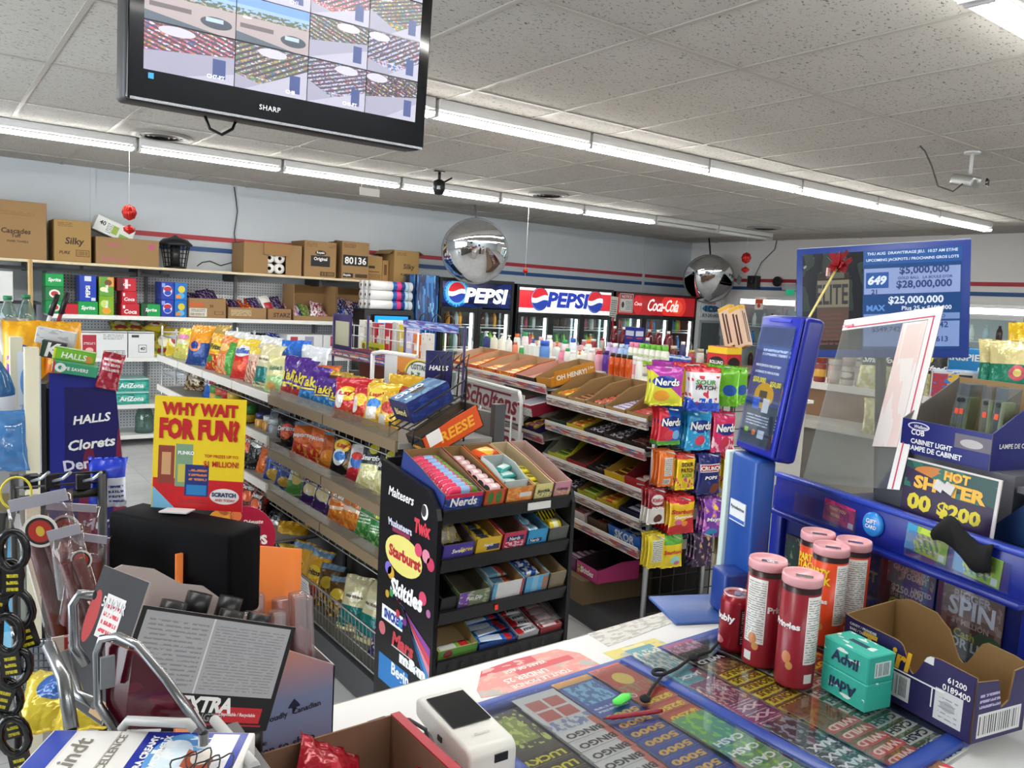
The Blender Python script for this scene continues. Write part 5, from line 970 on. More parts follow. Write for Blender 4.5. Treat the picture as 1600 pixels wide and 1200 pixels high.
S(M4, .31, .26, 'blue display box at the fifth shelf corner', mat('#1f62b8', .4), mat('#1a3a6a', .6), hf=.06, hb=.1, bars=(bm('#2a5ab8', ('n', 0, 0, 1, 1, '#d8dce8', 6, .52)), 'blue and white bar lying at the fifth shelf corner', 6, .22, .04, .03), words=(('SKOR', .6, mat('#e8eef4', .4), .2),))
orm = mat('#d8581c', .4); orin = mat('#b89878', .8)
for i, x in enumerate((-1.62, -1.36, -1.1, -.86)):
    S(MBs[0], x+1.0, .235, 'orange display box on the far candy bay, %s from the yellow box' % ORD[3-i], orm, orin, d=.3, hb=.055, hf=.035, words=(("Reese's", .6, mat('#f0c030', .4), .1),) if i > 1 else (), bars=(b_ora, 'orange pack in the %s orange box of the far bay' % ORD[3-i], 2+2*(i % 2), .2, .05, .02))
S(MBs[0], -.61+1.0, .22, 'black edged display box with a pink lid flap on the far bay', mat('#2a1a1a', .5), mat('#c89a8a', .8), d=.3, hb=.055, hf=.035)
oh = S(MBs[0], -.4+1.0, .16, 'yellow display box with white lettering at the far bay end', mat('#c8861c', .4), mat('#a08058', .8), d=.3, hb=.085, hf=.05, bars=(bm('#d8702a', ('r', .2, .3, .8, .7, '#e8c060')), 'orange and yellow bar lying in the yellow far bay box', 4, .13, .045, .025), mid=.085)
sd = MB().box((.0785, .16, .045), (.002, .26, .074), mat('#c8861c', .4)).build('side_panel', oh)
text(sd, 'OH HENRY!', T(.0803, .14, .044) @ Matrix.Rotation(R(90), 4, 'Z'), WHT, w=.2, bold=.03); text(sd, '2 for', T(.0803, .27, .055) @ Matrix.Rotation(R(90), 4, 'Z'), WHT, w=.04)
S(MBs[1], -.55+1.0, .2, 'display box of yellow and violet bars low on the far bay', mat('#3a2868', .4), mat('#3a2c22', .8), d=.3, bars=(bm('#e0b42a', ('r', .3, .1, .7, .9, '#4a2a7a'), ('r', .35, .3, .65, .7, '#c8502a')), 'yellow and violet bar lying on the far bay', 5, .17, .045, .03))
S(MBs[1], -.8+1.0, .24, 'white display box behind the lower white sign', mat('#d8d6d2', .5), mat('#a8a29a', .8), d=.3)
S(MBs[1], -1.1+1.0, .3, 'pink and white display box behind the white wire rack', mat('#c84a6a', .5), mat('#a88a80', .8), d=.3, bars=(b_pink, 'pink bar lying behind the white wire rack', 5, .26, .04, .026))
S(MBs[2], -.58+1.0, .24, 'white lidded display box under the yellow and violet bars', mat('#c9c9c4', .5), mat('#8a8a84', .8), d=.3, hb=.12)
S(MBs[2], -.9+1.0, .3, 'dark display box low behind the white wire rack', mat('#1c1a1a', .5), mat('#2a2624', .8), d=.3)
o = carton('candy_carton', 'red and white candy carton wedged below the yellow box', G2 @ T(-.52, .03, 1.045) @ Matrix.Rotation(R(11), 4, 'X'), (.15, .24, .07), bm('#d8dad8', ('r', 0, .7, 1, 1, '#b01c3a'), ('n', 0, 0, 1, .6, '#4aa090', 6, .6)), 'candy box', None, (), .003, 0, right=mat('#8a1c30', .4), top=mat('#8a8a94', .4))
MB().box((0, .12, -.014), (.17, .3, .012), slm).build('carton_ledge', r, M=T(-.52, .0, 1.045) @ Matrix.Rotation(R(11), 4, 'X'))
o = carton('cardboard_carton', 'low brown floor carton under the candy shelves', G2 @ T(-.28, .0+.12, 0) @ T(0, .32, 0) @ T(0, -.2, .1205), (.62, .5, .13), mat('#6f5c40', .8), 'box', None, (), .004)
for i, (x, c, lab, wd) in enumerate(((-.42, '#5a2468', 'violet display box of violet packs on the floor carton', ''), (-.2, '#6a2a5a', 'dark violet display box beside the pink one on the floor carton', 'Skittles'), (.0, '#c83a7a', 'pink display box on the corner of the floor carton', 'Skittles'))):
    t = tray('display_box', lab, G2 @ T(x, .03, .2515), .195, .26, .1, .07, mat(c, .4), mat('#3a2430', .8), bm(c, ('v', .05, .15, .3, .8, ('#e8b830', '#c83a3a', '#4a9a4a', '#6a3a9a'), 12)), ((wd, .6, WHT, .1),) if wd else ())
    for k in range(5 if i < 2 else 0): bar(bm('#7a2a6a', ('r', .2, .3, .8, .7, '#d8c8d8')), G2 @ T(x, .06+.042*k, .256+.03*0), 'violet pack lying in the %s' % ('plain violet box' if i == 0 else 'dark violet box'), 'violet packs in floor boxes %d' % i, .17, .038, .05)
PK = root('peg_rack', 'grid peg rack at the end of the candy gondola full of hanging bags', 'rack', G2)
b = MB(); gx = .5
for i in range(9): b.tube([(gx, .02+.075*i, .05), (gx, .02+.075*i, 1.34)], .003, BLK, 4)
for i in range(16): b.tube([(gx, .02, .08+.085*i), (gx, .62, .08+.085*i)], .003, BLK, 4)
b.build('wire_grid', PK)
for y in (.0, .34, .64): MB().tube([(gx+.006, y, 0), (gx+.006, y, 1.36)], .013, STEEL, 8).build('post', PK)
MB().box((gx, .32, .02), (.3, .66, .03), darkst).build('base', PK)
hk = mat('#c8c8c8', .3, .8)
pk = lambda base, *s: pr(base, *s, r=.22, m=.08, bump=.25, bs=20)
NB = ('Nerds', .62, .78, TW, .2, .1)
PEG = {
 'nrb': (pk('#c8283a', ('r', .38, .12, 1, 1, '#1f5ab8'), ('r', 0, 0, 1, .12, '#5aa03a'), ('e', .5, .62, .44, .15, '#16307c'), ('e', .45, .28, .22, .14, '#d83a4a'), ('e', .75, .28, .18, .12, '#7ab0e0')), (NB,), 'red and blue candy bag'),
 'nbl': (pk('#2a9ad0', ('e', .5, .6, .44, .16, '#1a3a8c'), ('n', 0, .05, 1, .5, '#7ad0ee', 5, .55), ('e', .5, .26, .2, .13, '#d83a5a')), (NB,), 'sky blue candy bag'),
 'npk': (pk('#d02a62', ('e', .55, .58, .44, .15, '#1a2c7c'), ('n', 0, 0, 1, .4, '#ecb8c4', 5, .5), ('e', .5, .26, .2, .14, '#c83048')), (NB,), 'raspberry pink candy bag'),
 'npu': (pk('#b03aa0', ('w', .9, -.7, '#d8d43a'), ('e', .45, .6, .4, .15, '#1f3a90'), ('e', .35, .25, .24, .14, '#e8a03a')), (('Nerds', .6, .7, TW, .18, .1),), 'magenta and yellow candy bag'),
 'pur': (pk('#a03a98', ('r', 0, 0, 1, .12, '#7a2a74')), (), 'plain magenta candy bag'),
 'sye': (pk('#ecc81e', ('r', 0, .86, 1, 1, '#c83a2c'), ('n', 0, .05, 1, .35, '#c83a7a', 5, .55)), (('SOUR', .72, .6, TK, .12, 0), ('PATCH', .56, .62, TK, .12, 0), ('KIDS', .42, .5, mat('#3a8a3a', .4), .11, 0)), 'yellow candy bag with black lettering'),
 'swh': (pk('#e4e2e4', ('r', 0, 0, 1, .2, '#2a4ab8'), ('r', 0, .88, 1, 1, '#c8283a'), ('n', 0, .1, 1, .8, '#c8344a', 4, .58), ('n', 0, .0, 1, .3, '#2a5ac8', 5, .5)), (('SOUR', .66, .6, mat('#3a8a3a', .4), .11, .1), ('PATCH', .54, .6, TK, .1, .1)), 'white candy bag with a blue base'),
 'grn': (pk('#6cb82a', ('n', 0, 0, 1, .5, '#8ad83a', 5, .55), ('e', .7, .4, .25, .14, '#2a5aa8')), (), 'bright green candy bag'),
 'org': (pk('#e0742a', ('r', .3, .3, .85, .8, '#d8d4cc'), ('l', .33, .32, .82, .78, '#8a7a6a', 9), ('r', .3, .06, .75, .22, '#d8d4cc'), ('b', .33, .08, .72, .2, '#3a302a', 12)), (), 'orange bag turned to its back'),
 'cru': (pk('#1c2268', ('r', .05, .55, .95, .74, '#e4e2e6'), ('r', .08, .57, .92, .72, '#b82438'), ('e', .75, .15, .22, .12, '#7a3a24'), ('n', 0, 0, 1, 1, '#3a4498', 5, .63)), (('CRUNCH', .645, .8, TW, .1, 0), ('POPS', .42, .5, TW, .08, .1)), 'navy bag with a red band'),
 'kit': (pk('#8a1c28', ('r', 0, 0, 1, .45, '#ddd8d2'), ('e', .5, .68, .36, .14, '#e0dcd8'), ('e', .6, .16, .24, .12, '#5a2c1c')), (('KitKat', .68, .6, mat('#c0202c', .4), .1, .1), ('POPS', .46, .6, TW, .08, 0)), 'maroon and white bag'),
 'sta': (pk('#ecc024', ('w', .2, .35, '#c8242c'), ('r', 0, .84, 1, 1, '#d02a2c'), ('e', .3, .34, .14, .07, '#d86a8a'), ('e', .55, .3, .14, .07, '#e8843a'), ('r', .3, .8, .7, .97, '#c8283a')), (('Starburst', .62, .86, mat('#c8242c', .4), .12, .1), ('Gummies', .48, .7, TW, .08, .1)), 'yellow and red gummy bag'),
 'may': (pk('#7a3aa0', ('n', 0, 0, 1, 1, '#c878c8', 4, .53), ('n', 0, .5, 1, 1, '#e8d03a', 4, .6), ('e', .3, .15, .2, .1, '#2a8ac8')), (('Maynards', .48, .8, TW, .12, .1),), 'violet candy bag'),
 'sgr': (pk('#e8cc24', ('r', 0, .72, 1, 1, '#5aa83a'), ('e', .6, .25, .25, .12, '#9ad8c8'), ('e', .7, .14, .14, .07, '#c8648a')), (('Starburst', .5, .86, mat('#c8242c', .4), .12, .1),), 'yellow bag with a green top'),
 'yba': (pk('#e0c828', ('r', .2, .2, .8, .85, '#d8d8cc'), ('l', .22, .22, .78, .83, '#7a7a6a', 11)), (), 'yellow bag turned to its back'),
 'drk': (pk('#2a2038', ('n', 0, 0, 1, 1, '#8a5a8a', 5, .55), ('n', 0, .3, 1, 1, '#c8a83a', 5, .62)), (), 'dark violet bag'),
 'wer': (pk('#c8aa6a', ('r', 0, 0, 1, .4, '#e0d4b0')), (("Werther's", .6, .85, TK, .13, .15),), 'tan candy bag with black lettering'),
 'ltp': (pk('#d83a6a', ('n', 0, 0, 1, 1, '#a82a50', 4, .55)), (), 'plain pink candy bag'),
}
def pegbag(kind, px, py, w, h, depth, row, s=-.64, rz=0, tilt=0):
    """hangs with its top at the pixel; depth = how many more hang behind it"""
    m, words, desc = PEG[kind]; top = G2i @ PS(px, py, s)
    MB().tube([(gx, top.y, top.z-.012), (gx+.19, top.y, top.z-.004)], .0035, hk, 5).build('peg_hook', PK)
    for k in range(depth+1):
        M = G2 @ T(top.x-.028*k, top.y+.004*k, top.z-h+.002) @ Matrix.Rotation(R(90+rz), 4, 'Z') @ T(0, 0, h) @ Matrix.Rotation(R(tilt), 4, 'X') @ T(0, 0, -h)
        lab = '%s hanging in front on the %s peg row' % (desc, row) if k == 0 else '%s behind the front one on the %s peg row' % (desc, row)
        n = pegbag.seen.get((kind, row, k > 0), 0); pegbag.seen[(kind, row, k > 0)] = n+1
        if k == 0 and n: lab = 'second '+lab
        bag('candy_bag', m, M, lab, 'candy bag', None if k == 0 else '%s behind the front one, %s row' % (desc, row), w, h, round(w*.24, 3), (k+n) % 3, words if k == 0 else ())
pegbag.seen = {}
for a in (('npu', 1043, 572, .15, .17, 1, 'topmost', -.66, -25), ('pur', 1062, 566, .15, .17, 3, 'topmost', -.6, -35), ('sye', 1086, 568, .14, .17, 2, 'topmost', -.66, -10), ('swh', 1103, 574, .15, .19, 2, 'topmost', -.72, -20), ('grn', 1135, 572, .13, .18, 3, 'topmost', -.66, -50), ('grn', 1152, 574, .15, .17, 2, 'topmost', -.66, 0),
          ('nrb', 1048, 637, .13, .165, 2, 'upper'), ('nbl', 1094, 641, .15, .18, 2, 'upper'), ('npk', 1133, 645, .14, .18, 3, 'upper'),
          ('org', 1043, 704, .09, .16, 2, 'middle'), ('sye', 1073, 710, .11, .16, 2, 'middle'), ('cru', 1110, 708, .14, .19, 2, 'middle'), ('sye', 1153, 712, .13, .16, 3, 'middle'),
          ('kit', 1027, 763, .1, .16, 2, 'lower'), ('sta', 1067, 776, .15, .17, 4, 'lower'), ('may', 1121, 779, .16, .18, 2, 'lower'),
          ('yba', 1027, 836, .1, .15, 2, 'lowest'), ('sgr', 1052, 836, .12, .15, 3, 'lowest'), ('drk', 1100, 832, .12, .16, 2, 'lowest'), ('wer', 1145, 838, .14, .16, 2, 'lowest'), ('ltp', 1162, 765, .12, .16, 2, 'lower')): pegbag(*a)
r = root('jerky_sign_rack', 'white wire rack with two white boards and dark red lettering', 'rack', G2)
wh = mat('#e9e9e7', .35); y0 = -.11
for x in (-1.4, -.53):
    MB().tube([(x, y0, 0), (x, y0, 1.1), (x+(.05 if x < -1 else -.03), y0, 1.15)], .011, wh, 8).build('post', r)
MB().tube([(-1.35, y0, 1.15), (-.56, y0, 1.15)], .011, wh, 8).build('top_rail', r)
for x in (-1.06, -.66): MB().tube([(x, y0+.014, .2), (x, y0+.014, 1.0)], .006, wh, 6).build('wire', r)
SCH = mat('#8c1a30', .4)
for z0, z1 in ((.96, 1.13), (.75, .92)):
    s = MB().box((-.97, y0+.03, (z0+z1)/2), (.84, .006, z1-z0), mat('#dcdcda', .5)).build('sign_board', r)
    zc = (z0+z1)/2; text(s, 'Scholtens', T(-.97, y0+.026, zc+.015), SCH, w=.7, h=.115, bold=.03, shear=.2)
    MB().box((-.95, y0+.0262, zc+.066), (.5, .001, .012), SCH).build('bar', s); MB().box((-.97, y0+.0262, zc-.062), (.68, .001, .018), SCH).build('bar', s)
    text(s, 'SIMPLY GOOD SNACKS', T(-.97, y0+.0252, zc-.062), WHT, w=.3)
for z in (.56, .3):
    b = MB()
    for i in range(5): b.tube([(-1.39, y0-.02-.04*i, z), (-.54, y0-.02-.04*i, z)], .003, wh, 4)
    b.build('wire_shelf', r)
vio = mat('#35265f', .4)
r = root('lozenge_stand', 'violet wire stand with coloured tags and a dark blue board', 'rack', F(2.15, 4.2, 0))
def along(ya, yb, z): return [(0, ya-4.2, z), (0, yb-4.2, z)]
b = MB()
for i in range(8): b.tube([(.03*i, -.56, 1.27), (.03*i, .6, 1.285)], .0035, vio if i < 4 else mat('#b02c50', .4), 5)
for i in range(26): b.tube([(0, -.55+.045*i, 1.272), (.24, -.55+.045*i, 1.272)], .003, vio, 4)
b.build('wire_shelf', r)
tg = pr('#d8d0d8', ('v', 0, 0, 1, 1, ('#e0a050', '#3a8a6a', '#c83a4a', '#3a5ab0', '#e87a3a', '#d85a8a', '#6aa8d8'), 13), ('l', .0, .3, 1, .7, '#f0ece8', 1), r=.4)
MB().box((-.006, .02, 1.265), (.004, 1.16, .05), tg).build('tag_strip', r); MB().box((.23, -.2, 1.48), (.004, .62, .05), pr('#5a5a9a', ('v', 0, 0, 1, 1, ('#6a8ac8', '#c8c8e0', '#5a4a9a', '#7aa8d8', '#c8785a'), 8), r=.4)).build('tag_strip', r)
for x, y, z in ((0, -.56, 1.28), (0, .6, 1.5), (.24, -.56, 1.5), (.24, .6, 1.5), (.24, .1, 1.5)): MB().tube([(x, y, 0), (x, y, z)], .008, vio, 6).build('post', r)
b = MB()
for k in range(3): b.tube([(.24, -.4+.14*k+.05*math.cos(PI*i/6), 1.5+.05*math.sin(PI*i/6)) for i in range(7)], .004, BLK, 5)
b.build('wire_loop', r)
MB().box((.02, .52, 1.39), (.012, .26, .24), vio).build('side_frame', r); MB().box((.012, .52, 1.39), (.008, .24, .15), mat('#b8b498', .5)).build('side_board', r)
hb_ = MB().box((-.12, -.7, 1.275), (.012, .19, .2), mat('#1a1c5a', .35)).build('drop_board', r, .003); hb_.rotation_euler = (0, 0, 0)
bpy.data.objects.remove(hb_)
P0, P1, P2, P3 = PD(666, 549, 3.75), PD(705, 549, 3.75), PD(705, 604, 3.75), PD(665, 604, 3.75); c = (P0+P2)/2
rt = Matrix.Translation(c) @ Matrix.Rotation(R(-32), 4, 'Z')
rl = T(-2.15, -4.2, 0) @ rt
hb_ = MB().box((0, 0, 0), (.125, .012, .17), mat('#171a56', .35)).build('drop_board', r, .003, rl); text(hb_, 'HALLS', T(0, -.0075, .005), WHT, w=.09, bold=.03, shear=.2)
MB().tube([(c.x-2.15, c.y-4.2, c.z-.09), (c.x-2.15+.05, c.y-4.2+.1, c.z-.3), (0, -.56, c.z-.3)], .006, vio, 5).build('board_arm', r)
bkm = mat('#7a3a24', .5)
MB().box((.16, .2, 1.1), (.1, .5, .26), bkm).build('lower_bin', r)
r = root('chip_sign_rack', 'white wire rack with an orange and white country sign', 'rack', F(1.97, 3.62, 0))
for y in (-.3, .27): MB().tube([(0, y, 0), (0, y, 1.33 if y > 0 else 1.2)], .012, wh, 8).build('post', r)
for z in (1.18, 1.08): MB().tube([(0, -.3, z), (0, .27, z)], .008, wh, 6).build('rail', r)
b = MB(); b.tube([(0, .27, 1.33), (.02, .2, 1.345), (.06, -.1, 1.345)], .012, wh, 8); b.build('top_rail', r)
b = MB()
for i in range(6): b.tube([(0, -.28+.1*i, 1.0), (.14, -.28+.1*i, 1.0)], .004, wh, 5)
b.build('wire_shelf', r)
s = MB().box((.03, -.05, 1.255), (.008, .46, .165), mat('#d8842e', .5), left=pr('#dfdfdd', ('r', .3, 0, 1, 1, '#dc8a34'), ('e', .8, .5, .34, .52, '#e8c83a'), ('e', .82, .5, .32, .47, '#3a5a3a'), ('e', .82, .5, .3, .43, '#ecebe4'), ('n', .62, .45, 1, .62, '#4a7a3a', 6, .5), r=.5)).build('sign_board', r)
Ms = T(.0252, -.05, 1.255) @ Matrix.Rotation(R(-90), 4, 'Z')
text(s, 'COTTAGE', Ms @ T(.14, -.0015, .045), mat('#2a4a2c', .5), w=.17, bold=.02); text(s, 'COUNTRY', Ms @ T(.14, -.0015, -.04), mat('#2a4a2c', .5), w=.15, bold=.02); text(s, 'Candies', Ms @ T(-.03, -.0015, .0), mat('#8a4a1c', .5), w=.12)
for i, y in enumerate((-.22, -.08, .08, .2)): bag('snack_bag', bk(('#b8a078', '#a89068', '#c8b890', '#7a6a50')[i], ('n', 0, 0, 1, 1, '#6a4a30', 6, .52)), F(2.03, 3.62+y, 1.006, -70, -10), 'clear nut bag on the white country sign rack, %s from the dark blue board' % ORD[i], 'snack bag', 'nut bags on the white rack', .12, .15, .05, i % 3)
r = root('chute_rack', 'black wire chute rack holding a blue and an orange carton', 'rack', F(1.44, 2.595, 1.115))
wr_ = BLK
for y in (-.09, .09):
    b = MB()
    b.tube([(0, y, 0), (.0, y, .06)], .004, wr_, 5); b.tube([(.22, y, 0), (.22, y, .27), (.2, y, .31), (.17, y, .28)], .004, wr_, 5)
    for z0, z1 in ((.005, .17), (.07, .235), (.12, .285)): b.tube([(0, y, z0), (.22, y, z0+(z1-z0)*.7)], .0035, wr_, 5)
    b.build('side_frame', r)
b = MB()
for k in range(5): b.tube([(0, -.09+.045*k, .05), (.22, -.09+.045*k, .165)], .003, wr_, 5)
for x in (0, .08, .17, .22): b.tube([(x, -.09, .05+.115*x/.22), (x, .09, .05+.115*x/.22)], .003, wr_, 5)
b.build('wire_chute', r)
b = MB()
for k in range(4): b.tube([(.22, -.08+.05*k, .165), (.225, -.08+.05*k, .28), (.235, -.08+.05*k, .33), (.2, -.08+.05*k, .3)], .003, wr_, 5)
b.build('wire_loop', r)
Mo = F(1.44, 2.595, 1.115) @ T(.1, 0, .112) @ Matrix.Rotation(R(-24.6), 4, 'Y')
o = carton('cookie_carton', 'blue cookie carton tilted in the black chute rack', Mo @ Matrix.Rotation(R(-90), 4, 'Z'), (.14, .19, .085), bm('#1c2a6e', ('n', 0, 0, 1, 1, '#24408c', 4, .55)), 'carton', None, (), .003, 0, top=bm('#2a6098', ('n', 0, 0, 1, 1, '#5a90b8', 4, .5), ('e', .5, .5, .2, .16, '#3a3a3c')), front=bm('#171c50', ('r', .2, .2, .8, .7, '#141530')), left=bm('#26346e', ('n', 0, 0, 1, 1, '#4a80b0', 4, .5)))
text(o, 'OREO', T(-.03, -.02, .0865) @ Matrix.Rotation(R(90), 4, 'Z') @ Matrix.Rotation(R(-90), 4, 'X'), WHT, w=.13, h=.035, bold=.04); text(o, '2', T(.03, -.06, .0865) @ Matrix.Rotation(R(-90), 4, 'X'), WHT, w=.02); text(o, 'OREO', T(-.0715, .02, .042) @ Matrix.Rotation(R(-90), 4, 'Z'), WHT, w=.14, bold=.04); text(o, 'Blend', T(0, -.0965, .04), mat('#d8c88a', .4), w=.08)
Mr = F(1.53, 2.50, 1.125) @ Matrix.Rotation(R(-24.6), 4, 'Y')
o = tray('candy_carton', 'open orange candy carton slanted below the blue one', Mr @ T(.06, .03, -.035) @ Matrix.Rotation(R(-90), 4, 'Z') @ T(0, -.12, 0),   .12, .26, .09, .08, mat('#d8521c', .4), mat('#6a5a4a', .8), mat('#2a2420', .6), (('Reese', .5, mat('#e8a02c', .4), .1),), cat='carton', mid=.09)
text(o, 'REESE', T(.0615, .15, .045) @ Matrix.Rotation(R(90), 4, 'Z'), mat('#f0b030', .4), w=.16, h=.042, bold=.03, shear=.1)
MB().box((.0608, .05, .06), (.002, .06, .05), WHT).build('price_label', o)
RX0, RX1, RF, RB = 1.335, 1.875, 2.12, 2.5
r = root('candy_rack', 'black candy rack with brand side panel facing the counter', 'rack', F(RX0, RF, 0))
W = RX1-RX0; D = RB-RF; rb = mat('#0d0d10', .4)
side = [(-.012, 0), (D, 0), (D, 1.075), (.06, 1.035), (.0, .985), (-.012, .95)]
gloss = pr('#0c0c10', r=.3)
def swap(x): return Matrix(((0, 1, 0, x), (1, 0, 0, 0), (0, 0, 1, 0), (0, 0, 0, 1)))
sp = MB().prism(side, .016, gloss, M=swap(-.02)).build('side_panel', r); MB().prism(side, .016, rb, M=swap(W)).build('side_panel', r)
MB().box((W/2, D-.008, .55), (W, .014, 1.06), rb).build('back_panel', r); MB().box((W/2, D/2, .05), (W, D-.02, .1), rb).build('base', r)
ZR = (.975, .815, .64, .475)
RT_ = []
for z in ZR:
    Ms = T(W/2, 0, z) @ Matrix.Rotation(R(13), 4, 'X')
    s = MB().box((0, D*.45, -.006), (W-.006, D*.95, .01), rb).build('shelf', r, M=Ms); MB().box((0, -.006, -.02), (W-.004, .012, .045), rb).build('shelf_lip', s)
    RT_.append(F(RX0, RF, 0) @ Ms)
b = MB()
for i in range(12): b.tube([(W*i/11, -.012, .41), (W*i/11, -.012, .455)], .002, rb, 4)
b.build('wire_edge', r)
s = bpy.data.objects[r.children[1].name]
MB().box((W*.72, -.013, ZR[0]-.02), (.1, .003, .025), mat('#d8d8d4', .5)).build('price_label', r); MB().box((W*.42, -.013, ZR[2]-.02), (.012, .003, .016), mat('#e03a2c', .4, e=.3)).build('red_tag', r)
ZM = lambda z: .42+(z-.04)*.63
def sidetext(s_, y, z, w, c, **k):
    if k.get('h'): k['h'] *= .72
    return text(sp, s_, T(-.0212, y-.01, ZM(z)) @ Matrix.Rotation(R(-90), 4, 'Z'), c, w=w*.88, **k)
def sidebar(y, z, dy, dz, c): MB().box((-.0206, y, ZM(z)), (.0008, dy*.88, dz*.7), c).build('print_bar', sp)
def sidedisc(y, z, ry, rz, c, lift=.0, nm='print_disc'):
    z = ZM(z); rz *= .75; ry *= .85
    MB().prism([(ry*math.cos(2*PI*i/24), rz*math.sin(2*PI*i/24)) for i in range(24)], .0006, c).build(nm, sp, M=T(-.0207-lift, y, z) @ Matrix.Rotation(R(-90), 4, 'Z'))
sidetext('Maltesers', .24, .925, .2, WHT, bold=.02, shear=.2); sidedisc(.07, .895, .025, .035, WHT); sidedisc(.075, .9, .018, .026, mat('#3a3434', .4), .0007)
sidetext('Twix', .09, .805, .12, mat('#d83a4a', .4), h=.07, bold=.07, shear=.1)
sidetext('Musketeers', .24, .755, .19, mat('#d8d8ea', .4), bold=.03, shear=-.2); sidebar(.22, .72, .14, .02, mat('#8a2a4a', .4))
sidedisc(.2, .6, .15, .09, mat('#e8dc7a', .4)); sidetext('Starburst', .2, .6, .25, mat('#b82434', .4), h=.06, bold=.05, shear=.0)
for y, z, c in ((.1, .68, '#d8486a'), (.05, .67, '#e08aa0'), (.02, .64, '#c83a5c'), (.06, .44, '#d8486a'), (.3, .49, '#7a6ac8'), (.28, .47, '#d8a83a')): sidedisc(y, z, .028, .03, mat(c, .4), .0004)
sidetext('Skittles', .18, .405, .25, WHT, h=.085, bold=.05, shear=.12)
for k, c in enumerate(('#8a4a9a', '#d8485a', '#d88a9a', '#3a8ac8', '#2a5aa0')):
    b = MB(); y0, z0 = .24, .35-.006*k; b.quad((-.0207, y0-.03*k*.4, ZM(z0)), (-.0207, y0-.03*(k+1)*.4, ZM(z0)), (-.0207, .0, ZM(.2-.05*(k+1))), (-.0207, .0, ZM(.2-.05*k)), mat(c, .35)); b.build('print_beam', sp)
for y, z, c in ((.3, .34, '#c8a03a'), (.27, .36, '#4a9a5a'), (.22, .27, '#c83a4a'), (.17, .25, '#7a3a8a'), (.2, .22, '#3a8ab0'), (.02, .38, '#b06a9a')): sidedisc(y, z, .016, .018, mat(c, .3), .0008)
sidebar(.26, .225, .17, .075, WHT); sidetext('SNICKERS', .26, .225, .155, mat('#1c3a9a', .4), h=.05, bold=.06)
sidedisc(.33, .125, .028, .032, mat('#c86a70', .4)); sidetext('Mars', .19, .115, .17, mat('#c8404a', .4), h=.07, bold=.05, shear=.15); sidebar(.19, .07, .15, .006, mat('#d8d0d0', .4))
sidebar(.24, -.1, .24, .14, mat('#2a7ac0', .4)); sidetext('Begin', .2, -.07, .14, WHT, bold=.03)
sidetext('m&m', .12, .04, .2, WHT, h=.06, bold=.08)
def rtray(row, x0, x1, label, out, inn, **k):
    Ms = RT_[row]; return shelf_tray(Ms, (x0+x1)/2-W/2, x1-x0, label, out, inn, y=.0, **{**dict(d=.3, hb=.085, hf=.055, mid=.075), **k})
nb_ = bm('#d8305a', ('r', .42, 0, .68, 1, '#8fb0dc'), ('r', .72, 0, 1, 1, '#6a8a3a'), ('l', .05, .3, .4, .7, '#ecb8c4', 1))
t = rtray(0, .002, .155, 'blue and pink display box full of pink candy boxes on the black rack', mat('#2a3a7c', .4), krafti, front=bm('#2a3f86', ('n', 0, 0, 1, 1, '#4a6ab0', 4, .55), ('r', 0, .75, 1, 1, '#d8305a')), words=(('Nerds', .7, WHT, .1),))
for i in range(10): bar(nb_, RT_[0] @ T(.0785-W/2, .022+.027*i, .022), 'pink and blue candy box in the pink display box', 'small boxes in the pink display box', .13, .025, .05, name='candy_box', cat='candy box')
t = rtray(0, .157, .245, 'orange display box with a row of dark pink candy boxes', mat('#d0602a', .4), krafti, front=bm('#c8522a', ('e', .3, .5, .15, .4, '#4a7a3a'), ('e', .7, .5, .15, .4, '#4a7a3a')))
for i in range(7): bar(bm('#1c1620', ('r', .15, .15, .8, .85, '#d8a8b0'), ('r', .3, .3, .6, .7, '#e8dcd8')), RT_[0] @ T(.201-W/2, .02+.038*i, .022), 'black and pink candy box in the orange display box', 'dark boxes in the orange display box', .066, .035, .045, name='candy_box', cat='candy box')
t = rtray(0, .247, .365, 'orange display box holding teal gum on the black rack', mat('#d8702c', .4), krafti, front=bm('#dc8038', ('n', 0, 0, 1, 1, '#e8a050', 4, .5), ('r', .5, .3, .95, .6, '#e4dcd4')), hf=.055)
tray('display_box', 'pale display box nested inside the orange one with teal gum', RT_[0] @ T(.306-W/2, .03, .005), .1, .16, .085, .06, mat('#c9d2d0', .5), mat('#b0bab8', .6))
for i in range(3): bar(bm('#3aa09a', ('r', .2, .3, .8, .7, '#d0e8e4')), RT_[0] @ T(.3-W/2+.008*i, .07+.03*i, .03+.012*i) @ Matrix.Rotation(R(20*i-15), 4, 'Z'), 'teal gum pack lying in the nested pale box', 'teal gum packs', .08, .035, .02)
bar(bm('#e0541c', ('e', .5, .5, .3, .3, '#f0b83a')), RT_[0] @ T(.306-W/2, .24, .06) @ Matrix.Rotation(R(14), 4, 'Z'), 'orange peanut butter cup pack at the back of the orange box', 'orange cup pack', .1, .06, .03)
t = rtray(0, .367, .452, 'pale yellow display box with yellow packs on the black rack', mat('#dcd488', .5), mat('#b8a888', .8), front=bm('#dcd48a', ('n', 0, .1, 1, .6, '#8a8a7a', 6, .55)), words=(('Joyride', .7, mat('#4a3a2a', .4), .2),))
for i in range(3): bar(bm('#dcd028', ('l', .1, .2, .9, .8, '#3a3a1a', 2)), RT_[0] @ T(.41-W/2, .05+.05*i, .01+.01*i) @ Matrix.Rotation(R(10-9*i), 4, 'Z'), 'yellow pack lying in the pale yellow display box', 'yellow packs in the pale box', .062, .045, .02)
t = rtray(0, .454, .537, 'pink patterned display box at the far end of the top rack shelf', mat('#c8788a', .5), mat('#b8a090', .8), front=bm('#c8889a', ('n', 0, 0, 1, .6, '#d8c83a', 6, .55)), words=(('Gobstop', .7, mat('#5a2a5a', .4), .2),))
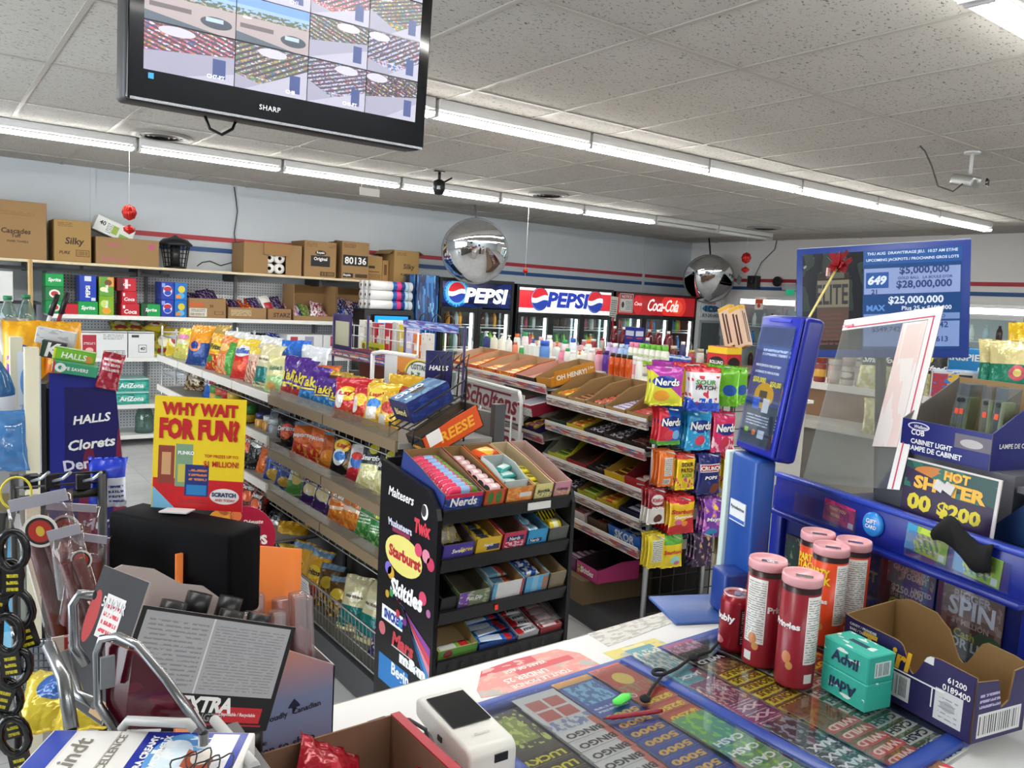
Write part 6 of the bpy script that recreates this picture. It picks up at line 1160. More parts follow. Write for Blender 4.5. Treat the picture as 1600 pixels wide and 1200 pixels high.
for i in range(4): bar(b_pink, RT_[0] @ T(.495-W/2, .04+.045*i, .006), 'pink pack lying in the pink patterned box', 'pink packs in the patterned box', .06, .04, .02)
t = rtray(1, .004, .13, 'violet fronted display box with a clear bag of candy', mat('#3f2c8c', .4), mat('#4a3a34', .8), front=bm('#4a3a9a', ('r', .5, .3, .95, .7, '#6a4ab0')), words=(('Sweet', .42, WHT, .2),), hf=.05)
text(t, 'Spree', T(.03, -.0012, .025), mat('#e8d83a', .4), w=.05, shear=.2)
bag('candy_bag', pr('#b8ac94', ('n', 0, 0, 1, 1, '#d8c83a', 6, .55), ('n', 0, 0, 1, 1, '#8a5a4a', 6, .6), r=.15), RT_[1] @ T(.065-W/2, .06, .02) @ Matrix.Rotation(R(-65), 4, 'X'), 'clear bag of yellow candy slumped in the violet box', 'candy bag', None, .11, .18, .06, 1)
t = rtray(1, .132, .24, 'yellow display box of yellow candy packs on the second rack shelf', mat('#dfb828', .4), mat('#9a7a3a', .7), front=bm('#dfb62a', ('r', .45, .15, .95, .5, '#24346e')), words=(('Nerds', .36, WHT, .1),), hf=.055)
for i in range(5): bar(bm('#d8b42a', ('r', .3, .2, .7, .8, '#3a3a44')), RT_[1] @ T(.186-W/2, .03+.045*i, .01), 'yellow pack lying in the yellow rack box', 'yellow packs in the yellow rack box', .085, .042, .03)
t = rtray(1, .242, .345, 'raspberry pink display box on the second rack shelf', mat('#c82a50', .4), mat('#6a4a3a', .8), front=bm('#cc2c54', ('r', .15, .45, .9, .75, '#1c2a60'), ('n', .1, .05, .9, .4, '#e8c8d0', 6, .5)), words=(), hf=.06)
text(t, 'Nerds', T(0, -.0012, .036), WHT, w=.045)
t = rtray(1, .347, .44, 'sky blue display box with pale packs on the second rack shelf', mat('#2f9ad0', .4), mat('#3a6a84', .7), front=bm('#2f9ad0', ('r', .1, .15, .75, .4, '#1c2a60')), words=(), hf=.055)
text(t, 'Nerds', T(-.01, -.0012, .016), WHT, w=.04)
for i in range(4): bar(bm('#7ab8d8', ('n', 0, 0, 1, 1, '#dfeaf0', 5, .5)), RT_[1] @ T(.393-W/2, .05+.05*i, .012), 'pale blue pack lying in the sky blue rack box', 'pale packs in the sky blue rack box', .07, .045, .03)
t = rtray(1, .442, .537, 'grey display box carrying a green hazard striped carton', mat('#5a5e5a', .5), mat('#6a6a62', .7), hf=.05)
hz = carton('candy_carton', 'green carton with yellow and black hazard stripes', RT_[1] @ T(.49-W/2, .16, .03), (.09, .15, .075), bm('#5a8a2a', ('n', 0, 0, 1, 1, '#3a6a24', 4, .5)), 'candy box', None, (), .003, 0, front=bm('#d8c820', ('d', 0, 0, 1, 1, '#16160f', 6, .7)), top=bm('#5f9a2c', ('n', 0, 0, 1, 1, '#2f5a22', 4, .5), ('r', .6, .4, .9, .6, '#b8402a')))
bottle('candy_drum', 'small yellow drum of candy before the hazard striped carton', RT_[1] @ T(.465-W/2, .045, .032) @ Matrix.Rotation(R(90), 4, 'Y'), bm('#e0c828', ('r', 0, .3, 1, .7, '#e8e4c0')), mat('#3a3a34', .4), .055, .026, 'can', cat='tub')
t = rtray(2, .004, .07, 'black tray with wire fence at the edge of the third rack shelf', mat('#17171a', .4), mat('#121214', .6), hf=.05)
t = rtray(2, .072, .205, 'green and violet display box with a dipping stick print', mat('#5a7a4a', .5), mat('#5e5a44', .8), front=bm('#7a8a6a', ('r', .0, 0, .35, 1, '#7a4ab0'), ('n', 0, 0, 1, 1, '#b8b8a0', 4, .55)), words=(('Fun Dip', .5, WHT, .2),), hf=.055)
t = rtray(2, .207, .345, 'white fronted display box with folded papers on the third rack shelf', mat('#8ab4d0', .5), krafti, front=bm('#e4e6e6', ('r', 0, 0, .14, 1, '#6ab0d8'), ('r', .92, 0, 1, 1, '#c83a3a')), hf=.065)
for i in range(3): bar(bm('#c8d4da', ('r', .2, .2, .6, .8, '#7ab0d0'), ('e', .8, .5, .15, .3, '#c84a3a')), RT_[2] @ T(.276-W/2, .05+.06*i, .015+.012*i) @ Matrix.Rotation(R(8*i-8), 4, 'Z'), 'white and blue pack lying in the white fronted box', 'white packs in the white fronted box', .1, .06, .02)
t = rtray(2, .347, .455, 'light blue display box with blue and white packs on the third rack shelf', mat('#4aa8dc', .4), krafti, front=bm('#5aaee0', ('r', .3, 0, .55, 1, '#8ac8ec'), ('r', .75, .1, 1, .9, '#a87a5a')), hf=.065)
for i in range(2): bar(bm('#2a5ab0', ('n', 0, 0, 1, 1, '#e0e6ee', 4, .5)), RT_[2] @ T(.4-W/2, .06+.05*i, .03), 'blue and white pack lying in the light blue box', 'packs in the light blue box', .08, .045, .03)
t = rtray(2, .457, .537, 'clear sided display box with a dark violet bag behind it', clear('#d8d4c8', .12, .05, .3, '#b8a888'), mat('#a08c68', .7), hf=.06)
bag('candy_bag', pr('#2a2234', ('n', 0, 0, 1, 1, '#d8b83a', 6, .58), ('n', 0, 0, 1, 1, '#8a7a9a', 6, .6), r=.2), RT_[2] @ T(.495-W/2, .18, .03) @ Matrix.Rotation(R(-35), 4, 'X'), 'dark violet and gold bag in the clear sided box', 'candy bag', None, .08, .13, .03, 2)
t = rtray(3, .004, .165, 'nearly empty green edged display box on the bottom rack shelf', mat('#5a9a34', .4), mat('#c0a878', .8), front=bm('#5a9a34', ('e', .25, .5, .12, .4, '#8a2a30')), hf=.035, hb=.1)
bar(bm('#7ab84a', ('r', .1, .2, .55, .8, '#d8dcd4'), ('e', .8, .5, .14, .35, '#c02c30')), RT_[3] @ T(.085-W/2, .03, .008), 'single green wrapped strip in the green edged box', 'green strip', .14, .045, .012)
for i in range(7):
    bar(bm('#2a62b4', ('r', .1, .25, .65, .75, '#c8d8ea'), ('e', .85, .5, .1, .4, '#b8242e')) if i < 5 else bm('#1c2c54', ('n', 0, 0, 1, 1, '#3a5a9a', 5, .5)), RT_[3] @ T(.245-W/2, .02+.035*i, .012+.006*(i % 2)) @ Matrix.Rotation(R((-8, 6, -4, 3, -7, 9, -3)[i]), 4, 'Z'), '%s blue strip with a red fruit, counted from the rack front' % ORD[i] if i < 5 else 'dark blue strip lying behind the bright blue strips', 'blue strips' if i > 4 else None, .15, .034, .012)
t = rtray(3, .168, .33, 'low display box full of blue candy strips', mat('#1f4a9a', .4), mat('#26365a', .7), hf=.02, hb=.06, mid=.03)
t = rtray(3, .332, .43, 'low display box full of white and red candy strips', mat('#b8bcc0', .4), mat('#8a8a90', .7), hf=.02, hb=.09, mid=.03)
for i in range(7): bar(bm('#d8d8dc', ('e', .15, .5, .15, .45, '#b8202c'), ('l', .3, .2, .95, .8, '#2a3048', 2)), RT_[3] @ T(.381-W/2, .02+.036*i, .012+.005*(i % 2)) @ Matrix.Rotation(R((5, -6, 8, -3, 6, -8, 4)[i]), 4, 'Z'), 'white and red strip lying between the blue and pink strips', 'white and red strips', .088, .034, .012)
t = rtray(3, .432, .537, 'low display box of pink and red strips in a torn clear bag', mat('#a8323a', .4), mat('#8a8a8a', .7), hf=.025, hb=.05, mid=.03)
for i in range(6): bar(bm('#c8303a', ('r', .15, .25, .8, .75, '#ecd0d4')), RT_[3] @ T(.485-W/2, .02+.038*i, .012+.005*(i % 2)) @ Matrix.Rotation(R((-5, 4, -8, 6, -3, 5)[i]), 4, 'Z'), 'red strip lying in the torn clear bag', 'red strips in the clear bag', .09, .036, .012)
tag(bag('clear_wrap', clear('#f0ecec', .16, .08, .12), RT_[3] @ T(.49-W/2, .015, .03) @ Matrix.Rotation(R(-84), 4, 'X'), None, '', None, .12, .25, .05, 1), 'torn clear bag around the red strips', 'bag')
A_ = PD(545, 545, 5.6); B_ = PD(652, 560, 4.9); v = B_-A_; an = math.degrees(math.atan2(v.y, v.x)); L = Vector((v.x, v.y)).length
r = root('packet_basket', 'white wire basket of small packets beyond the violet stand', 'rack', F(A_.x, A_.y, 0, an))
for x in (0, L):
    for y in (0, .2): MB().tube([(x, y, 0), (x, y, A_.z+.17)], .006, wh, 6).build('post', r)
b = MB()
for z in (.01, .1, .17): b.tube([(0, 0, A_.z+z), (L, 0, A_.z+z)], .004, wh, 5)
for i in range(14): b.tube([(L*i/13, 0, A_.z+.01), (L*i/13, 0, A_.z+.17)], .002, wh, 4)
b.build('wire_front', r); MB().box((L/2, .1, A_.z), (L, .2, .01), wh).build('basket_floor', r); MB().box((L*.4, -.012, A_.z+.04), (L*.34, .004, .06), pr('#dce02a', ('l', .3, .2, .8, .8, '#6a6a2a', 1), ('e', .1, .5, .07, .35, '#8a5a4a'), r=.5)).build('yellow_strip', r)
for i, (c, h, d2) in enumerate((('#d8d4c8', .2, 'cream'), ('#c8ccc8', .19, 'grey'), ('#b82438', .19, 'red'), ('#dcd8d4', .18, 'white'), ('#d03a4a', .2, 'rose'), ('#d8dad8', .21, 'pale'), ('#e0c840', .2, 'yellow'), ('#c8c0e0', .18, 'lilac'), ('#e8782a', .15, 'orange'), ('#e8e4dc', .16, 'ivory'))):
    carton('small_packet', '%s packet standing in the white wire basket' % d2, F(A_.x, A_.y, A_.z+.0055, an) @ T(L*(i+.5)/10, .1, 0) @ Matrix.Rotation(R(rnd.uniform(-12, 12)), 4, 'Z'), (L*.075, .06, h), pr(c, ('r', .2, .3, .8, .55, '#ece8e0'), ('n', 0, .6, 1, 1, '#a86a5a', 3, .6), r=.3), 'packet', None, (), .002)
def GL(s, n, z, rz=0): return G2 @ T(-s, n, z) @ Matrix.Rotation(R(rz), 4, 'Z')
r = root('toiletries_gondola', 'white gondola behind the candy shelves topped with toiletries', 'shelf', G2)
MB().box((-1.15, .76, .605), (3.2, .5, 1.21), mat('#c4c2bc', .5)).build('body', r)
MB().box((-1.15, .76, 1.218), (3.24, .56, .016), whr).build('top_shelf', r)
ZT = 1.2265
def on_top(px, n, z=ZT, py=598):
    p = G2i @ PN(px, py, n); return -p.x
B = bottle
wp, pk_, pu, orl, gr_, nv, pch, blj = [mat(c, .3) for c in ('#e6e6e0', '#e88aa8', '#5a2a9a', '#d8581c', '#3a9a4a', '#26306e', '#e88a6a', '#5a8ad0')]
wc_, oc, gc_, rc_, bc_, pc_ = [mat(c, .35) for c in ('#f0f0ec', '#e0702a', '#2aa05a', '#c02438', '#2a5ac0', '#e8b0c0')]
row1 = [ # px, kind, body, cap, h, r, label
 (757, 'pump', nv, wc_, .17, .03, 'navy pump bottle at the cooler end of the toiletries'), (769, 'pump', mat('#e4e2cc', .3), wc_, .17, .03, 'cream pump bottle beside the navy one'), (781, 'pump', mat('#e8e6d4', .3), wc_, .17, .03, 'second cream pump bottle from the navy one'),
 (802, 'flip', pch, mat('#c8705a', .4), .12, .022, 'peach bottle before the white cartons'), (812, 'flip', gr_, wc_, .1, .018, 'small green bottle beside the peach one'),
 (848, 'jar', blj, bc_, .16, .036, 'blue jar with a blue lid among the toiletries'), (862, 'jar', mat('#2a62b8', .3), wc_, .06, .02, 'small blue jar beside the tall blue jar'),
 (876, 'flip', pk_, pc_, .12, .026, 'pale pink bottle behind the brown display boxes'), (884, 'flip', wp, gc_, .13, .022, 'white bottle with a green cap'), (893, 'flip', wp, wc_, .12, .024, 'plain white bottle beside the green capped one'), (903, 'pump', wp, oc, .13, .022, 'white bottle with an orange cap'), (911, 'pump', wp, wc_, .15, .026, 'tall white bottle at the head of the toiletries front row'),
 (922, 'flip', mat('#e8dcd8', .3), wc_, .15, .026, 'cream bottle left of the pink labelled one'), (934, 'flip', mat('#e2a0b4', .3), rc_, .145, .026, 'pink labelled bottle with a red cap'), (945, 'flip', pu, mat('#3a1a70', .4), .15, .024, 'violet bottle beside the amber mouthwash')]
for px, kd, m, c, h, rr, lab in row1: B('toiletry_bottle', lab, GL(on_top(px, .58), .58, ZT), m, c, h, rr, kd)
for i in range(10):
    c = ('#e8e8e4', '#dfe6e0', '#e6dcdc', '#d8e4ea', '#e8e4d4')[i % 5]; B('toiletry_bottle', 'pastel bottle in the middle toiletries row, %s from the coolers' % ORD[i], GL(on_top(792+12.5*i, .72), .72, ZT), mat(c, .3), (wc_, gc_, pc_, oc, bc_)[(i*3) % 5], .15+.02*(i % 3), .027, ('pump', 'flip', 'flip')[i % 3], group='pastel bottles in the middle row')
amber = mat('#d0561a', .1)
for i, px in enumerate((955, 964, 973, 982)): B('mouthwash_bottle', 'amber mouthwash bottle, %s from the violet bottle' % ORD[i], GL(on_top(px, .56), .56, ZT), amber, mat('#2a1a16', .4), .145, .023, 'flip', group='amber mouthwash bottles')
for i, (px, m, c, lab) in enumerate(((989, pr('#e8e0e0', ('r', 0, .3, 1, .8, '#e8a0b0'), r=.3), wc_, 'white and pink tube beside the amber mouthwash'), (997, wp, wc_, 'plain white tube next to the pink tube'))): B('toiletry_tube', lab, GL(on_top(px, .58), .58, ZT), m, c, .14, .02, 'flip')
for i, px in enumerate((984, 992, 1000, 1009, 1018, 1027, 1036)):
    pinkc = i < 2; B('spray_can', '%s capped white spray can, %s of the tall spray cans' % ('pink' if pinkc else 'green', ORD[i]), GL(on_top(px, .86), .86, ZT), pr('#e4e6dc', ('e', .5, .45, .2, .12, '#8ab82c'), ('e', .3, .72, .4, .08, '#b8c8a8'), ('r', 0, 0, 1, .1, '#b8b8b0'), r=.3), mat('#e88aaa' if pinkc else '#6ab83a', .35), .2, .027, 'flip', group='tall spray cans')
for i, px in enumerate((818, 826, 834)): carton('soap_carton', 'white carton standing among the toiletries, %s from the peach bottle' % ORD[i], GL(on_top(px, .62), .62, ZT), (.04, .05, .11), mat('#dfe3dc', .5), 'box', None, (), .002)
for i, px in enumerate((916, 948, 958, 968, 978)): B('toiletry_bottle', ('orange capped clear bottle behind the white bottles', 'pale violet bottle behind the amber mouthwash', 'lavender bottle behind the amber mouthwash', 'clear blue bottle behind the amber mouthwash', 'pale blue bottle behind the amber mouthwash')[i], GL(on_top(px, .86), .86, ZT), mat(('#d8e4e0', '#c8b0d8', '#b0a0d0', '#a8c8e8', '#8ab0e0')[i], .2), mat(('#e0742a', '#c8b8d8', '#e8e6ea', '#b8d0ea', '#7aa0d8')[i], .35), .18, .026, 'flip')
for i in range(5): carton('soap_carton', 'pale pink printed carton on the far edge of the toiletries, %s from the orange boxes' % ORD[4-i], GL(on_top(832+22*i, 1.0, py=578), 1.0, ZT), (.11, .1, .075), pr('#d8b8b0', ('e', .5, .5, .2, .3, '#8a3a44'), ('r', .1, .1, .9, .25, '#c89a94'), r=.5), 'box', 'pale pink cartons', (), .002) if 0 else carton('soap_carton', 'pale pink printed carton on the far toiletries edge, %s in line' % ORD[i], GL(on_top(845+20*i, .96, py=578), .96, ZT), (.1, .08, .12), pr('#d8b8b0', ('e', .5, .6, .2, .2, '#8a3a44'), ('r', .1, .1, .9, .25, '#c89a94'), r=.5), 'box', 'pale pink cartons', (), .002)
r = root('grocery_gondola', 'long grocery gondola across from the red signed cooler', 'shelf', G2)
MB().box((-1.2, 3.1, .56), (6.6, .7, 1.12), mat('#8f6f55', .6)).build('body', r)
MB().box((-1.2, 3.1, 1.13), (6.64, .78, .02), mat('#5a4438', .5)).build('top_shelf', r)
ZG = 1.1405
def GG(px, n=2.85): p = G2i @ PN(px, 556, n); return G2 @ T(p.x, n, ZG)
n_ = 0
for i in range(26):
    px = 800+14*i; k = i % 13
    if 960 < px < 1000 or (G2i @ PN(px, 556, 2.85)).x < -4.4: continue
    if px < 960:
        m, c, kd, h, rr, ds = [(mat('#a83040', .3), wc_, 'jar', .12, .035, 'red jar'), (mat('#c8c0b0', .3), rc_, 'flip', .14, .03, 'cream bottle with a red cap'), (mat('#c86a78', .3), wc_, 'jar', .1, .035, 'rose jar')][i % 3]
    else:
        m, c, kd, h, rr, ds = [(mat('#b84858', .3), mat('#c8a860', .3), 'jar', .13, .036, 'red labelled glass jar'), (mat('#dcd4c8', .3), mat('#b8a890', .3), 'jar', .15, .036, 'cream labelled glass jar'), (mat('#6a2a2c', .15), mat('#d8c8a8', .3), 'jar', .15, .036, 'dark red preserve jar'), (mat('#3a3a70', .3), wc_, 'flip', .2, .03, 'navy bottle with a white cap')][i % 4]
    B('grocery_jar', '%s on the grocery gondola, %s from the coolers' % (ds, ORD[min(19, i)]) if i < 20 else '%s on the grocery gondola near the blue lottery case' % ds, GG(px), m, c, h, rr, kd, group=None if i < 20 else 'jars on the grocery gondola end')
for i, px in enumerate((958, 972, 984, 998, 1012, 1026, 1042)): B('juice_jug', 'dark red juice jug before the red signed cooler, %s in line' % ORD[i], GG(px, 3.2), mat('#6a1a24', .12), wc_, .27, .05, 'jug', group='dark red juice jugs')
for k in range(2): carton('blue_box', 'dark blue cereal box stacked on the grocery gondola, %s one' % ('lower', 'upper')[k], GG(989, 2.8) @ T(0, 0, .15*k), (.17, .12, .148), pr('#1f2c8a', ('r', .1, .4, .9, .75, '#c8ccdc'), ('r', .2, .2, .8, .3, '#b83a4a'), r=.4), 'box', None, (), .003)
for i, px in enumerate((1034, 1048, 1060, 1072)): carton('blue_tub', 'blue and white tub before the glass jars, %s in line' % ORD[i], GG(px, 2.76), (.08, .08, .07), pr('#2a62c0', ('r', 0, .6, 1, 1, '#dfe6ee'), r=.3), 'tub', 'blue tubs by the jars', (), .01)
for i in range(3):
    P = G2i @ PN(1098+5*i, 560, 1.5)
r = root('display_stand', 'slim display stand behind the peg rack', 'stand', G2)
pp = G2i @ PN(1150, 565, 1.3); MB().box((pp.x, 1.3, .64), (.3, .3, 1.28), mat('#3a2a28', .5)).build('body', r); MB().box((pp.x, 1.3, 1.285), (.34, .34, .012), mat('#5a4a44', .5)).build('top', r)
rb_ = carton('snack_tub_box', 'red and yellow box with a black oval on the slim stand', G2 @ T(pp.x, 1.2, 1.2915), (.17, .12, .15), pr('#c02630', ('r', 0, .72, 1, 1, '#e8c42a'), ('e', .5, .35, .4, .24, '#1a1416'), r=.4), 'box', None, (('BOLUNO', 0, .36, .7, WHT, .1),), .003, left=pr('#c02630', ('r', 0, .72, 1, 1, '#e8c42a'), r=.4))
for i in range(2):
    a = carton('chocolate_slab', 'tall brown and pink slab carton leaning over the red box, %s one' % ('front', 'rear')[i], G2 @ T(pp.x-.0+.09*i*-1+.06, 1.3, 1.44) @ Matrix.Rotation(R(-22), 4, 'Y'), (.1, .05, .26), pr('#d8b8a0', ('r', .3, .08, .45, .85, '#4a2420'), ('r', .55, .08, .7, .8, '#4a2420'), ('r', 0, .9, 1, 1, '#d8a83a'), r=.4), 'box', None, (), .003, left=mat('#5a2e24', .4))
RG = F(4.25, 2.0, 0, -90)
r = root('pantry_gondola', 'pantry gondola beyond the counter carrying cans and chips', 'shelf', RG)
MB().box((-.12, .25, .5), (2.0, .5, 1.0), mat('#a8a49c', .5)).build('body', r)
for z, d in ((1.2565, .5), (1.03, .3)):
    MB().box((-.12, .25 if d > .4 else .1, z), (2.0, d, .014), whr).build('shelf', r); MB().box((-.12, -.006 if d > .4 else -.06, z-.006), (2.0, .012, .04), whr).build('price_rail', r)
for x in (-1.1, .86): MB().box((x, .48, .8), (.03, .04, 1.6), mat('#b8b6b0', .5)).build('upright', r)
ZP = 1.264
def RX(px): return -(PX(px, 600, 4.3).y-2.0)
canm = [pr('#c8c0b4', ('r', 0, .3, 1, .75, '#7a7068'), ('e', .5, .55, .2, .15, '#d8d0c0'), r=.3), pr('#b89a94', ('r', 0, .25, 1, .7, '#c8b8b0'), r=.3), pr('#8a3a34', ('r', 0, .3, 1, .7, '#d8a84a'), r=.3)]
for j in range(2):
    for i in range(7):
        px = 1272+22*i; k = 2 if i < 1 else (i+j) % 2
        B('food_can', 'food can on the pantry gondola, %s tier, %s from the lottery case' % (('lower', 'upper')[j], ORD[i]), RG @ T(RX(px), .1, ZP+.1125*j), canm[k], mat('#b8b8b4', .3, .7), .112, .036, 'can', group='food cans on the pantry gondola')
def rbag(kind, px, n, lab, w=.2, h=.28, z=ZP, rz=20, tilt=-8):
    m, words = KIND[kind] if kind in KIND else (kind, ()); return bag('snack_bag', m, RG @ T(RX(px), n, z) @ Matrix.Rotation(R(rz), 4, 'Z') @ Matrix.Rotation(R(tilt), 4, 'X'), lab, 'snack bag', None, w, h, round(w*.36, 3), px % 3, words)
rbag('smartfood', 1452, .02, 'black popcorn bag with a cream base before the pantry boxes', .2, .27, rz=25)
rbag('smartfood', 1375, .06, 'black popcorn bag seen through the clear sheet', .26, .3, rz=25)
rbag('laysblk', 1425, .0, 'dark chip bag beside the black popcorn bag by the clear sheet', .16, .24, rz=30)
for i, (px, n) in enumerate(((1568, .0), (1588, -.02))): rbag(bk('#d8cc90', ('r', 0, .06, 1, .55, '#1c7a5e'), ('e', .6, .4, .2, .14, '#c85a6a'), ('e', .6, .4, .1, .07, '#e8d87a')), px, n, 'cream and green chip bag on the pantry gondola, %s from the tubs' % ORD[i], .2, .27, ZP+.06, rz=40)
for i, px in enumerate((1574, 1596)): rbag(bk('#e0b82a', ('e', .5, .6, .3, .14, '#f0e08a')), px, .25, 'yellow chip bag behind the cream and green bags, %s one' % ('first', 'second')[i], .2, .3, ZP+.12, rz=20)
MB().box((-.35+.9, .14, ZP+.03), (.5, .3, .056), mat('#8a8680', .5)).build('riser', r)
carton('cereal_box', 'bright blue cereal box on the pantry gondola', RG @ T(RX(1468), .3, ZP) @ Matrix.Rotation(R(25), 4, 'Z'), (.26, .08, .26), pr('#2a8ad0', ('r', .3, .2, .8, .5, '#7ac0ea'), r=.4), 'box', None, (('KRISPIES', 0, .82, .7, WHT, 0),), .003)
for i in range(3): carton('cereal_box', 'slim blue carton beside the bright blue box, %s from it' % ORD[i], RG @ T(RX(1490+10*i), .36, ZP), (.045, .1, .2), mat(('#2a7ac8', '#c8bca0', '#2a62b0')[i], .4), 'box', None, (), .002)
carton('printed_case', 'white and blue printed case of small chip packs', RG @ T(RX(1492), .06, ZP) @ Matrix.Rotation(R(30), 4, 'Z'), (.24, .2, .15), pr('#c8c6c4', ('r', 0, .1, .3, .9, '#a83a48'), ('r', .3, .1, .5, .9, '#d8b03a'), ('r', .5, .1, .75, .9, '#2a2c34'), ('n', 0, 0, .5, 1, '#3a6ab8', 5, .58), r=.4), 'box', None, (), .003, top=pr('#c8d8ea', ('n', 0, 0, 1, 1, '#6a9ad8', 4, .5), r=.4), right=mat('#b8b8b8', .5))
for i, px in enumerate((1520, 1535, 1550)): carton('white_tub', 'white and orange carton on the pantry gondola, %s from the printed case' % ORD[i], RG @ T(RX(px), .2, ZP), (.075, .06, .17), pr('#e6e4e0', ('r', 0, .15, 1, .55, '#e06a2c'), ('l', .1, .65, .9, .9, '#8a9aa0', 2), r=.4), 'box', None, (), .004)
for i, px in enumerate((1540, 1556)): B('supplement_jar', 'white jar with a blue lid above the white and orange cartons, %s one' % ('first', 'second')[i], RG @ T(RX(px), .33, ZP), mat('#d8e2e8', .3), bc_, .26, .05, 'jar')
for j in range(1):
    for i in range(7):
        px = 1522+11*i; B('yogurt_cup', 'small white cup with a red lid, %s along the pantry ledge' % ORD[i], RG @ T(RX(px), -.09, 1.0375), pr('#e8e4e2', ('e', .5, .5, .2, .25, '#c83a4a'), r=.3), mat('#a82a3a', .35), .11, .026, 'flip', group='red topped cups')
MB().tube([(RX(1549), -.02, ZP-.0), (RX(1549), -.02, ZP+.12)], .012, BLK, 8).build('black_post', r)
for i in range(4): rbag(bk('#cfc388', ('n', 0, 0, 1, 1, '#e8e0b0', 5, .5), ('e', .6, .3, .2, .1, '#b83a40')), 1402+17*i, -.1, 'pale popcorn bag on the pantry ledge, %s from the clear sheet' % ORD[i], .17, .2, 1.0375, rz=30, tilt=-12)
ZC_ = .96
r = root('sales_counter', 'white topped sales counter with a grey metal edge', 'counter', F(1.3, .83, 0))
MB().box((0, 0, .94), (2.3, .74, .04), mat('#d9dad8', .35)).build('counter_top', r)
MB().box((0, .372, .938), (2.3, .006, .042), mat('#8a8578', .4, .4)).build('edge_strip', r); MB().box((0, -.372, .935), (2.3, .006, .05), mat('#77736a', .4, .4)).build('edge_strip', r)
MB().box((0, .02, .46), (2.2, .62, .918), mat('#4a4640', .6)).build('cabinet', r)
def sticker(label, pts, m, words=()):
    P = [PZ(x, y, ZC_+.0008) for x, y in pts]; c = sum(P, Vector())/len(P); b = MB()
    n = len(P); b.v = [tuple(p-c) for p in P]+[tuple(p-c-Vector((0, 0, .0007))) for p in P]
    xs = [p.x for p in P]; ys = [p.y for p in P]
    uv = [((max(xs)-p.x)/(max(xs)-min(xs)), (max(ys)-p.y)/(max(ys)-min(ys))) for p in P]
    b.face(range(n), m, uv); b.face([n+i for i in range(n)][::-1], m)
    for i in range(n): b.face((i, (i+1) % n, n+(i+1) % n, n+i), m)
    o = tag(b.build('counter_sticker', M=Matrix.Translation(c)), label, 'sticker')
    for s, x, y, w, c2 in words: text(o, s, T(x, y, .0004) @ Matrix.Rotation(R(180), 4, 'Z') @ Matrix.Rotation(R(-90), 4, 'X'), c2, w=w, bold=.02)
WH2 = mat('#f0ece8', .5)
sticker('worn red and pink age notice stuck to the counter top', ((745, 1078), (752, 1048), (805, 1030), (870, 1014), (905, 1020), (950, 1045), (845, 1076), (752, 1090)), pr('#e0968e', ('n', 0, 0, 1, 1, '#b8b2aa', 2.2, .56), ('r', .35, 0, 1, .22, '#c8505a'), ('n', 0, 0, 1, 1, '#e8aca4', 7, .56), ('r', .1, .3, .6, .46, '#cf5a60'), r=.5), (('YEARS OF AGE', .0, .02, .1, WH2), ('UNDER 25', -.02, -.01, .1, WH2), ('TOUT LE MONDE', .0, -.033, .14, WH2)))
sticker('worn yellow strip sticker on the counter top', ((942, 1020), (1022, 997), (1053, 1010), (972, 1036)), pr('#dccf7a', ('n', 0, 0, 1, 1, '#b8b6b0', 3, .56), ('r', .3, .1, .7, .9, '#e8dca0'), r=.5))
sticker('faded grey paper strip stuck on the counter top near the rack', ((918, 990), (1036, 956), (1070, 966), (950, 1010)), pr('#d2d0ca', ('n', 0, 0, 1, 1, '#b2b0a8', 9, .52), r=.5))
tb = mat('#1e3f94', .35)
r = root('ticket_case', 'blue framed clear case set on the counter over fanned lottery tickets', 'display case', F(1.2, .8, ZC_))
MB().box((.0, 0, .002), (1.02, .5, .003), mat('#5b6b8c', .4)).build('base_tray', r)
for nm, c, s in (('divider', (-.105, 0, .012), (.028, .5, .016)), ('near_rail', (.0, -.245, .01), (1.02, .03, .018)), ('far_rail', (0, .245, .009), (1.02, .03, .013)), ('end_rail', (.5, 0, .01), (.025, .5, .018)), ('end_rail', (-.5, 0, .01), (.025, .5, .018))):
    MB().box(c, s, tb).build(nm, r, .003)
MB().box((-.31, 0, .0195), (.37, .47, .002), clear('#f4f6f8', .015, .04)).build('glass_sheet', r); MB().box((.195, 0, .0195), (.55, .47, .002), clear('#f4f6f8', .015, .04)).build('glass_sheet', r)
def tickets(x, w, y0, step, n, base, top, word, wc, label, group, shapes=(), full=None, L=.15, ww=.8):
    for k in range(n):
        m = full if (k == 0 and full) else pr(base, ('r', 0, .0, 1, .16, top), *shapes, r=.35)
        o = MB().box((0, 0, 0), (w-.004, L, .0007), mat('#d8d6d0', .5), top=m).build('lottery_ticket', M=F(x+rnd.uniform(-.001, .001), y0-step*k, ZC_+.0165-.0009*k, rnd.uniform(-1.2, 1.2)))
        tag(o, label, 'lottery ticket', group)
        if word: text(o, word, T(0, -L/2+.011, .0006) @ Matrix.Rotation(R(180), 4, 'Z') @ Matrix.Rotation(R(-90), 4, 'X'), wc, w=w*ww, h=.015, bold=.04)
YE = mat('#e8d83a', .4); DG = mat('#2a2a30', .4); WW = mat('#ecebea', .4); GO_ = mat('#e0b048', .4); BR = mat('#5a2e1c', .4)
sq = lambda c, b2: tuple(('r', .12+.42*i, .42+.24*j, .48+.42*i, .62+.24*j, c) for i in range(2) for j in range(2))
tickets(.745, .1, .93, .03, 10, '#4a4238', '#2c2620', 'LUCKY', YE, 'black lottery ticket with yellow lettering in the fan nearest the terminal', 'black lottery tickets', (('r', .15, .4, .85, .9, '#8a9a4a'), ('n', 0, .3, 1, 1, '#c8d06a', 9, .55)))
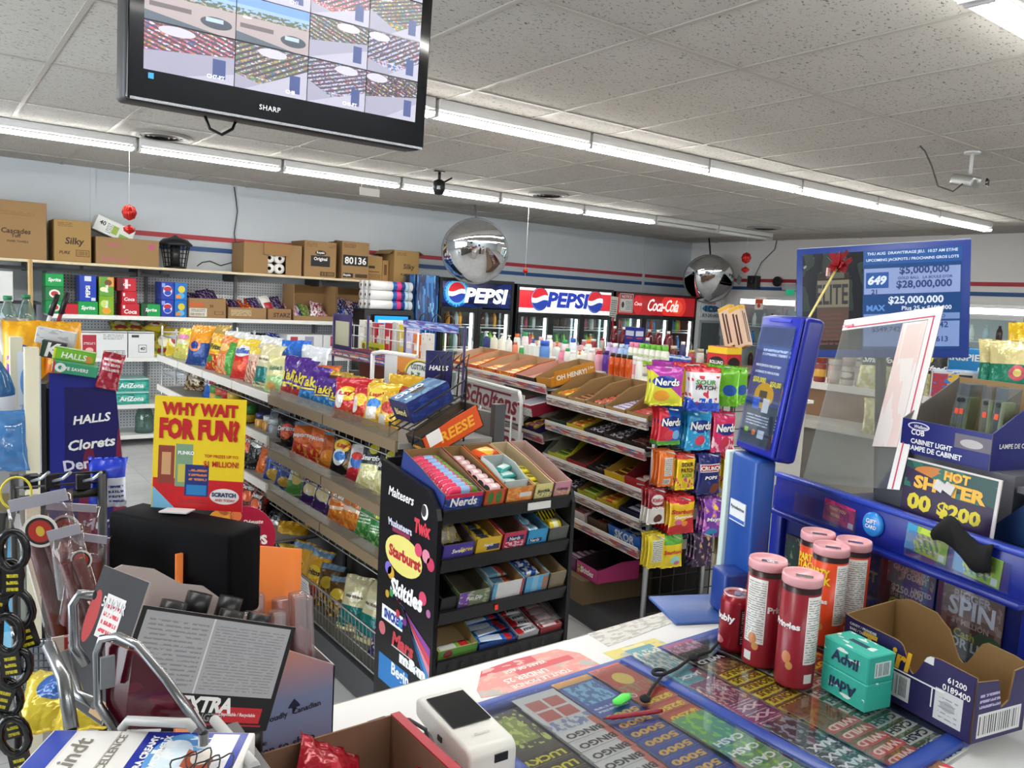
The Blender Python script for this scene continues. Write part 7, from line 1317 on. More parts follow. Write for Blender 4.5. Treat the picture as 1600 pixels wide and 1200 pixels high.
tickets(.85, .095, .955, .03, 12, '#cfd0cc', '#d8d4ce', 'BINGO', DG, 'white lottery ticket in the fan with dark letter circles', 'white lottery tickets', (*sq('#b8584e', 0), ('n', 0, .2, 1, .4, '#7a86a8', 9, .5), ('r', .85, 0, 1, .3, '#c86a5a')))
tickets(.945, .09, .965, .029, 12, '#2c4a9c', '#27428e', '5000', GO_, 'blue lottery ticket in the fan with gold figures', 'blue lottery tickets', (('r', .1, .4, .9, .85, '#7ab8d8'), ('n', .1, .4, .9, .85, '#3a6a9a', 9, .5), ('r', 0, .88, 1, 1, '#d89a3a'), ('l', .1, .2, .9, .34, '#c8d0e0', 2)))
tickets(1.035, .082, .97, .03, 6, '#b8402e', '#c0503a', '$250', YE, 'red lottery ticket in the fan with yellow figures', 'red lottery tickets', (('e', .5, .65, .25, .15, '#d8c04a'), ('n', 0, .3, 1, .5, '#8a8a5a', 9, .5)))
tickets(1.035, .082, .79, .03, 6, '#5f9a6a', '#3f8a5a', 'CASH', WW, 'green lottery ticket in the fan beyond the red ones', 'green lottery tickets', (('n', 0, 0, 1, 1, '#8ac83a', 5, .55),), L=.1)
tickets(1.152, .075, 1.0, .028, 5, '#3f8a96', '#4a949e', 'JACK', WW, 'teal lottery ticket beside the blue divider', 'teal lottery tickets', (('n', 0, .3, 1, .9, '#c8c0b0', 10, .5), ('r', .75, 0, 1, .2, '#8a3a4a')))
tickets(1.152, .075, .85, .028, 6, '#7a3a5c', '#7a2f62', 'XX', mat('#e0c0c0', .4), 'plum lottery ticket beside the blue divider', 'plum lottery tickets', (('n', 0, .3, 1, .9, '#c8a8a0', 10, .52), ('l', .1, .18, .9, .3, '#c8b8c0', 2)), L=.12)
tickets(1.152, .075, .7, .027, 5, '#30343c', '#3c424c', 'MAX', WW, 'dark grey lottery ticket at the near end beside the divider', 'dark grey lottery tickets', (('n', 0, 0, 1, 1, '#8a94a0', 6, .55),), L=.1)
tickets(1.243, .09, 1.0, .026, 2, '#8a3068', '#7a2a5a', 'WILD', WW, 'magenta lottery ticket at the far end of the second fan', 'magenta lottery tickets', (('n', 0, .2, 1, .9, '#c89ab0', 8, .52),), L=.1)
tickets(1.243, .09, .95, .026, 9, '#5a4028', '#e8d42a', 'BONUS', BR, 'brown lottery ticket with a yellow strip', 'yellow strip lottery tickets', (('n', 0, .2, 1, .9, '#a8905a', 8, .52),), L=.12)
tickets(1.243, .09, .72, .026, 7, '#8c5a3a', '#cc3440', 'WILD', mat('#ecd0c0', .4), 'brown lottery ticket with a red strip', 'red strip lottery tickets', (('n', 0, .2, 1, .9, '#6a4a2c', 8, .52),), L=.1)
tickets(1.335, .085, .93, .028, 13, '#4a5a3a', '#d0d2c4', 'CASH', DG, 'dark green lottery ticket with a pale strip beside the violet carton', 'pale strip lottery tickets', (('n', 0, .2, 1, .9, '#8a9a5a', 8, .52),), L=.12)
tickets(1.43, .085, .95, .03, 6, '#7a2a34', '#b83a2c', 'HOT', YE, 'dark red lottery ticket under the round crisp tins', 'tickets under the crisp tins', (('n', 0, .2, 1, .9, '#c8a85a', 8, .52),), L=.13)
tickets(1.54, .1, .95, .03, 6, '#2a4a5a', '#3a6a8a', 'GOLD', YE, 'slate blue lottery ticket at the lottery stand side of the case', 'slate blue lottery tickets', (('n', 0, .2, 1, .9, '#c8a85a', 8, .52),), L=.13)
a, b_ = PZ(695, 1099, 1.03), PZ(752, 1152, 1.03); ang = math.degrees(math.atan2(a.y-b_.y, a.x-b_.x))-90
r = root('card_reader', 'white hand-held card reader lying at the edge of the ticket case', 'card reader', F((a.x+b_.x)/2+.0, (a.y+b_.y)/2-.005, .9795, ang))
wt = mat('#d9d8d2', .35)
b = MB(); prof = [(-.085, .0), (-.085, .045), (-.075, .055), (.075, .062), (.085, .055), (.082, .03), (.03, .022), (-.01, .0)]
b.prism(prof, .08, wt, M=Matrix(((0, 1, 0, -.04), (1, 0, 0, 0), (0, 0, 1, 0), (0, 0, 0, 1)))); b.build('body', r, .006)
MB().box((0, .022, .0605), (.064, .085, .002), mat('#15161a', .12), M=Matrix.Rotation(R(2.6), 4, 'X')).build('screen', r); MB().box((.012, -.0855, .036), (.022, .002, .012), BLK).build('card_slot', r); MB().box((-.0405, .0, .034), (.002, .012, .008), BLK).build('side_button', r)
text(r, 'Moneris', T(0, -.05, .0585) @ Matrix.Rotation(R(-88), 4, 'X'), mat('#b8b8b8', .5), w=.025)
MB().box((-.03, .03, -.006), (.1, .1, .012), BLK).build('cradle', r, .003)
P = [PZ(672, 1172, 1.0), PZ(665, 1140, 1.03), PZ(640, 1125, 1.05), PZ(600, 1122, 1.03), PZ(575, 1130, .99)]
tag(MB().tube(P, .003, mat('#3a3c40', .5), 6).build('cable'), 'thin dark cable looping behind the card reader', 'cable')
pp = [PZ(x, y, z) for x, y, z in ((1207, 745, 1.27), (1200, 790, 1.2), (1185, 860, 1.12), (1165, 925, 1.05), (1138, 985, .995), (1110, 1018, .988), (1080, 1028, .988), (1058, 1044, .988), (1035, 1055, .988), (1018, 1076, .988), (1008, 1095, .988))]
r = root('tethered_pen', 'red pen tied to a black knotted cord on the ticket case', 'pen', None)
MB().tube(pp, .0032, mat('#131418', .8), 6).build('cord', r)
p = PZ(1030, 1052, .99); MB().tube([p+Vector((.014*math.cos(2*PI*i/12), .01*math.sin(2*PI*i/12), .002)) for i in range(12)], .0035, mat('#131418', .8), 6, True).build('loop', r)
for x, y in ((1083, 1028), (1008, 1092)): MB().lathe([(0, -.008), (.009, -.003), (.01, .003), (0, .009)], mat('#131418', .8), 8, M=Matrix.Translation(PZ(x, y, .989))).build('knot', r)
a, b_ = PZ(942, 1123, .987), PZ(1035, 1110, .987); u = (b_-a)
MB().tube([a, a+u*.08, a+u*.16, a+u*.9, b_], [.0008, .002, .0042, .0042, .003], mat('#8c1426', .25), 8).build('pen_barrel', r)
p = PZ(972, 1092, .986); o = tag(MB().lathe([(.002, -.025), (.009, -.018), (.01, .012), (.003, .025)], mat('#4ed84a', .35), 12, M=Matrix.Translation(p) @ Matrix.Rotation(R(14), 4, 'Z') @ Matrix.Rotation(R(90), 4, 'Y') @ Matrix.Diagonal((.5, 1, 1, 1))).build('key_tag'), 'bright green plastic key tag beside the red pen', 'key tag')
MB().tube([p+Vector((.026+.006*math.cos(2*PI*i/12), -.002+.006*math.sin(2*PI*i/12), 0)) for i in range(12)], .0008, STEEL, 4, True).build('key_ring', o)
ZK = .981
def crisp(px, py, base, lab, wd, wc, rz=0, pa=.52, ta=-8):
    P = PZ(px, py, ZK+.208); M = F(P.x, P.y, ZK, rz-57)
    o = root('crisp_tin', lab, 'tin', M); rr = .0352
    body = pr(base, ('r', 0, .94, 1, 1, '#2a1416'), ('r', pa, .25, pa+.2, .92, '#d5d5d1'), ('l', pa+.01, .27, pa+.19, .9, '#8a8a88', 26, .5), ('e', .42, .3, .04, .06, '#c07a4a'), ('e', .45, .22, .03, .04, '#c08a4a'), ('r', pa+.02, .06, pa+.1, .15, '#d8d8d4'), r=.3)
    t_ = MB().lathe([(rr*.98, 0), (rr, .004), (rr, .189)], body, 32).build('tube', o)
    MB().lathe([(rr*1.0, .1895), (rr*1.035, .191), (rr*1.035, .203), (rr*1.0, .208), (rr*.94, .206), (rr*.92, .2015), (0, .2015)], pr('#e6a8ae', r=.3), 32, cap=False).build('lid', o)
    MB().box((.003, 0, .2022), (.03, .013, .0012), mat('#c0c4c8', .2, .9)).build('foil_tab', o)
    def wrapz(z0): return Wrap(lambda X, Z: -math.sqrt(max(1e-6, (rr+.0012)**2-X*X)), ('cyl', rr))
    for s, z, w, h, c in wd: text(t_, s, Matrix.Rotation(R(ta), 4, 'Z') @ T(0, 0, z), c, w=w, h=h, wrap=wrapz(0), bold=.04)
    return o
PRW = (('Pringles', .115, .05, .016, WT),)
crisp(1201, 872, '#8a1526', 'dark red crisp tin standing beside the soda can', PRW, None, 0, .32, 55); crisp(1255, 895, '#8a1526', 'dark red crisp tin standing nearest the mint green boxes', PRW, None, 0, .56, -38)
OW = (('PARTY', .155, .045, .016, TY), ('STACK', .138, .05, .016, TY), ('Pringles', .095, .045, .014, WT))
crisp(1279, 830, '#d8451c', 'orange crisp tin at the back of the tin cluster', OW, None, 0, .6, -32); crisp(1300, 851, '#d8451c', 'orange crisp tin in the middle of the tin cluster', OW, None, 0, .56, -38); crisp(1335, 843, '#cf421c', 'orange crisp tin nearest the blue ticket display', OW, None, 0, .45, -70)
P = PZ(1153, 925, ZK+.118); o = root('soda_can', 'short dark red drink can before the crisp tins', 'can', F(P.x, P.y, ZK, -57)); rr = .032
cb_ = pr('#8a1222', ('r', .55, .18, .82, .82, '#2a2426'), ('l', .57, .2, .8, .8, '#c8c4c0', 16, .5), ('e', .3, .2, .1, .08, '#c87a7a'), r=.25, m=.3)
t_ = MB().lathe([(rr*.8, 0), (rr, .012), (rr, .1), (rr*.84, .114)], cb_, 28).build('can_body', o); MB().lathe([(rr*.84, .114), (rr*.86, .118), (rr*.8, .118), (rr*.77, .113), (0, .113)], mat('#e0b8bc', .25, .4), 28, cap=False).build('can_top', o); MB().box((0, 0, .115), (.012, .022, .0015), STEEL).build('ring_pull', o)
text(t_, 'bubly', Matrix.Rotation(R(-38), 4, 'Z') @ T(0, 0, .07), WT, w=.042, bold=.03, wrap=Wrap(lambda X, Z: -math.sqrt(max(1e-6, (rr+.001)**2-X*X)), ('can', rr)))
mint = pr('#2fa996', ('n', 0, .55, 1, .85, '#dfe8e0', 3, .55), ('r', 0, .93, 1, 1, '#46c0ae'), r=.35)
A0 = PZ(1283, 1076, ZK); A1 = PZ(1345, 1113, ZK); am = math.degrees(math.atan2(A1.y-A0.y, A1.x-A0.x))
for k in range(2):
    c = (A0+A1)/2
    M = F(c.x, c.y, ZK+.0505*k, am) @ T(0, .034, 0)
    if k == 0: M = M @ T(0, 0, .05) @ Matrix.Rotation(R(180), 4, 'Y')
    o = carton('medicine_box', 'mint green medicine box %s' % ('at the bottom, turned upside down', 'lying on the upside down one')[k], M, (.1, .065, .05), mat('#35b09c', .35), 'box', None, (('Advil', 0, .5, .6, mat('#16204a', .4), .1),), .002, 0, front=mint, right=pr('#2aa08e', ('r', .25, .2, .85, .75, '#c8d8d4'), ('b', .3, .25, .8, .7, '#2a4a48', 9), r=.35), top=pr('#35b09c', ('n', 0, 0, 1, 1, '#d8e6e0', 3, .56), ('r', .3, .4, .7, .6, '#1c3a50'), r=.35))
B0 = PZ(1312, 1052, ZK-.002); B1 = PZ(1515, 1165, ZK-.002); bm_ = math.degrees(math.atan2(B1.y-B0.y, B1.x-B0.x)); Lb = (B1-B0).length; db = .135
r = root('bar_carton', 'open dark violet carton with wavy cut walls and a yellow word', 'box', F(B0.x, B0.y, ZK-.0005, bm_))
vm = pr('#241a52', ('r', .82, .62, .96, .8, '#241a52'), ('l', .03, .8, .3, .96, '#c8c4d8', 2, .45), ('r', .3, .08, .56, .38, '#dcdcdc'), ('b', .32, .12, .54, .35, '#1a1a1e', 22), ('r', .74, .08, .93, .44, '#d4d4d4'), ('e', .83, .27, .05, .06, '#b0b0b4'), ('l', .77, .12, .9, .4, '#9a9aa0', 5, .3), ('r', .28, .86, .35, .95, '#dcdcda'), ('r', .64, .66, .71, .78, '#dcdcda'), r=.45)
ins = mat('#86683e', .85); H = .145
def wave(h0, dip, a, b, n=10): return [(a+(b-a)*i/n, h0-dip*(.5-.5*math.cos(2*PI*i/n))) for i in range(n+1)]
top_f = [(Lb, .112)]+[(Lb*.75, .115)]+[(x, z) for x, z in reversed(wave(.112, .045, Lb*.46, Lb*.68))]+[(Lb*.42, .114), (Lb*.08, .115), (0, .118)]
MB().prism([(0, 0), (Lb, 0)]+top_f, .003, vm, side=ins, uvr=(0, Lb, 0, .15)).build('front_wall', r)
b = MB(); Mb2 = T(0, db, 0); top_b = [(Lb, .115), (Lb*.9, .12)]+[(x, z) for x, z in reversed(wave(.122, .055, Lb*.42, Lb*.72))]+[(Lb*.34, .138), (Lb*.12, .142), (0, .13)]
b.prism([(0, 0), (Lb, 0)]+top_b, .003, ins, M=T(0, db-.003, 0), side=ins); b.build('rear_wall', r)
Mend = Matrix(((0, -1, 0, Lb), (1, 0, 0, 0), (0, 0, 1, 0), (0, 0, 0, 1)))
b = MB(); b.prism([(0, 0), (db, 0), (db, .115), (db*.72, .11)]+[(db*.66, .06), (db*.52, .05), (db*.42, .1)]+[(0, .105)], .003, pr('#241a52', ('r', .1, .06, .92, .42, '#d8d8d8'), ('b', .13, .1, .9, .38, '#1a1a1e', 18), ('l', .1, .5, .5, .75, '#b0a8c8', 3), r=.45), M=Mend, side=ins); b.build('end_wall', r)
b = MB(); b.prism([(0, 0), (db, 0), (db, .13), (0, .118)], .003, ins, M=Matrix(((0, -1, 0, .003), (1, 0, 0, 0), (0, 0, 1, 0), (0, 0, 0, 1))), side=ins); b.build('end_wall', r)
MB().box((Lb/2, db/2, .002), (Lb-.006, db-.006, .003), ins).build('floor_panel', r)
fw_ = [c for c in r.children if c.name.startswith('front_wall')][0]
text(fw_, 'Twirl', T(Lb*.36, -.0008, .083), mat('#e8b02a', .4), w=.105, bold=.04, shear=.15); text(fw_, '61200', T(Lb*.88, -.0008, .088), WT, w=.034); text(fw_, '0189400', T(Lb*.88, -.0008, .073), WT, w=.05)
for c, s in (((Lb*.5, .062), (.16, .0022)), ((Lb*.72, .045), (.002, .035))): MB().box((c[0], -.0005, c[1]), (s[0], .001, s[1]), WT).build('white_line', fw_)
text(fw_, 'CANDY / FRIANDISE', T(Lb*.16, -.0008, .105), WT, w=.06); text(fw_, 'BARS / TABLETTES', T(Lb*.155, -.0008, .096), WT, w=.055)
LP = F(1.79, 1.22, 0, -104.8)
bl_ = mat('#14278a', .3); bd = mat('#0d1a60', .35); slot = clear('#f2f5fa', .03, .05, .02)
r = root('lottery_stand', 'blue lottery counter stand with card rail, gift card button and ticket pockets', 'display stand', LP)
MB().box((.36, .012, 1.06), (.66, .02, .19), bd).build('lower_panel', r); MB().box((.36, .0, 1.204), (.68, .05, .092), bl_).build('card_rail', r, .006)
MB().box((.36, -.03, 1.16), (.68, .03, .012), bl_).build('rail_lip', r, .003); MB().box((.36, -.02, 1.252), (.68, .02, .01), mat('#2a44b0', .3)).build('rail_lip', r, .002)
MB().box((.025, .01, 1.09), (.04, .05, .26), bl_).build('end_post', r, .004); MB().box((.70, .01, 1.09), (.03, .05, .26), bl_).build('end_post', r, .004)
MB().lathe([(.027, 0), (.027, .006), (.023, .009), (0, .009)], mat('#2f8ad8', .25), 28, M=T(.347, -.026, 1.212) @ Matrix.Rotation(R(90), 4, 'X'), cap=False).build('gift_button', r)
text(r, 'GIFT', T(.347, -.0362, 1.219), WT, w=.028); text(r, 'CARD', T(.347, -.0362, 1.207), WT, w=.03)
MB().box((.2, -.029, 1.2), (.2, .003, .05), slot).build('card_pocket', r); MB().box((.55, -.029, 1.2), (.23, .003, .055), slot).build('card_pocket', r)
for i, (x, c) in enumerate(((.1, '#1c2430'), (.2, '#2f2a30'))): MB().box((x, -.004, 1.035), (.085, .004, .14), pr('#2a2a30', ('r', .1, .1, .9, .9, ('#1f3a34', '#3a2a2c')[i]), ('n', 0, 0, 1, 1, '#6a7a5a', 5, .6), r=.4)).build('pocket_card', r)
def pocket(x, m, words, w=.115, nm='pocket_card', z=1.078):
    o = MB().box((x, -.002, z), (w, .003, .14), m).build(nm, r)
    for s, dx, dz, ww, c in words: text(o, s, T(x+dx, -.0042, z+dz), c, w=ww, bold=.03)
    MB().box((x, -.012, z), (w+.012, .002, .145), slot).build('clear_pocket', r)
pocket(.435, pr('#1f3a34', ('r', 0, .62, 1, 1, '#4a8a9a'), ('r', .35, .45, 1, .75, '#2a62b0'), ('n', 0, .7, 1, 1, '#c8b89a', 5, .55), ('r', 0, .3, 1, .48, '#1a1c1a'), ('n', 0, 0, 1, .2, '#7a8a6a', 8, .55), r=.35), (('GRAB YOURS', 0, .055, .09, WT), ('TODAY!', .01, .043, .06, WT), ('LIMITED', .03, .018, .05, WT), ('$250.000', -.005, .008, .08, WT), ('THE BEAUTIFUL', -.005, -.006, .085, mat('#b8c8b0', .4)), ('GAME', -.002, -.026, .095, mat('#a8d83a', .4))), .12)
pocket(.58, pr('#8a6a5c', ('r', 0, 0, 1, .36, '#1c3c4c'), ('n', 0, .4, 1, 1, '#b09488', 5, .55), ('r', .1, .32, .9, .48, '#5a2a24'), ('e', .8, .3, .25, .14, '#2a5a34'), r=.35), (('BIGGER', .0, .05, .08, mat('#d8d0cc', .4)), ('SPIN', 0, .026, .1, WT), ('$1 MILLION', .0, -.004, .08, mat('#d8b8a8', .4)), ('Cash', -.01, -.026, .045, mat('#e0d44a', .4)), ('FOR LIFE', 0, -.045, .1, WT)), .13)
pocket(.315, pr('#2c1c24', ('n', 0, 0, 1, 1, '#6a3a4a', 5, .57), r=.35), (('BEST', .0, .01, .07, mat('#c8b04a', .4)),), .09)
def card(lab, x, z, w, h, m, words=(), y=-.0335+.006, ry=0):
    o = tag(MB().box((0, 0, 0), (w, .0012, h), m).build('gift_card', M=LP @ T(x, y, z) @ Matrix.Rotation(R(ry), 4, 'Y')), lab, 'gift card')
    for s, dx, dz, ww, c in words: text(o, s, T(dx, -.0012, dz), c, w=ww, bold=.03)
card('raspberry red gift card in the rail pocket beside the round button', .245, 1.207, .095, .05, pr('#d8386a', ('n', 0, 0, 1, 1, '#a82860', 3, .5), ('r', .82, .05, .98, .3, '#e8dce0'), r=.35), (('TREAT YOU', -.005, .008, .05, mat('#d8b07a', .4)), ('WORK', -.01, -.006, .03, mat('#d8b07a', .4))), y=-.0268, ry=3)
gcm = lambda: pr('#9ac83a', ('r', 0, 0, .25, 1, '#3aa0d0'), ('n', .2, .2, .9, 1, '#c8e04a', 3, .5), ('d', .25, .1, .8, .75, '#5a8a6a', 7, .3), ('n', .25, .1, .8, .7, '#d8d8c8', 9, .58), ('r', .82, .05, .95, .3, '#e0e4da'), r=.35)
card('blue and lime gift card with candles in the wide rail pocket', .483, 1.212, .1, .055, gcm(), y=-.0268, ry=4); card('second blue and lime gift card nearer the rail end', .598, 1.204, .1, .055, gcm(), y=-.0268, ry=4)
b = MB(); rr2 = random.Random(3); nx, nz = 9, 7
for i in range(nx+1):
    for j in range(nz+1):
        u, v = i/nx, j/nz; b.v.append((.13*u-.0+.02*v*(1-u), -.036-.014*math.sin(v*3.1)-.006*math.sin(u*9+v*5), .055*v-.03*u+.012*math.sin(u*7)))
for i in range(nx):
    for j in range(nz): a_ = i*(nz+1)+j; b.face((a_, a_+nz+1, a_+nz+2, a_+1), mat('#0a0a0b', .9), None, True)
o = tag(b.build('black_cloth', M=LP @ T(.505, 0, 1.225)), 'crumpled black cloth hung over the card rail', 'cloth'); so = o.modifiers.new('thick', 'SOLIDIFY'); so.thickness = .004
po = tag(MB().box((0, 0, 0), (.22, .003, .12), mat('#d8d4d0', .5), front=pr('#1f4a44', ('r', 0, 0, 1, .47, '#2a1840'), ('e', .35, .82, .25, .12, '#c87a2c'), ('w', .85, -.35, '#2c1a3c'), ('n', 0, .5, 1, 1, '#2a6a5a', 3, .55), ('r', 0, .97, 1, 1, '#d8d0cc'), ('r', .97, 0, 1, 1, '#d8d0cc'), r=.35)).build('game_poster', M=LP @ T(.475, .03, 1.303) @ Matrix.Rotation(R(-4), 4, 'X')), 'dark green and violet dice game poster behind the card rail', 'poster')
text(po, 'HOT', T(.015, -.0022, .042), mat('#f0b83a', .4), w=.06, h=.02, bold=.05); text(po, 'SH  TER', T(.0, -.0022, .015), mat('#f0b83a', .4), w=.17, h=.028, bold=.05); text(po, '$200', T(.03, -.0022, -.03), mat('#e0cc2a', .4), w=.1, h=.034, bold=.05); text(po, '00', T(-.065, -.0022, -.028), mat('#e0cc2a', .4), w=.06, h=.036, bold=.05)
for dx, dz in ((-.025, .01), (-.003, .018)): MB().box((dx, -.004, dz), (.022, .006, .02), mat('#d8d4d0', .5), M=Matrix.Rotation(R(20), 4, 'Y')).build('printed_die', po)
r = root('lottery_terminal', 'dark blue lottery terminal with a sloped grey lid at the counter end', 'terminal', LP)
MB().box((.42, .22, 1.1), (.5, .3, .27), mat('#101c48', .4)).build('casing', r, .01)
MB().prism([(0, 0), (.24, 0), (.24, .1), (.1, .1)], .22, mat('#14305e', .4), M=T(.52, .08, 1.2365)).build('hood', r); MB().box((.7, .2, 1.345), (.22, .26, .012), mat('#5c5e62', .5), M=Matrix.Identity(4)).build('lid', r)
MB().box((.40, .19, 1.30), (.34, .2, .13), mat('#6a6a70', .5)).build('support', r)
Mx = LP @ T(.205, .0325, 1.262) @ Matrix.Rotation(R(-22), 4, 'X') @ Matrix.Rotation(R(-10), 4, 'Y')
r = root('clear_shield', 'tall clear plastic sheet with a white and red border leaning on the stand', 'shield', Mx)
w_, h_ = .285, .45; rw = lambda x0, x1, z0, z1, m, nm: MB().box(((x0+x1)/2, -.002, (z0+z1)/2), (x1-x0, .0012, z1-z0), m).build(nm, r)
MB().box((0, 0, h_/2), (w_, .0025, h_), clear('#f2f4f2', .06, .04, .06, '#c8ccc8')).build('sheet', r)
rw(-w_/2, w_/2, h_-.03, h_, mat('#ecebe8', .4), 'white_border'); rw(w_/2-.032, w_/2, 0, h_-.03, mat('#ecebe8', .4), 'white_border')
MB().box((0, -.0032, h_-.024), (w_-.03, .0008, .003), mat('#d04060', .4)).build('red_line', r); MB().box((w_/2-.018, -.0032, h_/2-.012), (.003, .0008, h_-.026), mat('#d04060', .4)).build('red_line', r)
rw(w_/2-.1, w_/2-.033, .1, h_-.032, pr('#e9e2de', ('n', 0, 0, 1, 1, '#e8d2cc', 2, .5), ('r', .2, .7, .8, .98, '#e6d0c8'), r=.5), 'pink_paper'); text(r, 'Canada', T(-.125, -.0032, h_-.018), mat('#d04060', .4), w=.04)
LB = F(1.5375, 1.115, 1.335, -113.6, -8)
r = root('lottery_case', 'deep blue framed lit advert case on a blue column', 'advert case', LB); H = .325; W_ = .175
MB().box((0, .028, H/2), (W_, .05, H), mat('#121f86', .3)).build('case', r, .012)
MB().box((0, -.0005, H/2), (W_-.012, .008, H-.012), mat('#1626a0', .3)).build('front_frame', r, .004)
sc_ = MB().box((.0, -.006, H/2-.004), (W_-.04, .004, H-.055), pr('#28457e', ('r', 0, .0, 1, .34, '#26303f'), ('r', 0, .86, 1, 1, '#1c2f6e'), ('r', .18, .56, 1, .84, '#3a5fa2'), ('e', .5, .42, .3, .11, '#e0a82c'), ('r', .36, .36, .6, .46, '#3a3a3c'), ('r', .2, .3, .42, .4, '#3f6ac8'), ('r', .52, .28, .72, .4, '#d8d6d0'), ('l', .2, .76, .95, .83, '#dfe6f2', 2, .6), ('l', .1, .16, .8, .26, '#c8ccd4', 4), ('r', .12, .09, .24, .13, '#9ac83a'), ('e', .42, .1, .06, .025, '#e0742a'), ('r', .55, .06, .75, .13, '#c8ccd0'), r=.15, e=.3)).build('advert', r)
for s, z, w, c in (('PARTICIPATE IN THE LOTTERY', .205, .105, WT), ('A CHANCE TO WIN IN STORE', .19, .1, WT), ('$50,000', .17, .055, YE)): text(sc_, s, T(-.005 if w > .06 else -.03, -.009, z), c, w=w, bold=.03)
text(sc_, '$50,00', T(.04, -.009, .165), YE, w=.045, bold=.03)
MB().box((0, -.0095, H/2-.004), (W_-.03, .002, H-.045), clear('#f0f4fa', .03, .03)).build('clear_front', r)
MB().box((0, -.006, H-.014), (.09, .002, .006), mat('#2a3cc0', .3)).build('badge', r)
r = root('ticket_checker', 'blue and white ticket checker column under the advert case', 'ticket checker', F(1.555, 1.13, .96, -113.6))
MB().box((.0, .0, .195), (.125, .05, .35), mat('#1b4a9a', .35)).build('column', r, .008); MB().box((-.058, -.004, .195), (.022, .062, .35), mat('#c8d8d2', .4)).build('white_side', r, .004)
lb = MB().box((-.0, -.027, .235), (.07, .003, .05), mat('#e2e6e8', .4)).build('label', r); text(lb, 'Pyroelectron', T(0, -.0292, .243), mat('#2a2a34', .5), w=.06); MB().box((0, -.0287, .217), (.068, .001, .008), mat('#3a6ab8', .4)).build('label_bar', lb)
MB().box((0, -.1, .004), (.16, .2, .008), mat('#3c5c9c', .4)).build('base_plate', r, .003); MB().box((.03, -.05, .06), (.07, .06, .1), mat('#1a3a86', .35)).build('scanner', r, .008)
MC = LP @ T(.41, .16, 1.3655)
r = root('light_display_box', 'dark blue display box of cabinet lights standing over the game poster', 'display box', MC)
w_, d_, hf, hb2 = .22, .16, .075, .17; nb2 = pr('#18206e', r=.4); gi = mat('#7d7a78', .7)
f = MB().box((0, -d_/2, hf/2), (w_, .003, hf), gi, front=pr('#18206e', ('e', .2, .82, .13, .12, '#d8d8e6'), ('e', .2, .82, .11, .09, '#18206e'), ('r', .62, .45, 1, .85, '#6a6470'), ('e', .8, .62, .12, .12, '#b8b0b0'), r=.4)).build('front_panel', r)
for s, x, z, w in (('COB', -.066, .048, .035), ('CABINET LIGHT', -.03, .028, .105), ('LAMPE DE CABINET', -.02, .013, .135)): text(f, s, T(x, -d_/2-.002, z), WT, w=w, bold=.03)
text(f, 'Wellson', T(-.06, -d_/2-.002, .061), WT, w=.034, shear=.2)
for sx in (-1, 1):
    b = MB(); b.prism([(0, 0), (d_, 0), (d_, hb2), (0, hf)], .003, nb2 if sx < 0 else gi, M=Matrix(((0, 1, 0, sx*(w_/2-.0015)-.0015), (1, 0, 0, -d_/2), (0, 0, 1, 0), (0, 0, 0, 1))), side=gi if sx < 0 else nb2); o = b.build('side_panel', r)
    if sx > 0:
        text(o, 'LAMPE DE CABINET', T(w_/2+.0018, .0, .05) @ Matrix.Rotation(R(90), 4, 'Z'), WT, w=.12); MB().box((w_/2+.001, .02, .09), (.002, .02, .022), mat('#e0502c', .4)).build('price_tag', o)
MB().box((0, d_/2, hb2/2), (w_, .003, hb2), gi, front=mat('#a08058', .8)).build('rear_panel', r); MB().box((0, 0, .002), (w_-.006, d_-.006, .003), gi).build('floor_panel', r)
for i, x in enumerate((-.03, -.012, .05, .072)):
    o = root('cabinet_light', 'boxed cabinet light in the blue display box, %s from the pale side' % ORD[i], 'cabinet light', MC @ T(x-.005, .0, .0045) @ Matrix.Rotation(R((8, 4, 0, 3)[i]), 4, 'Y'))
    MB().box((0, 0, .08), (.021, .05, .16), clear('#dfe6e8', .14, .04, .2, '#9aa2a6')).build('clear_box', o); MB().box((0, .004, .07), (.01, .03, .12), mat('#c8cc8a', .4)).build('light_strip', o); MB().lathe([(.005, 0), (.005, .002)], BLK, 10, M=T(0, -.0255, .125) @ Matrix.Rotation(R(90), 4, 'X')).build('hang_hole', o); MB().box((.0, -.0262, .1), (.009, .001, .012), mat('#e0502c', .4)).build('price_tag', o)
o = carton('violet_pack', 'small violet carton beside the cabinet light box', LP @ T(.64, .2, 1.3515), (.06, .08, .06), pr('#6a4a9a', ('r', .2, .2, .8, .8, '#8a7a6a'), ('l', .1, .1, .9, .3, '#d8d0e0', 2), r=.4), 'box')
bag('clear_bag', clear('#eeeef2', .2, .08, .25, '#c8c8ce'), LP @ T(.74, .22, 1.3515) @ Matrix.Rotation(R(-70), 4, 'X'), 'crumpled clear bag on the grey terminal lid', 'bag', None, .14, .2, .07, 1)
A_ = PD(1253, 385, 3.5); Bm = PD(1503, 372, 3.2); Cm = PD(1262, 560, 3.5); Dm = PD(1498, 565, 3.2)
cx = (A_+Bm+Cm+Dm)/4; wv = Vector((Bm.x-A_.x, Bm.y-A_.y, 0)); Wm = .66; Hm = .47; an = math.degrees(math.atan2(wv.y, wv.x))
r = root('lottery_monitor', 'blue framed lottery monitor showing jackpots and a dark advert', 'monitor', F(cx.x, cx.y, cx.z, an, 0, -4.5))
fm_ = mat('#1c3a86', .35); MB().box((0, .04, 0), (Wm, .07, Hm), fm_).build('casing', r, .008); MB().box((0, 0, 0), (Wm, .02, Hm), mat('#17327c', .35)).build('bezel', r, .004); MB().box((0, .03, Hm/2+.001), (Wm-.01, .05, .004), mat('#c8c8c8', .4)).build('top_strip', r)
scr = root('screen', '', ''); del scr['label'], scr['category']; scr.parent = r
sw, sh = Wm-.05, Hm-.06; zc = .004
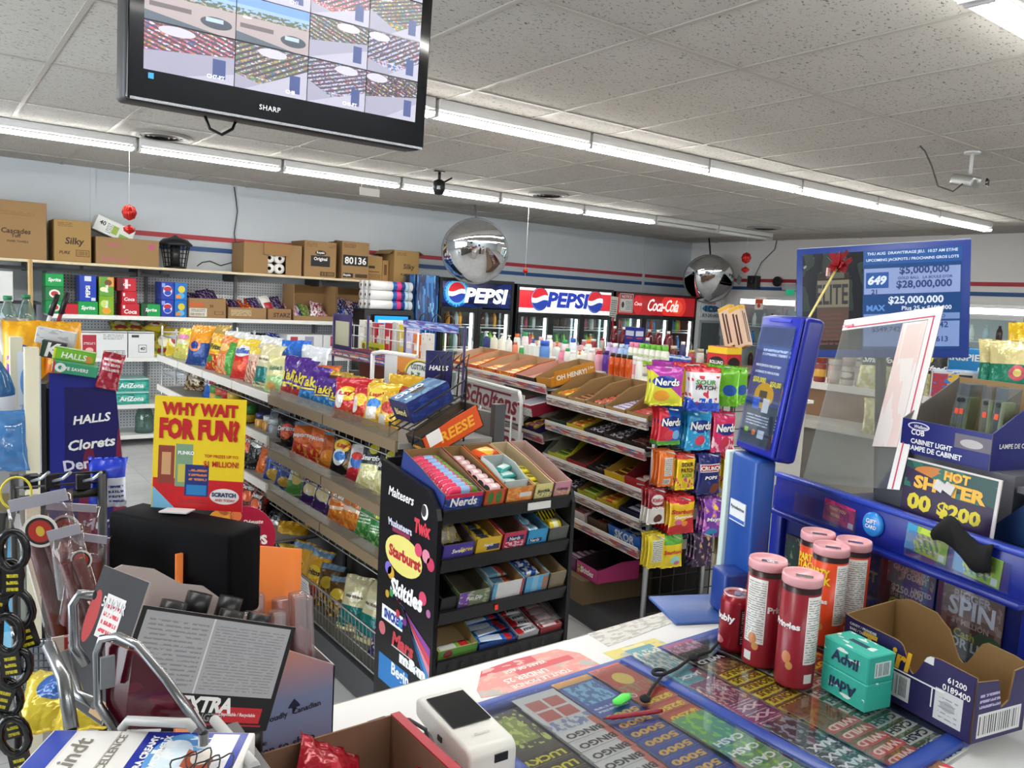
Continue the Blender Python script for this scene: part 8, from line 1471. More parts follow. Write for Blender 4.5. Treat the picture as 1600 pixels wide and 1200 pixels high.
MB().box((-sw*.3, -.0115, zc), (sw*.395, .002, sh), pr('#15161a', ('n', 0, .4, 1, 1, '#26302a', 3, .5), ('n', 0, .75, 1, 1, '#7a8078', 9, .66), ('r', .25, 0, .78, .8, '#2a241f'), ('r', .25, .1, .78, .44, '#4a3a33'), ('r', .25, .44, .78, .72, '#6a6454'), ('l', .3, .05, .7, .4, '#5a3a34', 8), ('r', .4, .74, .7, .8, '#4a4a40'), r=.2, e=.25)).build('advert', scr)
text(scr, 'ELITE', T(-sw*.3, -.0132, zc+.03), mat('#15161a', .4), w=sw*.21, h=.085, bold=.02)
x0 = -sw*.1; x1 = sw*.49; cw2 = x1-x0
MB().box(((x0+x1)/2, -.0115, zc), (cw2, .002, sh), pr('#0c3a6e', ('r', 0, .86, 1, 1, '#1a4a86'), ('r', .01, .56, .99, .82, '#7d8db6'), ('r', .01, .03, .47, .28, '#6a7eb0'), ('r', .5, .03, .99, .28, '#7388b8'), ('r', .01, .3, .99, .36, '#6a80b0'), ('r', .03, .62, .27, .78, '#1c4a8a'), r=.3, e=.12)).build('jackpot_board', scr)
def st(s, u, v, w, c, **k): text(scr, s, T(x0+u*cw2, -.0132, zc-sh/2+v*sh), c, w=w*cw2, **k)
SW = mat('#c8d2e4', .4, e=.08); SD = mat('#16306a', .4, e=.1)
st('649', .15, .7, .2, SW, shear=.2, bold=.05); st('$5,000,000', .63, .785, .5, SD, bold=.03); st('$28,000,000', .63, .645, .56, SD, bold=.03); st('GOLD BALL   LA BOULE D\'OR', .64, .715, .55, SD); st('21', .12, .585, .06, SD, bold=.03)
st('THU AUG  DRAW/TIRAGE JEU.  10:27 AM ET/HE', .5, .965, .92, SW); st('UPCOMING JACKPOTS / PROCHAINS GROS LOTS', .5, .9, .94, SW); st('$25,000,000', .55, .49, .56, SW, bold=.03); st('Plus 25 x $100,000', .66, .41, .5, SW); st('MAX', .14, .42, .2, mat('#4a7ab8', .4, e=.3), bold=.04); st('9,742', .78, .24, .2, SD); st('$162,613', .73, .1, .3, SD); st('WINTARIO', .72, .33, .26, SD); st('$549,742', .25, .2, .3, SD)
pz = F(cx.x, cx.y, cx.z, an).inverted(); MB().tube([(0, .09, -.1), (0, .12, -.3), (0, .12, -cx.z)], .022, BLK, 10).build('floor_pole', r); MB().box((0, .085, -.05), (.14, .03, .14), BLK).build('bracket', r)
a, b_ = PD(1262, 500, 1.82), PD(1308, 418, 1.95)
r = root('feather_stick', 'thin wooden stick with a red feather tuft standing behind the advert case', 'ornament', None)
MB().tube([a+(a-b_)*.5, a, b_], .0028, mat('#c8b86a', .5), 6).build('stick', r)
b = MB(); fm2 = mat('#9a1420', .6); q = random.Random(4)
for i in range(26):
    d = Vector((q.uniform(-1, 1), q.uniform(-1, 1), q.uniform(-.3, 1.6)))*.028; s = Vector((q.uniform(-1, 1), q.uniform(-1, 1), q.uniform(-1, 1)))*.006
    b.quad(b_-s, b_+s, b_+d+s*1.6, b_+d-s, fm2)
o = b.build('feather_tuft', r); MB().box(b_+Vector((-.02, .01, -.012)), (.012, .004, .02), mat('#d8a8a4', .5)).build('ribbon', r)
def LPT(pts): return [PD(*q) for q in pts]
bx = mat('#040407', .7, spec=.12)
MD = F(.272, 1.144, 1.205, -58)
r = root('customer_display', 'black boxy display unit standing behind the drink carton', 'display unit', MD)
MB().box((0, .035, .06), (.22, .065, .125), bx).build('casing', r, .006); MB().box((0, .04, -.12), (.05, .04, .24), bx).build('pedestal', r); MB().box((0, .04, -.238), (.14, .1, .014), bx).build('foot', r)
MB().prism([(-.02, -.0), (.03, .0), (.02, .018), (-.008, .05)], .001, mat('#5c6874', .3), M=T(0, -.0015, -.0)).build('torn_film', r)
o = root('paper_sign', 'yellow and red fun ticket sign standing on the black display unit', 'sign', MD @ T(-.012, .072, .1235) @ Matrix.Rotation(R(20), 4, 'Z') @ Matrix.Rotation(R(-4), 4, 'X'))
w_, h_ = .135, .165
MB().box((0, 0, h_/2), (w_, .0015, h_), pr('#e8c818', ('r', 0, 0, 1, .27, '#c4161c'), ('w', .2, -.75, '#7ab8d8'), ('r', .06, .22, .24, .56, '#8a3a2c'), ('r', .1, .3, .2, .5, '#c89a6a'), ('r', .25, .2, .44, .58, '#7a9a7a'), ('r', .28, .24, .42, .4, '#c8b84a'), ('r', .36, .12, .62, .4, '#1f2f72'), ('l', .4, .26, .6, .38, '#c87a3a', 3, .5), ('r', .38, .13, .6, .22, '#2a7ab8'), ('e', .8, .13, .16, .07, '#e8e4e0'), ('r', .0, 0, 0.01, 1, '#e8c818'), ('l', .3, .06, .6, .1, '#8a2a20', 2), r=.4)).build('card', o)
sr = mat('#b81218', .4)
for s, x, z, w, h in (('WHY WAIT', 0, .147, .112, .019), ('FOR FUN?', .0, .118, .118, .032), ('TOP PRIZES UP TO', .034, .08, .05, None), ('$1 MILLION!', .034, .068, .052, .01)): text(o, s, T(x, -.0016, z), sr, w=w, h=h, bold=.06 if w > .1 else .025)
text(o, 'PLINKO', T(-.018, -.0016, .083), WT, w=.024, bold=.04); text(o, 'SCRATCH', T(.04, -.0018, .024), mat('#1c2a5a', .4), w=.036, bold=.05); text(o, 'AND TODAY', T(.042, -.0018, .016), sr, w=.03, bold=.03)
MB().box((-.02, -.02, .001), (.04, .03, .002), mat('#dcdcdc', .4)).build('foot_tab', o)
P = PD(372, 832, 1.42); o = root('pops_sign', 'raspberry pink round sign card showing behind the black display unit', 'sign', F(P.x, P.y, P.z, -20))
MB().prism([(.058*math.cos(2*PI*i/40)+.006, .058*math.sin(2*PI*i/40)-.01) for i in range(40)], .002, mat('#a8163e', .35)).build('card', o)
for x, z, q, c in ((-.03, .02, .022, '#e8a03a'), (-.055, .004, .014, '#d8664a'), (-.044, .016, .012, '#d84a5a'), (-.022, .044, .012, '#e8985a'), (-.004, .03, .01, '#e07a4a'), (-.062, -.01, .01, '#e07a3a')): MB().prism([(q*math.cos(2*PI*i/20), q*math.sin(2*PI*i/20)) for i in range(20)], .001, mat(c, .4)).build('print_disc', o, M=T(x, -.002, z))
text(o, 'Déguste', T(.025, -.0015, .018), WT, w=.034, shear=.3); text(o, 'POPS', T(.025, -.0015, -.014), WT, w=.05, h=.018, bold=.05, shear=-.1)
P2 = P-Vector((0, 0, .25)); MB().box((0, .004, -.2), (.02, .004, .3), mat('#c8b8a8', .5)).build('stem', o); MB().box((0, .05, -.43), (.12, .12, .2), mat('#a8163e', .4)).build('tub', o)
X0c, X1c, Yc, Zc = .28, .478, 1.03, .9605
r = root('meat_stick_carton', 'orange to grey blue carton of meat sticks with red leaf specks', 'display box', F(X0c, Yc, Zc)); wc2 = X1c-X0c; dc = .085
gm_ = pr('#5a6274', ('g', '#7a88a8', '#f08a30', .5, 1.0), ('n', 0, 0, 1, 1, '#d83a3a', 5.5, .73), r=.45); gi_ = mat('#b8b4b2', .6)
fp = MB().prism([(0, 0), (wc2, 0), (wc2, .16), (.06, .235), (0, .25)], .002, gm_, side=gi_).build('front_panel', r)
b = MB(); b.prism([(0, 0), (dc, 0), (dc, .16), (0, .16)], .002, gi_, M=Matrix(((0, 1, 0, wc2-.002), (1, 0, 0, 0), (0, 0, 1, 0), (0, 0, 0, 1)))); b.prism([(0, 0), (dc, 0), (dc, .3), (0, .25)], .002, mat('#d8742a', .5), M=Matrix(((0, 1, 0, 0), (1, 0, 0, 0), (0, 0, 1, 0), (0, 0, 0, 1)))); b.build('side_panel', r)
b = MB(); nb = 8
for i in range(nb+1):
    a = i/nb; x = wc2*.9*a; y = dc+.05*math.sin(a*PI)*.6; z = .33-.02*a; b.v += [(x, y, 0), (x, y, z)]
for i in range(nb): b.face((2*i, 2*i+2, 2*i+3, 2*i+1), mat('#dc7420', .5), [(0, 0)]*4, True)
o = b.build('rear_flap', r); so = o.modifiers.new('thick', 'SOLIDIFY'); so.thickness = .003
dkt = mat('#1c1f38', .5)
for s, x, z, w in (('Scan to shop', .125, .058, .09), ('favourites!', .13, .04, .085), ('SCAN ME', .085, .07, .03)): text(fp, s, T(x, -.0012, z) @ Matrix.Rotation(R(-2), 4, 'Y'), dkt, w=w, bold=.02)
text(fp, 'Proudly  Canadian', T(.135, -.0012, .105) @ Matrix.Rotation(R(-4), 4, 'Y'), dkt, w=.085); MB().prism([(0, -.008), (.003, 0), (.009, .001), (.006, .006), (0, .013), (-.006, .006), (-.009, .001), (-.003, 0)], .0008, dkt, M=T(.138, -.0012, .112)).build('leaf_print', fp)
stk = mat('#7a1c28', .35); film = clear('#efe8e8', .16, .06, .16, '#c8b4b4')
for i in range(6):
    x = X0c+.075+.022*i; y = Yc+.025+.028*(i % 2); L = .235+.012*math.sin(i*2)
    o = tag(MB().lathe([(.004, 0), (.0098, .004), (.0098, L-.045), (.004, L-.038)], stk, 10).build('meat_stick', M=F(x, y, Zc+.004, 0, -4, 2*math.sin(i))), 'wrapped dark red meat stick standing in the orange carton, %s from its flap' % ORD[i], 'meat stick', 'meat sticks in the orange carton')
    MB().box((0, 0, L/2+.012), (.023, .022, L), film).build('film', o, .004)
ME = Matrix.Translation(PD(286, 1030, .97)) @ Matrix.Rotation(R(10), 4, 'Z') @ Matrix.Rotation(R(22), 4, 'Y') @ Matrix.Rotation(R(-6), 4, 'X')
r = root('drink_carton', 'torn black carton of small drink bottles with a grey text panel', 'box', ME); w_, h_, d_ = .205, .125, .12
blk2 = mat('#121114', .45); tornw = mat('#b8aca8', .8)
f = MB().box((0, -d_/2, 0), (w_, .002, h_), tornw, front=pr('#121114', ('r', .03, .3, .97, .97, '#a9a9ac'), ('r', .44, .3, .45, .97, '#d8d8d8'), ('l', .06, .36, .42, .93, '#88888a', 14, .4), ('l', .47, .34, .94, .93, '#8c8c8e', 22, .4), ('r', .62, .06, .93, .2, '#c0242c'), ('r', .3, .03, .95, .045, '#a82028'), r=.7)).build('front_panel', r)
text(f, 'EXTRA', T(.01, -d_/2-.0016, -.036), WT, w=.07, bold=.05, shear=.1); text(f, 'STRENGTH', T(.005, -d_/2-.0016, -.05), mat('#8a8a8c', .4), w=.06)
text(f, 'Disposable / Recyclable', T(.055, -d_/2-.0018, -.046), WT, w=.05)
lf = MB().box((-w_/2, 0, .012), (.002, d_, h_+.024), tornw, left=pr('#17161a', ('r', .3, .5, .7, .82, '#d8d4d0'), ('l', .34, .54, .66, .78, '#c83a4a', 4), ('e', .12, .62, .12, .2, '#b03030'), ('e', .78, .3, .1, .08, '#c8b82a'), ('r', .7, .02, .98, .14, '#a8865a'), r=.75)).build('side_panel', r)
text(lf, '5-HOUR', T(-w_/2-.0016, 0, .05) @ Matrix.Rotation(R(-90), 4, 'Z'), mat('#c8c8ca', .4), w=.06)
b = MB(); b.box((0, 0, -h_/2), (w_, d_, .002), blk2); b.box((w_/2, 0, -.01), (.002, d_, h_-.02), blk2); b.prism([(-w_/2, -h_/2), (w_/2, -h_/2), (w_/2, h_/2-.01), (w_*.3, h_/2+.008), (w_*.15, h_/2+.02), (0, h_/2+.018), (-w_*.2, h_/2+.03), (-w_*.4, h_/2+.028), (-w_/2, h_/2+.012)], .002, tornw, M=T(0, d_/2, 0)); b.build('rear_panel', r)
for i, (x, y) in enumerate(((-.045, -.02), (-.005, .0), (.03, -.025), (.05, .018), (.08, -.01))):
    bottle('drink_shot', 'small drink bottle with a black cap in the torn carton, %s from its printed side' % ORD[i], ME @ T(x, y, -.058), mat('#a82430', .3), mat('#17171a', .35), .125+.012*(i % 2), .0165, 'jar', group='small drink bottles')
tag(bag('pink_wrap', pr('#e8c0c0', ('n', 0, 0, 1, 1, '#d8d84a', 3, .55), r=.4), ME @ T(-.07, .02, .03) @ Matrix.Rotation(R(-80), 4, 'X'), None, '', None, .05, .07, .02, 1), 'pale pink and lime wrapper lying on the drink bottles', 'wrapper')
r = root('counter_rack', 'chrome tube rack with a dark maroon plate at the till', 'rack', None)
ch = mat('#8d8e90', .25, .9)
MB().tube(LPT([(318, 1145, 0.700), (260, 1062, 0.720), (215, 1008, 0.730), (185, 994, 0.740), (160, 998, 0.745), (152, 1020, 0.750), (153, 1100, 0.750), (185, 1150, 0.740)]), .0042, ch, 8).build('front_loop', r)
MB().tube(LPT([(135, 1040, 0.830), (116, 1010, 0.830), (114, 945, 0.830), (125, 928, 0.830), (148, 930, 0.830)]), .005, ch, 8).build('rear_loop', r)
MB().tube(LPT([(76, 1008, 0.800), (100, 1060, 0.780), (112, 1140, 0.760)]), .0065, ch, 8).build('side_tube', r); MB().tube(LPT([(100, 1020, 0.820), (122, 1085, 0.800), (150, 1100, 0.780)]), .0055, ch, 8).build('side_tube', r)
MB().tube(LPT([(190, 1140, 0.720), (200, 1126, 0.720), (295, 1130, 0.700), (305, 1140, 0.700)]), .0045, mat('#b8b8b6', .35), 8).build('handle', r); MB().tube(LPT([(335, 1125, 0.760), (398, 1198, 0.680)]), .005, mat('#c8c8c6', .35), 8).build('handle', r)
cen = PD(235, 1085, 0.740); pl = [PD(*q) for q in ((161, 1004, 0.755), (205, 1020, 0.740), (262, 1068, 0.730), (300, 1110, 0.720), (318, 1140, 0.715), (190, 1143, 0.740), (162, 1105, 0.750))]
b = MB(); nv_ = (FW*.004); b.v = [tuple(p+nv_) for p in pl]+[tuple(p+nv_*1.8) for p in pl]; pm = pr('#4a0a18', ('n', 0, 0, 1, 1, '#5c1424', 2, .55), r=.12)
b.face(range(7), pm, [(0, 1), (.3, 1), (.6, .6), (.8, .3), (1, 0), (.1, 0), (0, .4)]); b.face([7+i for i in range(7)][::-1], pm)
for i in range(7): b.face((i, (i+1) % 7, 7+(i+1) % 7, 7+i), pm)
b.build('maroon_plate', r); pz_ = PD(168, 1050, 0.740); MB().box(pz_, (.012, .004, .03), mat('#77797c', .4)).build('clip', r)
for q in ((112, 1140, 0.760), (185, 1150, 0.740), (318, 1145, 0.700), (398, 1198, 0.680)): p = PD(*q); MB().tube([p, Vector((p.x, p.y, .96))], .0045, ch, 8).build('leg', r)
MB().box((.145, .69, 1.233), (.2, .11, .006), mat('#5a5a5c', .4), M=None).build('rack_shelf', r)
r = root('chocolate_box', 'white and royal blue chocolate box lying on the chrome rack', 'box', Matrix.Translation((.143, .69, 1.2375)) @ Matrix.Rotation(R(-32.8), 4, 'Z') @ Matrix.Scale(.79, 4)); w_, d_ = .222, .105
tm_ = pr('#e4e2de', ('r', 0, 0, .12, 1, '#2440a8'), ('r', .12, 0, .135, 1, '#d8d4cc'), ('r', .335, 0, .345, 1, '#b0aca4'), ('r', .47, 0, .97, 1, '#1a2f9c'), ('w', -.0, .0, '#1a2f9c'), ('r', .8, 0, .93, .95, '#e4e4ea'), ('e', .67, .5, .13, .45, '#5a9ad8'), ('e', .66, .5, .09, .33, '#d8e8f4'), ('n', .55, .1, .8, .9, '#e8f0f8', 9, .55), ('d', .72, .3, .86, .7, '#a84a24', 2, .8), ('e', .8, .52, .05, .14, '#d8d0c8'), r=.3)
o = MB().box((0, 0, .014), (w_, d_, .028), mat('#dcdad6', .4), top=tm_, left=mat('#2038a0', .35)).build('carton', r, .002)
for s, x, h, w in (('Lindt', -.068, .02, .07), ('EXCELLENCE', -.03, .009, .085)): text(r, s, T(x, 0, .0285) @ Matrix.Rotation(R(90), 4, 'Z') @ Matrix.Rotation(R(-90), 4, 'X'), mat('#8f8a80', .35, .4), w=w, h=h, shear=.2 if h > .01 else 0)
for s, x in (('EXTRA CREAMY', .006), ('EXTRA CREMEUX', .02)): text(r, s, T(x, .0, .0285) @ Matrix.Rotation(R(90), 4, 'Z') @ Matrix.Rotation(R(-90), 4, 'X'), WT, w=.085, h=.008, bold=.04)
b = MB(); q = .0285
for k in range(4): b.tube([(.055+.013*k+.012*math.cos(2*PI*i/14), -.02+.008*math.sin(k*2)+.02*math.sin(2*PI*i/14), q+.006+.004*math.sin(i)) for i in range(14)], .001, BLK, 4, True)
b.build('wire_loop', r)
r = root('crisp_bag_carton', 'open brown carton with a red edge holding red crisp bags', 'box', F(.3, .66, .9605)); w_, d_ = .235, .30
bi = mat('#7a5a44', .8); redc = mat('#a81c30', .4); b = MB()
b.box((w_/2, d_/2, .002), (w_, d_, .003), bi); b.box((w_/2, d_, .05), (w_, .003, .1), bi, back=redc); b.box((w_, d_/2, .05), (.003, d_, .1), bi, right=redc); b.box((0, d_/2, .05), (.003, d_, .1), bi, left=redc); b.build('carton', r)
MB().box((w_+.006, d_/2, .101), (.014, d_, .003), redc).build('red_edge', r)
rbm = bk('#9c1626', ('e', .5, .6, .28, .1, '#e4dcd4'), ('n', 0, 0, 1, 1, '#b8283a', 3, .58))
for i, (x, y, z, rz, tx, ty, lab) in enumerate(((.37, .86, .945, 20, -30, 40, 'red crisp bag with a pale badge against the carton wall'), (.465, .8, .94, -30, -52, 30, 'red crisp bag leaning over in the corner of the red edged carton'), (.4, .74, .955, 10, -50, 20, 'red crisp bag lying nearest the till in the red edged carton'))): bag('crisp_bag', rbm, F(x, y, z, rz, tx, ty), lab, 'snack bag', None, .11, .16, .06, i)
for i, (px, py, t) in enumerate(((75, 1122, 1.05), (140, 1118, 1.03))): p = PD(px, py, t); bag('candy_bag', bk('#d8c23a', ('e', .5, .6, .3, .2, '#3a6ab8')), F(p.x, p.y, p.z-.02, -20, -60), 'yellow pack with a blue spot lying behind the chocolate box, %s' % ('by the wire grid', 'by the maroon plate')[i], 'candy bag', None, .09, .1, .03, i)
for i, (px, py) in enumerate(((378, 1118), (393, 1138))): p = PD(px, py, 1.02); bottle('drink_shot', 'dark small bottle standing by the red carton, %s one' % ('rear', 'front')[i], F(p.x, p.y, .9605), mat('#3a3a40', .3), mat('#17171a', .35), p.z-.96, .016, 'jar')
MB().box((.17, 1.0, 1.05), (.2, .1, .006), mat('#4a4a4c', .5)).build('rack_shelf', bpy.data.objects['counter_rack'])
sc = bpy.data.objects['sales_counter']; MB().box((-1.45, 0, .94), (.6, .74, .04), mat('#d9dad8', .35)).build('counter_top', sc); MB().box((-1.4, .02, .46), (.6, .62, .918), mat('#4a4640', .6)).build('cabinet', sc)
r = root('jerky_rack', 'black wire rack with hooks in front of the dark blue lozenge display', 'rack', None)
bars = [((15, 746, 1.3), (165, 736, 1.32)), ((25, 762, 1.3), (165, 752, 1.32)), ((30, 784, 1.28), (160, 765, 1.32)), ((28, 795, 1.28), (160, 785, 1.32))]
for a, b_ in bars[:2]: MB().tube(LPT([a, b_]), .0022, BLK, 5).build('wire', r)
p, q = PD(30, 782, 1.29), PD(160, 768, 1.32); MB().tube([p, q], .008, BLK, 6).build('cross_bar', r)
for px in (22, 160): a = PD(px, 740, 1.31); MB().tube([a, Vector((a.x, a.y, 0))], .007, BLK, 6).build('post', r)
for px in (48, 82, 130): a = PD(px, 752, 1.31); MB().box(a, (.02, .012, .024), BLK).build('hook_block', r); MB().tube([a, PD(px+16, 748, 1.24), PD(px+28, 738, 1.22)], .0025, STEEL, 5).build('hook', r)
b = MB()
for i in range(9): b.tube(LPT([(36+8*i, 1000, 1.22), (36+8*i, 1135, 1.16)]), .0012, mat('#16243a', .4), 4)
for i in range(12): b.tube(LPT([(34, 1000+11*i, 1.22-.005*i), (104, 998+11*i, 1.22-.005*i)]), .0012, mat('#16243a', .4), 4)
b.build('wire_grid', r); p = PD(68, 1070, 1.24); MB().box(p, (.075, .01, .14), pr('#a8b4c0', ('r', 0, .6, .5, 1, '#c8d4dc'), ('e', .6, .3, .2, .15, '#2a2a40'), r=.4)).build('pale_card', r)
p = PD(100, 1005, 1.12); MB().box(p, (.03, .004, .022), pr('#d8d4d0', ('r', .5, .1, .65, .9, '#a82430'), ('r', .65, .42, .95, .58, '#a82430'), r=.5)).build('letter_card', r)
jfilm = clear('#f0eaea', .05, .08, .04, '#b8a8a8'); meat = mat('#5a1210', .4, bump=.3, bs=60); ring = pr('#d8d4cc', ('e', .5, .5, .42, .42, '#1c1a18'), ('e', .5, .5, .34, .34, '#a8281e'), ('e', .5, .5, .12, .16, '#c8a83a'), r=.4)
def jerky(px, py, t, lab, w, h, roll, n, logo=True):
    p = PD(px, py, t); M = Matrix.Translation(p) @ Matrix.Rotation(R(-28), 4, 'Z') @ Matrix.Rotation(R(roll), 4, 'Y') @ T(0, 0, -h)
    o = bag('jerky_pack', jfilm, M, lab, 'snack pack', None, w, h, .03, 1)
    for i in range(n): MB().tube([(-w*.3+w*.6*(i+.5)/n, 0, h*.03), (-w*.3+w*.6*(i+.5)/n+.004*math.sin(i), .002, h*.4), (-w*.28+w*.6*(i+.5)/n, 0, h*.74)], w*.36/n+.003, meat, 7).build('meat_strip', o)
    MB().box((0, .0, h*.97), (w*.9, .003, h*.08), mat('#9a98a2', .4)).build('header', o)
    if logo: MB().prism([(w*.27*math.cos(2*PI*i/28), w*.27*math.sin(2*PI*i/28)) for i in range(28)], .001, ring, M=T(0, -.019, h*.78)).build('round_label', o)
jerky(58, 775, 1.12, 'clear pack of dark red jerky hung nearest the wire grid', .085, .21, -14, 3); jerky(112, 788, 1.16, 'clear jerky pack with a black and red round label', .075, .14, 3, 2); jerky(140, 836, 1.08, 'clear jerky pack with a tilted label beside the black display unit', .05, .13, 8, 2); jerky(98, 826, 1.06, 'slim clear pack of jerky in the middle of the row', .045, .17, -16, 2, False)
p = PD(105, 868, 1.1); tag(MB().lathe([(0, -.016), (.014, -.01), (.017, .004), (.008, .016)], mat('#8a3a22', .4, bump=.5, bs=150), 12, M=Matrix.Translation(p)).build('candy_ball'), 'orange red sweet in a clear cup between the jerky packs', 'sweet')
MB().lathe([(.012, -.06), (.02, .015), (.022, .03)], clear('#e0e4e4', .14, .05, .1), 14, M=Matrix.Translation(p), cap=False).build('cup', bpy.data.objects['candy_ball'])
bag('blue_pack', pr('#1c3ac0', ('r', .5, .0, 1, .6, '#c8d0e0'), ('l', .55, .1, .95, .5, '#3a4a8a', 4), r=.25), Matrix.Translation(PD(168, 792, 1.34)) @ Matrix.Rotation(R(-20), 4, 'Z'), 'bright blue pack hanging at the end of the black wire rack', 'snack pack', None, .06, .085, .02, 0)
r = root('fob_stand', 'black wire stand hung with dark fobs at the till edge', 'rack', None)
a = PD(5, 800, .95); MB().tube([a, Vector((a.x-.02, a.y, .9605))], .006, BLK, 6).build('post', r)
for i, (px, py) in enumerate(((20, 860), (10, 905), (28, 950), (12, 990), (24, 1045), (10, 1090), (22, 1150))):
    p = PD(px, py, .92+.01*(i % 3)); MB().tube([p+Vector((0, .02, .03)), p+Vector((-.0, .05, .035))], .002, STEEL, 4).build('hook', r)
    o = root('key_fob', 'black loop fob on the wire stand, %s from the top' % ORD[i], 'key fob', Matrix.Translation(p) @ Matrix.Rotation(R(-20), 4, 'Z') @ Matrix.Rotation(R(20*math.sin(i*2)), 4, 'Y'), 'black fobs at the till edge')
    MB().tube([(.014*math.cos(2*PI*k/16), 0, .022*math.sin(2*PI*k/16)) for k in range(16)], .005, mat('#121214', .2), 6, True).build('loop', o); MB().box((0, 0, -.035), (.02, .008, .03), mat('#1a1a1e', .25), front=pr('#16161a', ('l', .2, .1, .8, .9, '#d8cc2a', 3), r=.3)).build('tag', o)
P = PD(25, 770, 1.2); tag(MB().tube([P+Vector((.02*math.cos(2*PI*i/20), .0, .024*math.sin(2*PI*i/20))) for i in range(20)], .0018, mat('#d8c83a', .4), 5, True).build('yellow_ring'), 'thin yellow ring hanging on the black wire rack end', 'ring')
HX = F(.412, 3.36, 0, -12)
r = root('lozenge_display', 'tall dark blue lozenge display with red sweep print and white names', 'display stand', HX)
side_ = pr('#17155c', ('w', -.5, 1.6, '#4a1640'), ('r', 0, 0, .16, 1, '#1c2488'), ('e', .9, .5, .22, .5, '#7a1c3c'), ('e', .42, .2, .16, .6, '#6a183a'), ('r', .08, .96, .92, 1, '#1c2488'), r=.35)
MB().prism([(-.02, 0), (.29, 0), (.27, .4), (.2, 1.24), (.175, 1.29), (-.02, 1.3)], .02, side_, side=mat('#17155c', .4)).build('side_panel', r)
MB().box((.06, .22, .62), (.22, .38, 1.24), mat('#0e0d14', .5)).build('body', r); MB().box((-.045, .2, .63), (.03, .4, 1.26), mat('#0c0c10', .5)).build('dark_side', r)
for s, z, w, sh, c in (('HALLS', 1.13, .13, .25, WT), ('Clorets', 1.035, .16, .25, WT), ('Dentyne', .955, .19, 0, mat('#d8d4e4', .4)), ('Ice', .905, .08, .3, WT), ('Trident', .72, .19, .3, mat('#b8b4c0', .4))): text(r, s, T(.12, -.0015, z) @ Matrix.Rotation(R(-7), 4, 'Y'), c, w=w, shear=sh, bold=.03)
def topbox(px, py, t, wpx, hpx, label, base, word, wc, shapes=(), rz=-12, ry=10, d=.07):
    p = PD(px, py, t); w, h = wpx*t/FPX, hpx*t/FPX
    o = carton('lozenge_box', label, Matrix.Translation(p) @ Matrix.Rotation(R(rz), 4, 'Z') @ Matrix.Rotation(R(ry), 4, 'Y') @ T(0, 0, -h/2), (w, d, h), mat(base, .4), 'box', None, ((word, 0, .5, .6, wc, .1),) if word else (), .002, 0, front=pr(base, *shapes, r=.35))
topbox(118, 576, 2.98, 62, 17, 'pale green ring sweets box low on the lozenge display', '#3a9a70', 'LIFE SAVERS', WT, (('e', .18, .5, .12, .42, '#e8ece8'), ('e', .18, .5, .05, .18, '#3a9a70'), ('r', 0, 0, .06, 1, '#b82430')), ry=9)
topbox(117, 556, 3.04, 58, 20, 'lime green lozenge box with white lettering atop the display', '#7ab82a', 'HALLS', WT, (('r', 0, 0, .06, 1, '#d8c81c'), ('e', .85, .4, .1, .3, '#e09a3a'), ('r', 0, 0, 1, .14, '#2a8a3a')), ry=10)
topbox(98, 567, 3.08, 26, 20, 'red sweets box beside the lime green lozenge box', '#b01c2c', 'LI', WT, ())
topbox(84, 546, 3.16, 34, 26, 'brown and green box stacked behind the lime green box', '#3a2f3a', 'K', WT, (('r', 0, 0, .3, 1, '#2a4a34'),))
topbox(88, 527, 3.2, 54, 24, 'white flat box topmost on the lozenge display', '#cfcfce', '', WT, (('n', 0, 0, 1, 1, '#b0b0b4', 3, .55),))
p = PD(166, 583, 3.0); bag('candy_bag', bk('#a82838', ('n', 0, 0, 1, 1, '#c87a84', 4, .55), ('l', .1, .5, .9, .9, '#e8d8d8', 3)), Matrix.Translation(p-Vector((0, 0, .06))) @ Matrix.Rotation(R(-12), 4, 'Z') @ Matrix.Rotation(R(12), 4, 'Y'), 'dark pink sweets bag clipped to the lozenge display edge', 'candy bag', None, .08, .14, .03, 1)
cr = mat('#d8d2b8', .45); r = root('water_rack', 'cream steel shelving of water packs at the window side', 'shelf', F(.23, 3.05, 0))
for x, y in ((.075, 0), (.075, .5), (-.6, 0)): MB().box((x, y, .71), (.04, .05, 1.42), cr).build('post', r)
for z in (.2, 1.0): MB().box((-.26, .25, z), (.64, .5, .03), mat('#8f8f8e', .45)).build('shelf', r); MB().box((-.26, -.01, z-.02), (.66, .012, .075), mat('#8a8a8a', .4)).build('price_rail', r)
bwat = clear('#9ac4e0', .1, .05, .45, '#3a7ab8'); capb = mat('#2a62b0', .4)
bottle('water_jug', 'big blue water jug on the cream shelving', F(.17, 3.18, 1.016), bwat, capb, .42, .1, 'soda', mat('#d8dcea', .4), cat='bottle', n=20)
bag('water_pack', clear('#b8d4ec', .14, .08, .5, '#4a8ac8'), F(.2, 3.04, 1.016, -15, -8), 'crinkled blue shrink pack hanging over the cream shelf', 'water pack', None, .2, .2, .1, 2)
carton('water_case', 'sky blue case of water on the low cream shelf', F(.16, 3.2, .216, -5), (.24, .3, .5), mat('#4aa8dc', .4), 'box', None, (), .006, 0, front=pr('#58b0e0', ('r', 0, .82, .8, .97, '#1a4a9a'), ('r', 0, .3, 1, .5, '#8ac8ea'), r=.4))
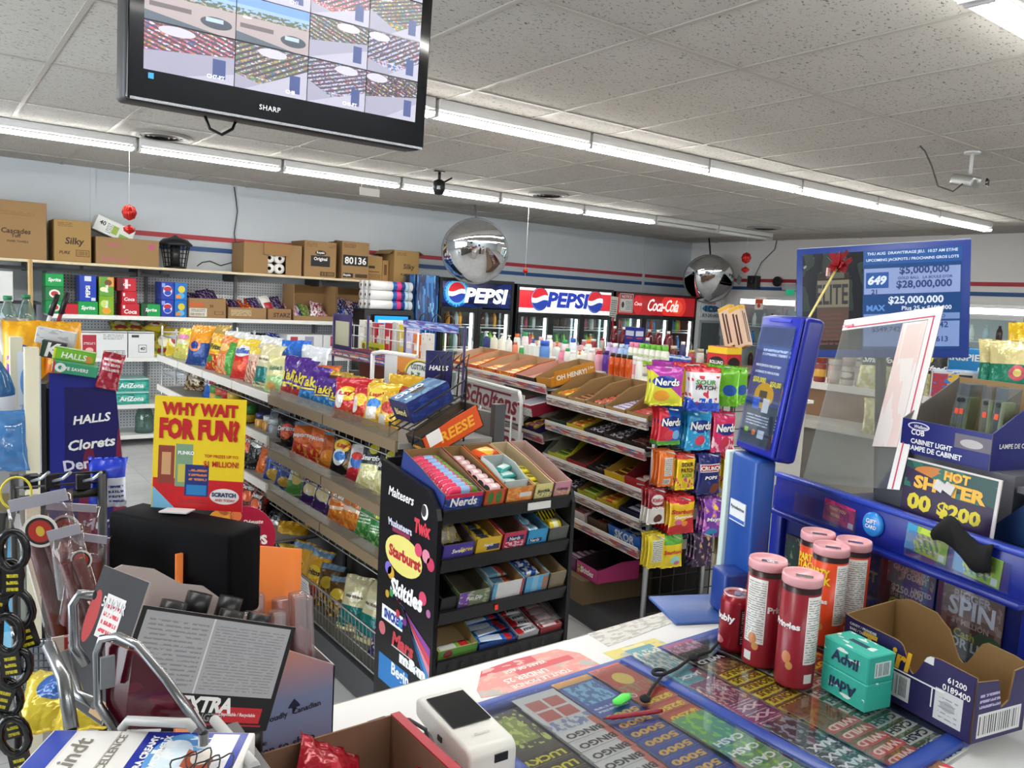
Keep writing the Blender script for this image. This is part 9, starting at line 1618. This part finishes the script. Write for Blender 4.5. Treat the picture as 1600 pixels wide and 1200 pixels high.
for i, (px, py, t, h, w) in enumerate(((40, 550, 2.86, .36, .05), (52, 556, 2.82, .42, .045))): p = PD(px, py, t); tag(MB().box((0, 0, -h/2), (w, .004, h), pr('#d4dce4', ('e', .5, .7, .35, .14, '#6a9ad0'), ('l', .1, .1, .9, .5, '#a8b8c8', 8), ('r', .2, .55, .8, .6, '#c84a6a') if i else ('e', .5, .4, .3, .1, '#8ab0d8'), r=.5)).build('hang_sheet', M=Matrix.Translation(p) @ Matrix.Rotation(R(-12), 4, 'Z')), 'white and blue printed sheet hung on the cream post, %s' % ('wider one', 'slimmer one with pink')[i], 'sheet')
r = root('bag_stand', 'low stand carrying yellow carrier bags by the window', 'stand', F(.42, 3.95, 0)); MB().box((0, .1, .59), (.4, .4, 1.18), mat('#a89468', .6)).build('body', r); MB().box((0, .1, 1.187), (.44, .44, .014), mat('#c8b88a', .6)).build('top', r)
ylw = lambda *s: pr('#e8a414', *s, ('n', 0, 0, 1, 1, '#f0b828', 3, .55), r=.3, bump=.4, bs=15)
for i, (px, py, m, w, h, lab) in enumerate(((38, 560, ylw(('r', .1, .1, .6, .45, '#8a2a9a'), ('e', .4, .56, .22, .07, '#2a4a9a')), .17, .27, 'yellow bag with a violet panel at the front of the bag stand'), (66, 548, ylw(), .18, .27, 'yellow bag in the middle of the bag stand'), (98, 556, ylw(('w', .5, -.6, '#e87a14'),), .17, .27, 'orange folded yellow bag beside the white box'), (20, 545, pr('#c8c4bc', ('n', 0, 0, 1, 1, '#9a968e', 3, .5), r=.25), .15, .28, 'pale clear bag next to the yellow bags'))):
    p = PY(px, 560, 3.92+.06*(i % 2)); bag('carrier_bag', m, F(p.x, p.y, 1.1945, -10+8*i, -4), lab, 'bag', None, w, h, .1, i % 3)
for i, (px, py, t) in enumerate(((12, 480, 4.2), (41, 478, 4.3))): p = PD(px, py, t); bottle('soda_bottle', 'clear soda bottle with a green cap behind the yellow bags, %s one' % ('nearer', 'farther')[i], F(p.x, p.y, 1.25), clear('#c8d8d0', .1, .04, .3, '#8aa098'), mat('#1c7a4a', .4), p.z-1.25+.06, .045, 'soda')
r = root('bottle_ledge', 'dark ledge carrying soda bottles behind the yellow bags', 'shelf', F(.43, 4.75, 0)); MB().box((0, 0, 1.22), (.5, .4, .056), dk).build('ledge', r); MB().box((0, .1, .6), (.4, .1, 1.19), dk).build('support', r)
for i, (px, py, px2, c, lab) in enumerate(((47, 405, 47, '#c8a468', 'plain wooden post standing before the green drink packs'), (90, 460, 76, '#e0dcd8', 'white broom handle with a black grip'), (106, 457, 92, '#8a1c2c', 'dark red broom handle with a black grip'))):
    a = PD(px, py, 5.2); b_ = PD(px2, 500, 5.2); d = (a-b_); base = a+d*(-(a.z)/d.z) if i else Vector((a.x, a.y, 0))
    o = tag(MB().tube([base, a], .014 if not i else .012, mat(c, .5), 8).build('wooden_post' if not i else 'broom_handle'), lab, 'pole')
    if i: MB().tube([a+(base-a)*.0-(base-a)*.001, a+(base-a)*.09], .0165, BLK, 8).build('grip', o)
carton('white_case', 'plain white case by the open end of the pegboard shelving', F(.62, 8.7, 1.4, 0), (.2, .3, .27), mat('#d8d8d6', .5), 'box', None, (), .004)
r = root('side_shelf', 'dark bracket shelf at the window end of the pegboard wall', 'shelf', F(.6, 8.85, 0)); MB().box((0, 0, 1.388), (.7, .4, .02), dk).build('plank', r); MB().box((-.33, .15, .7), (.03, .04, 1.4), dk).build('upright', r); MB().box((.33, .15, .7), (.03, .04, 1.4), dk).build('upright', r)
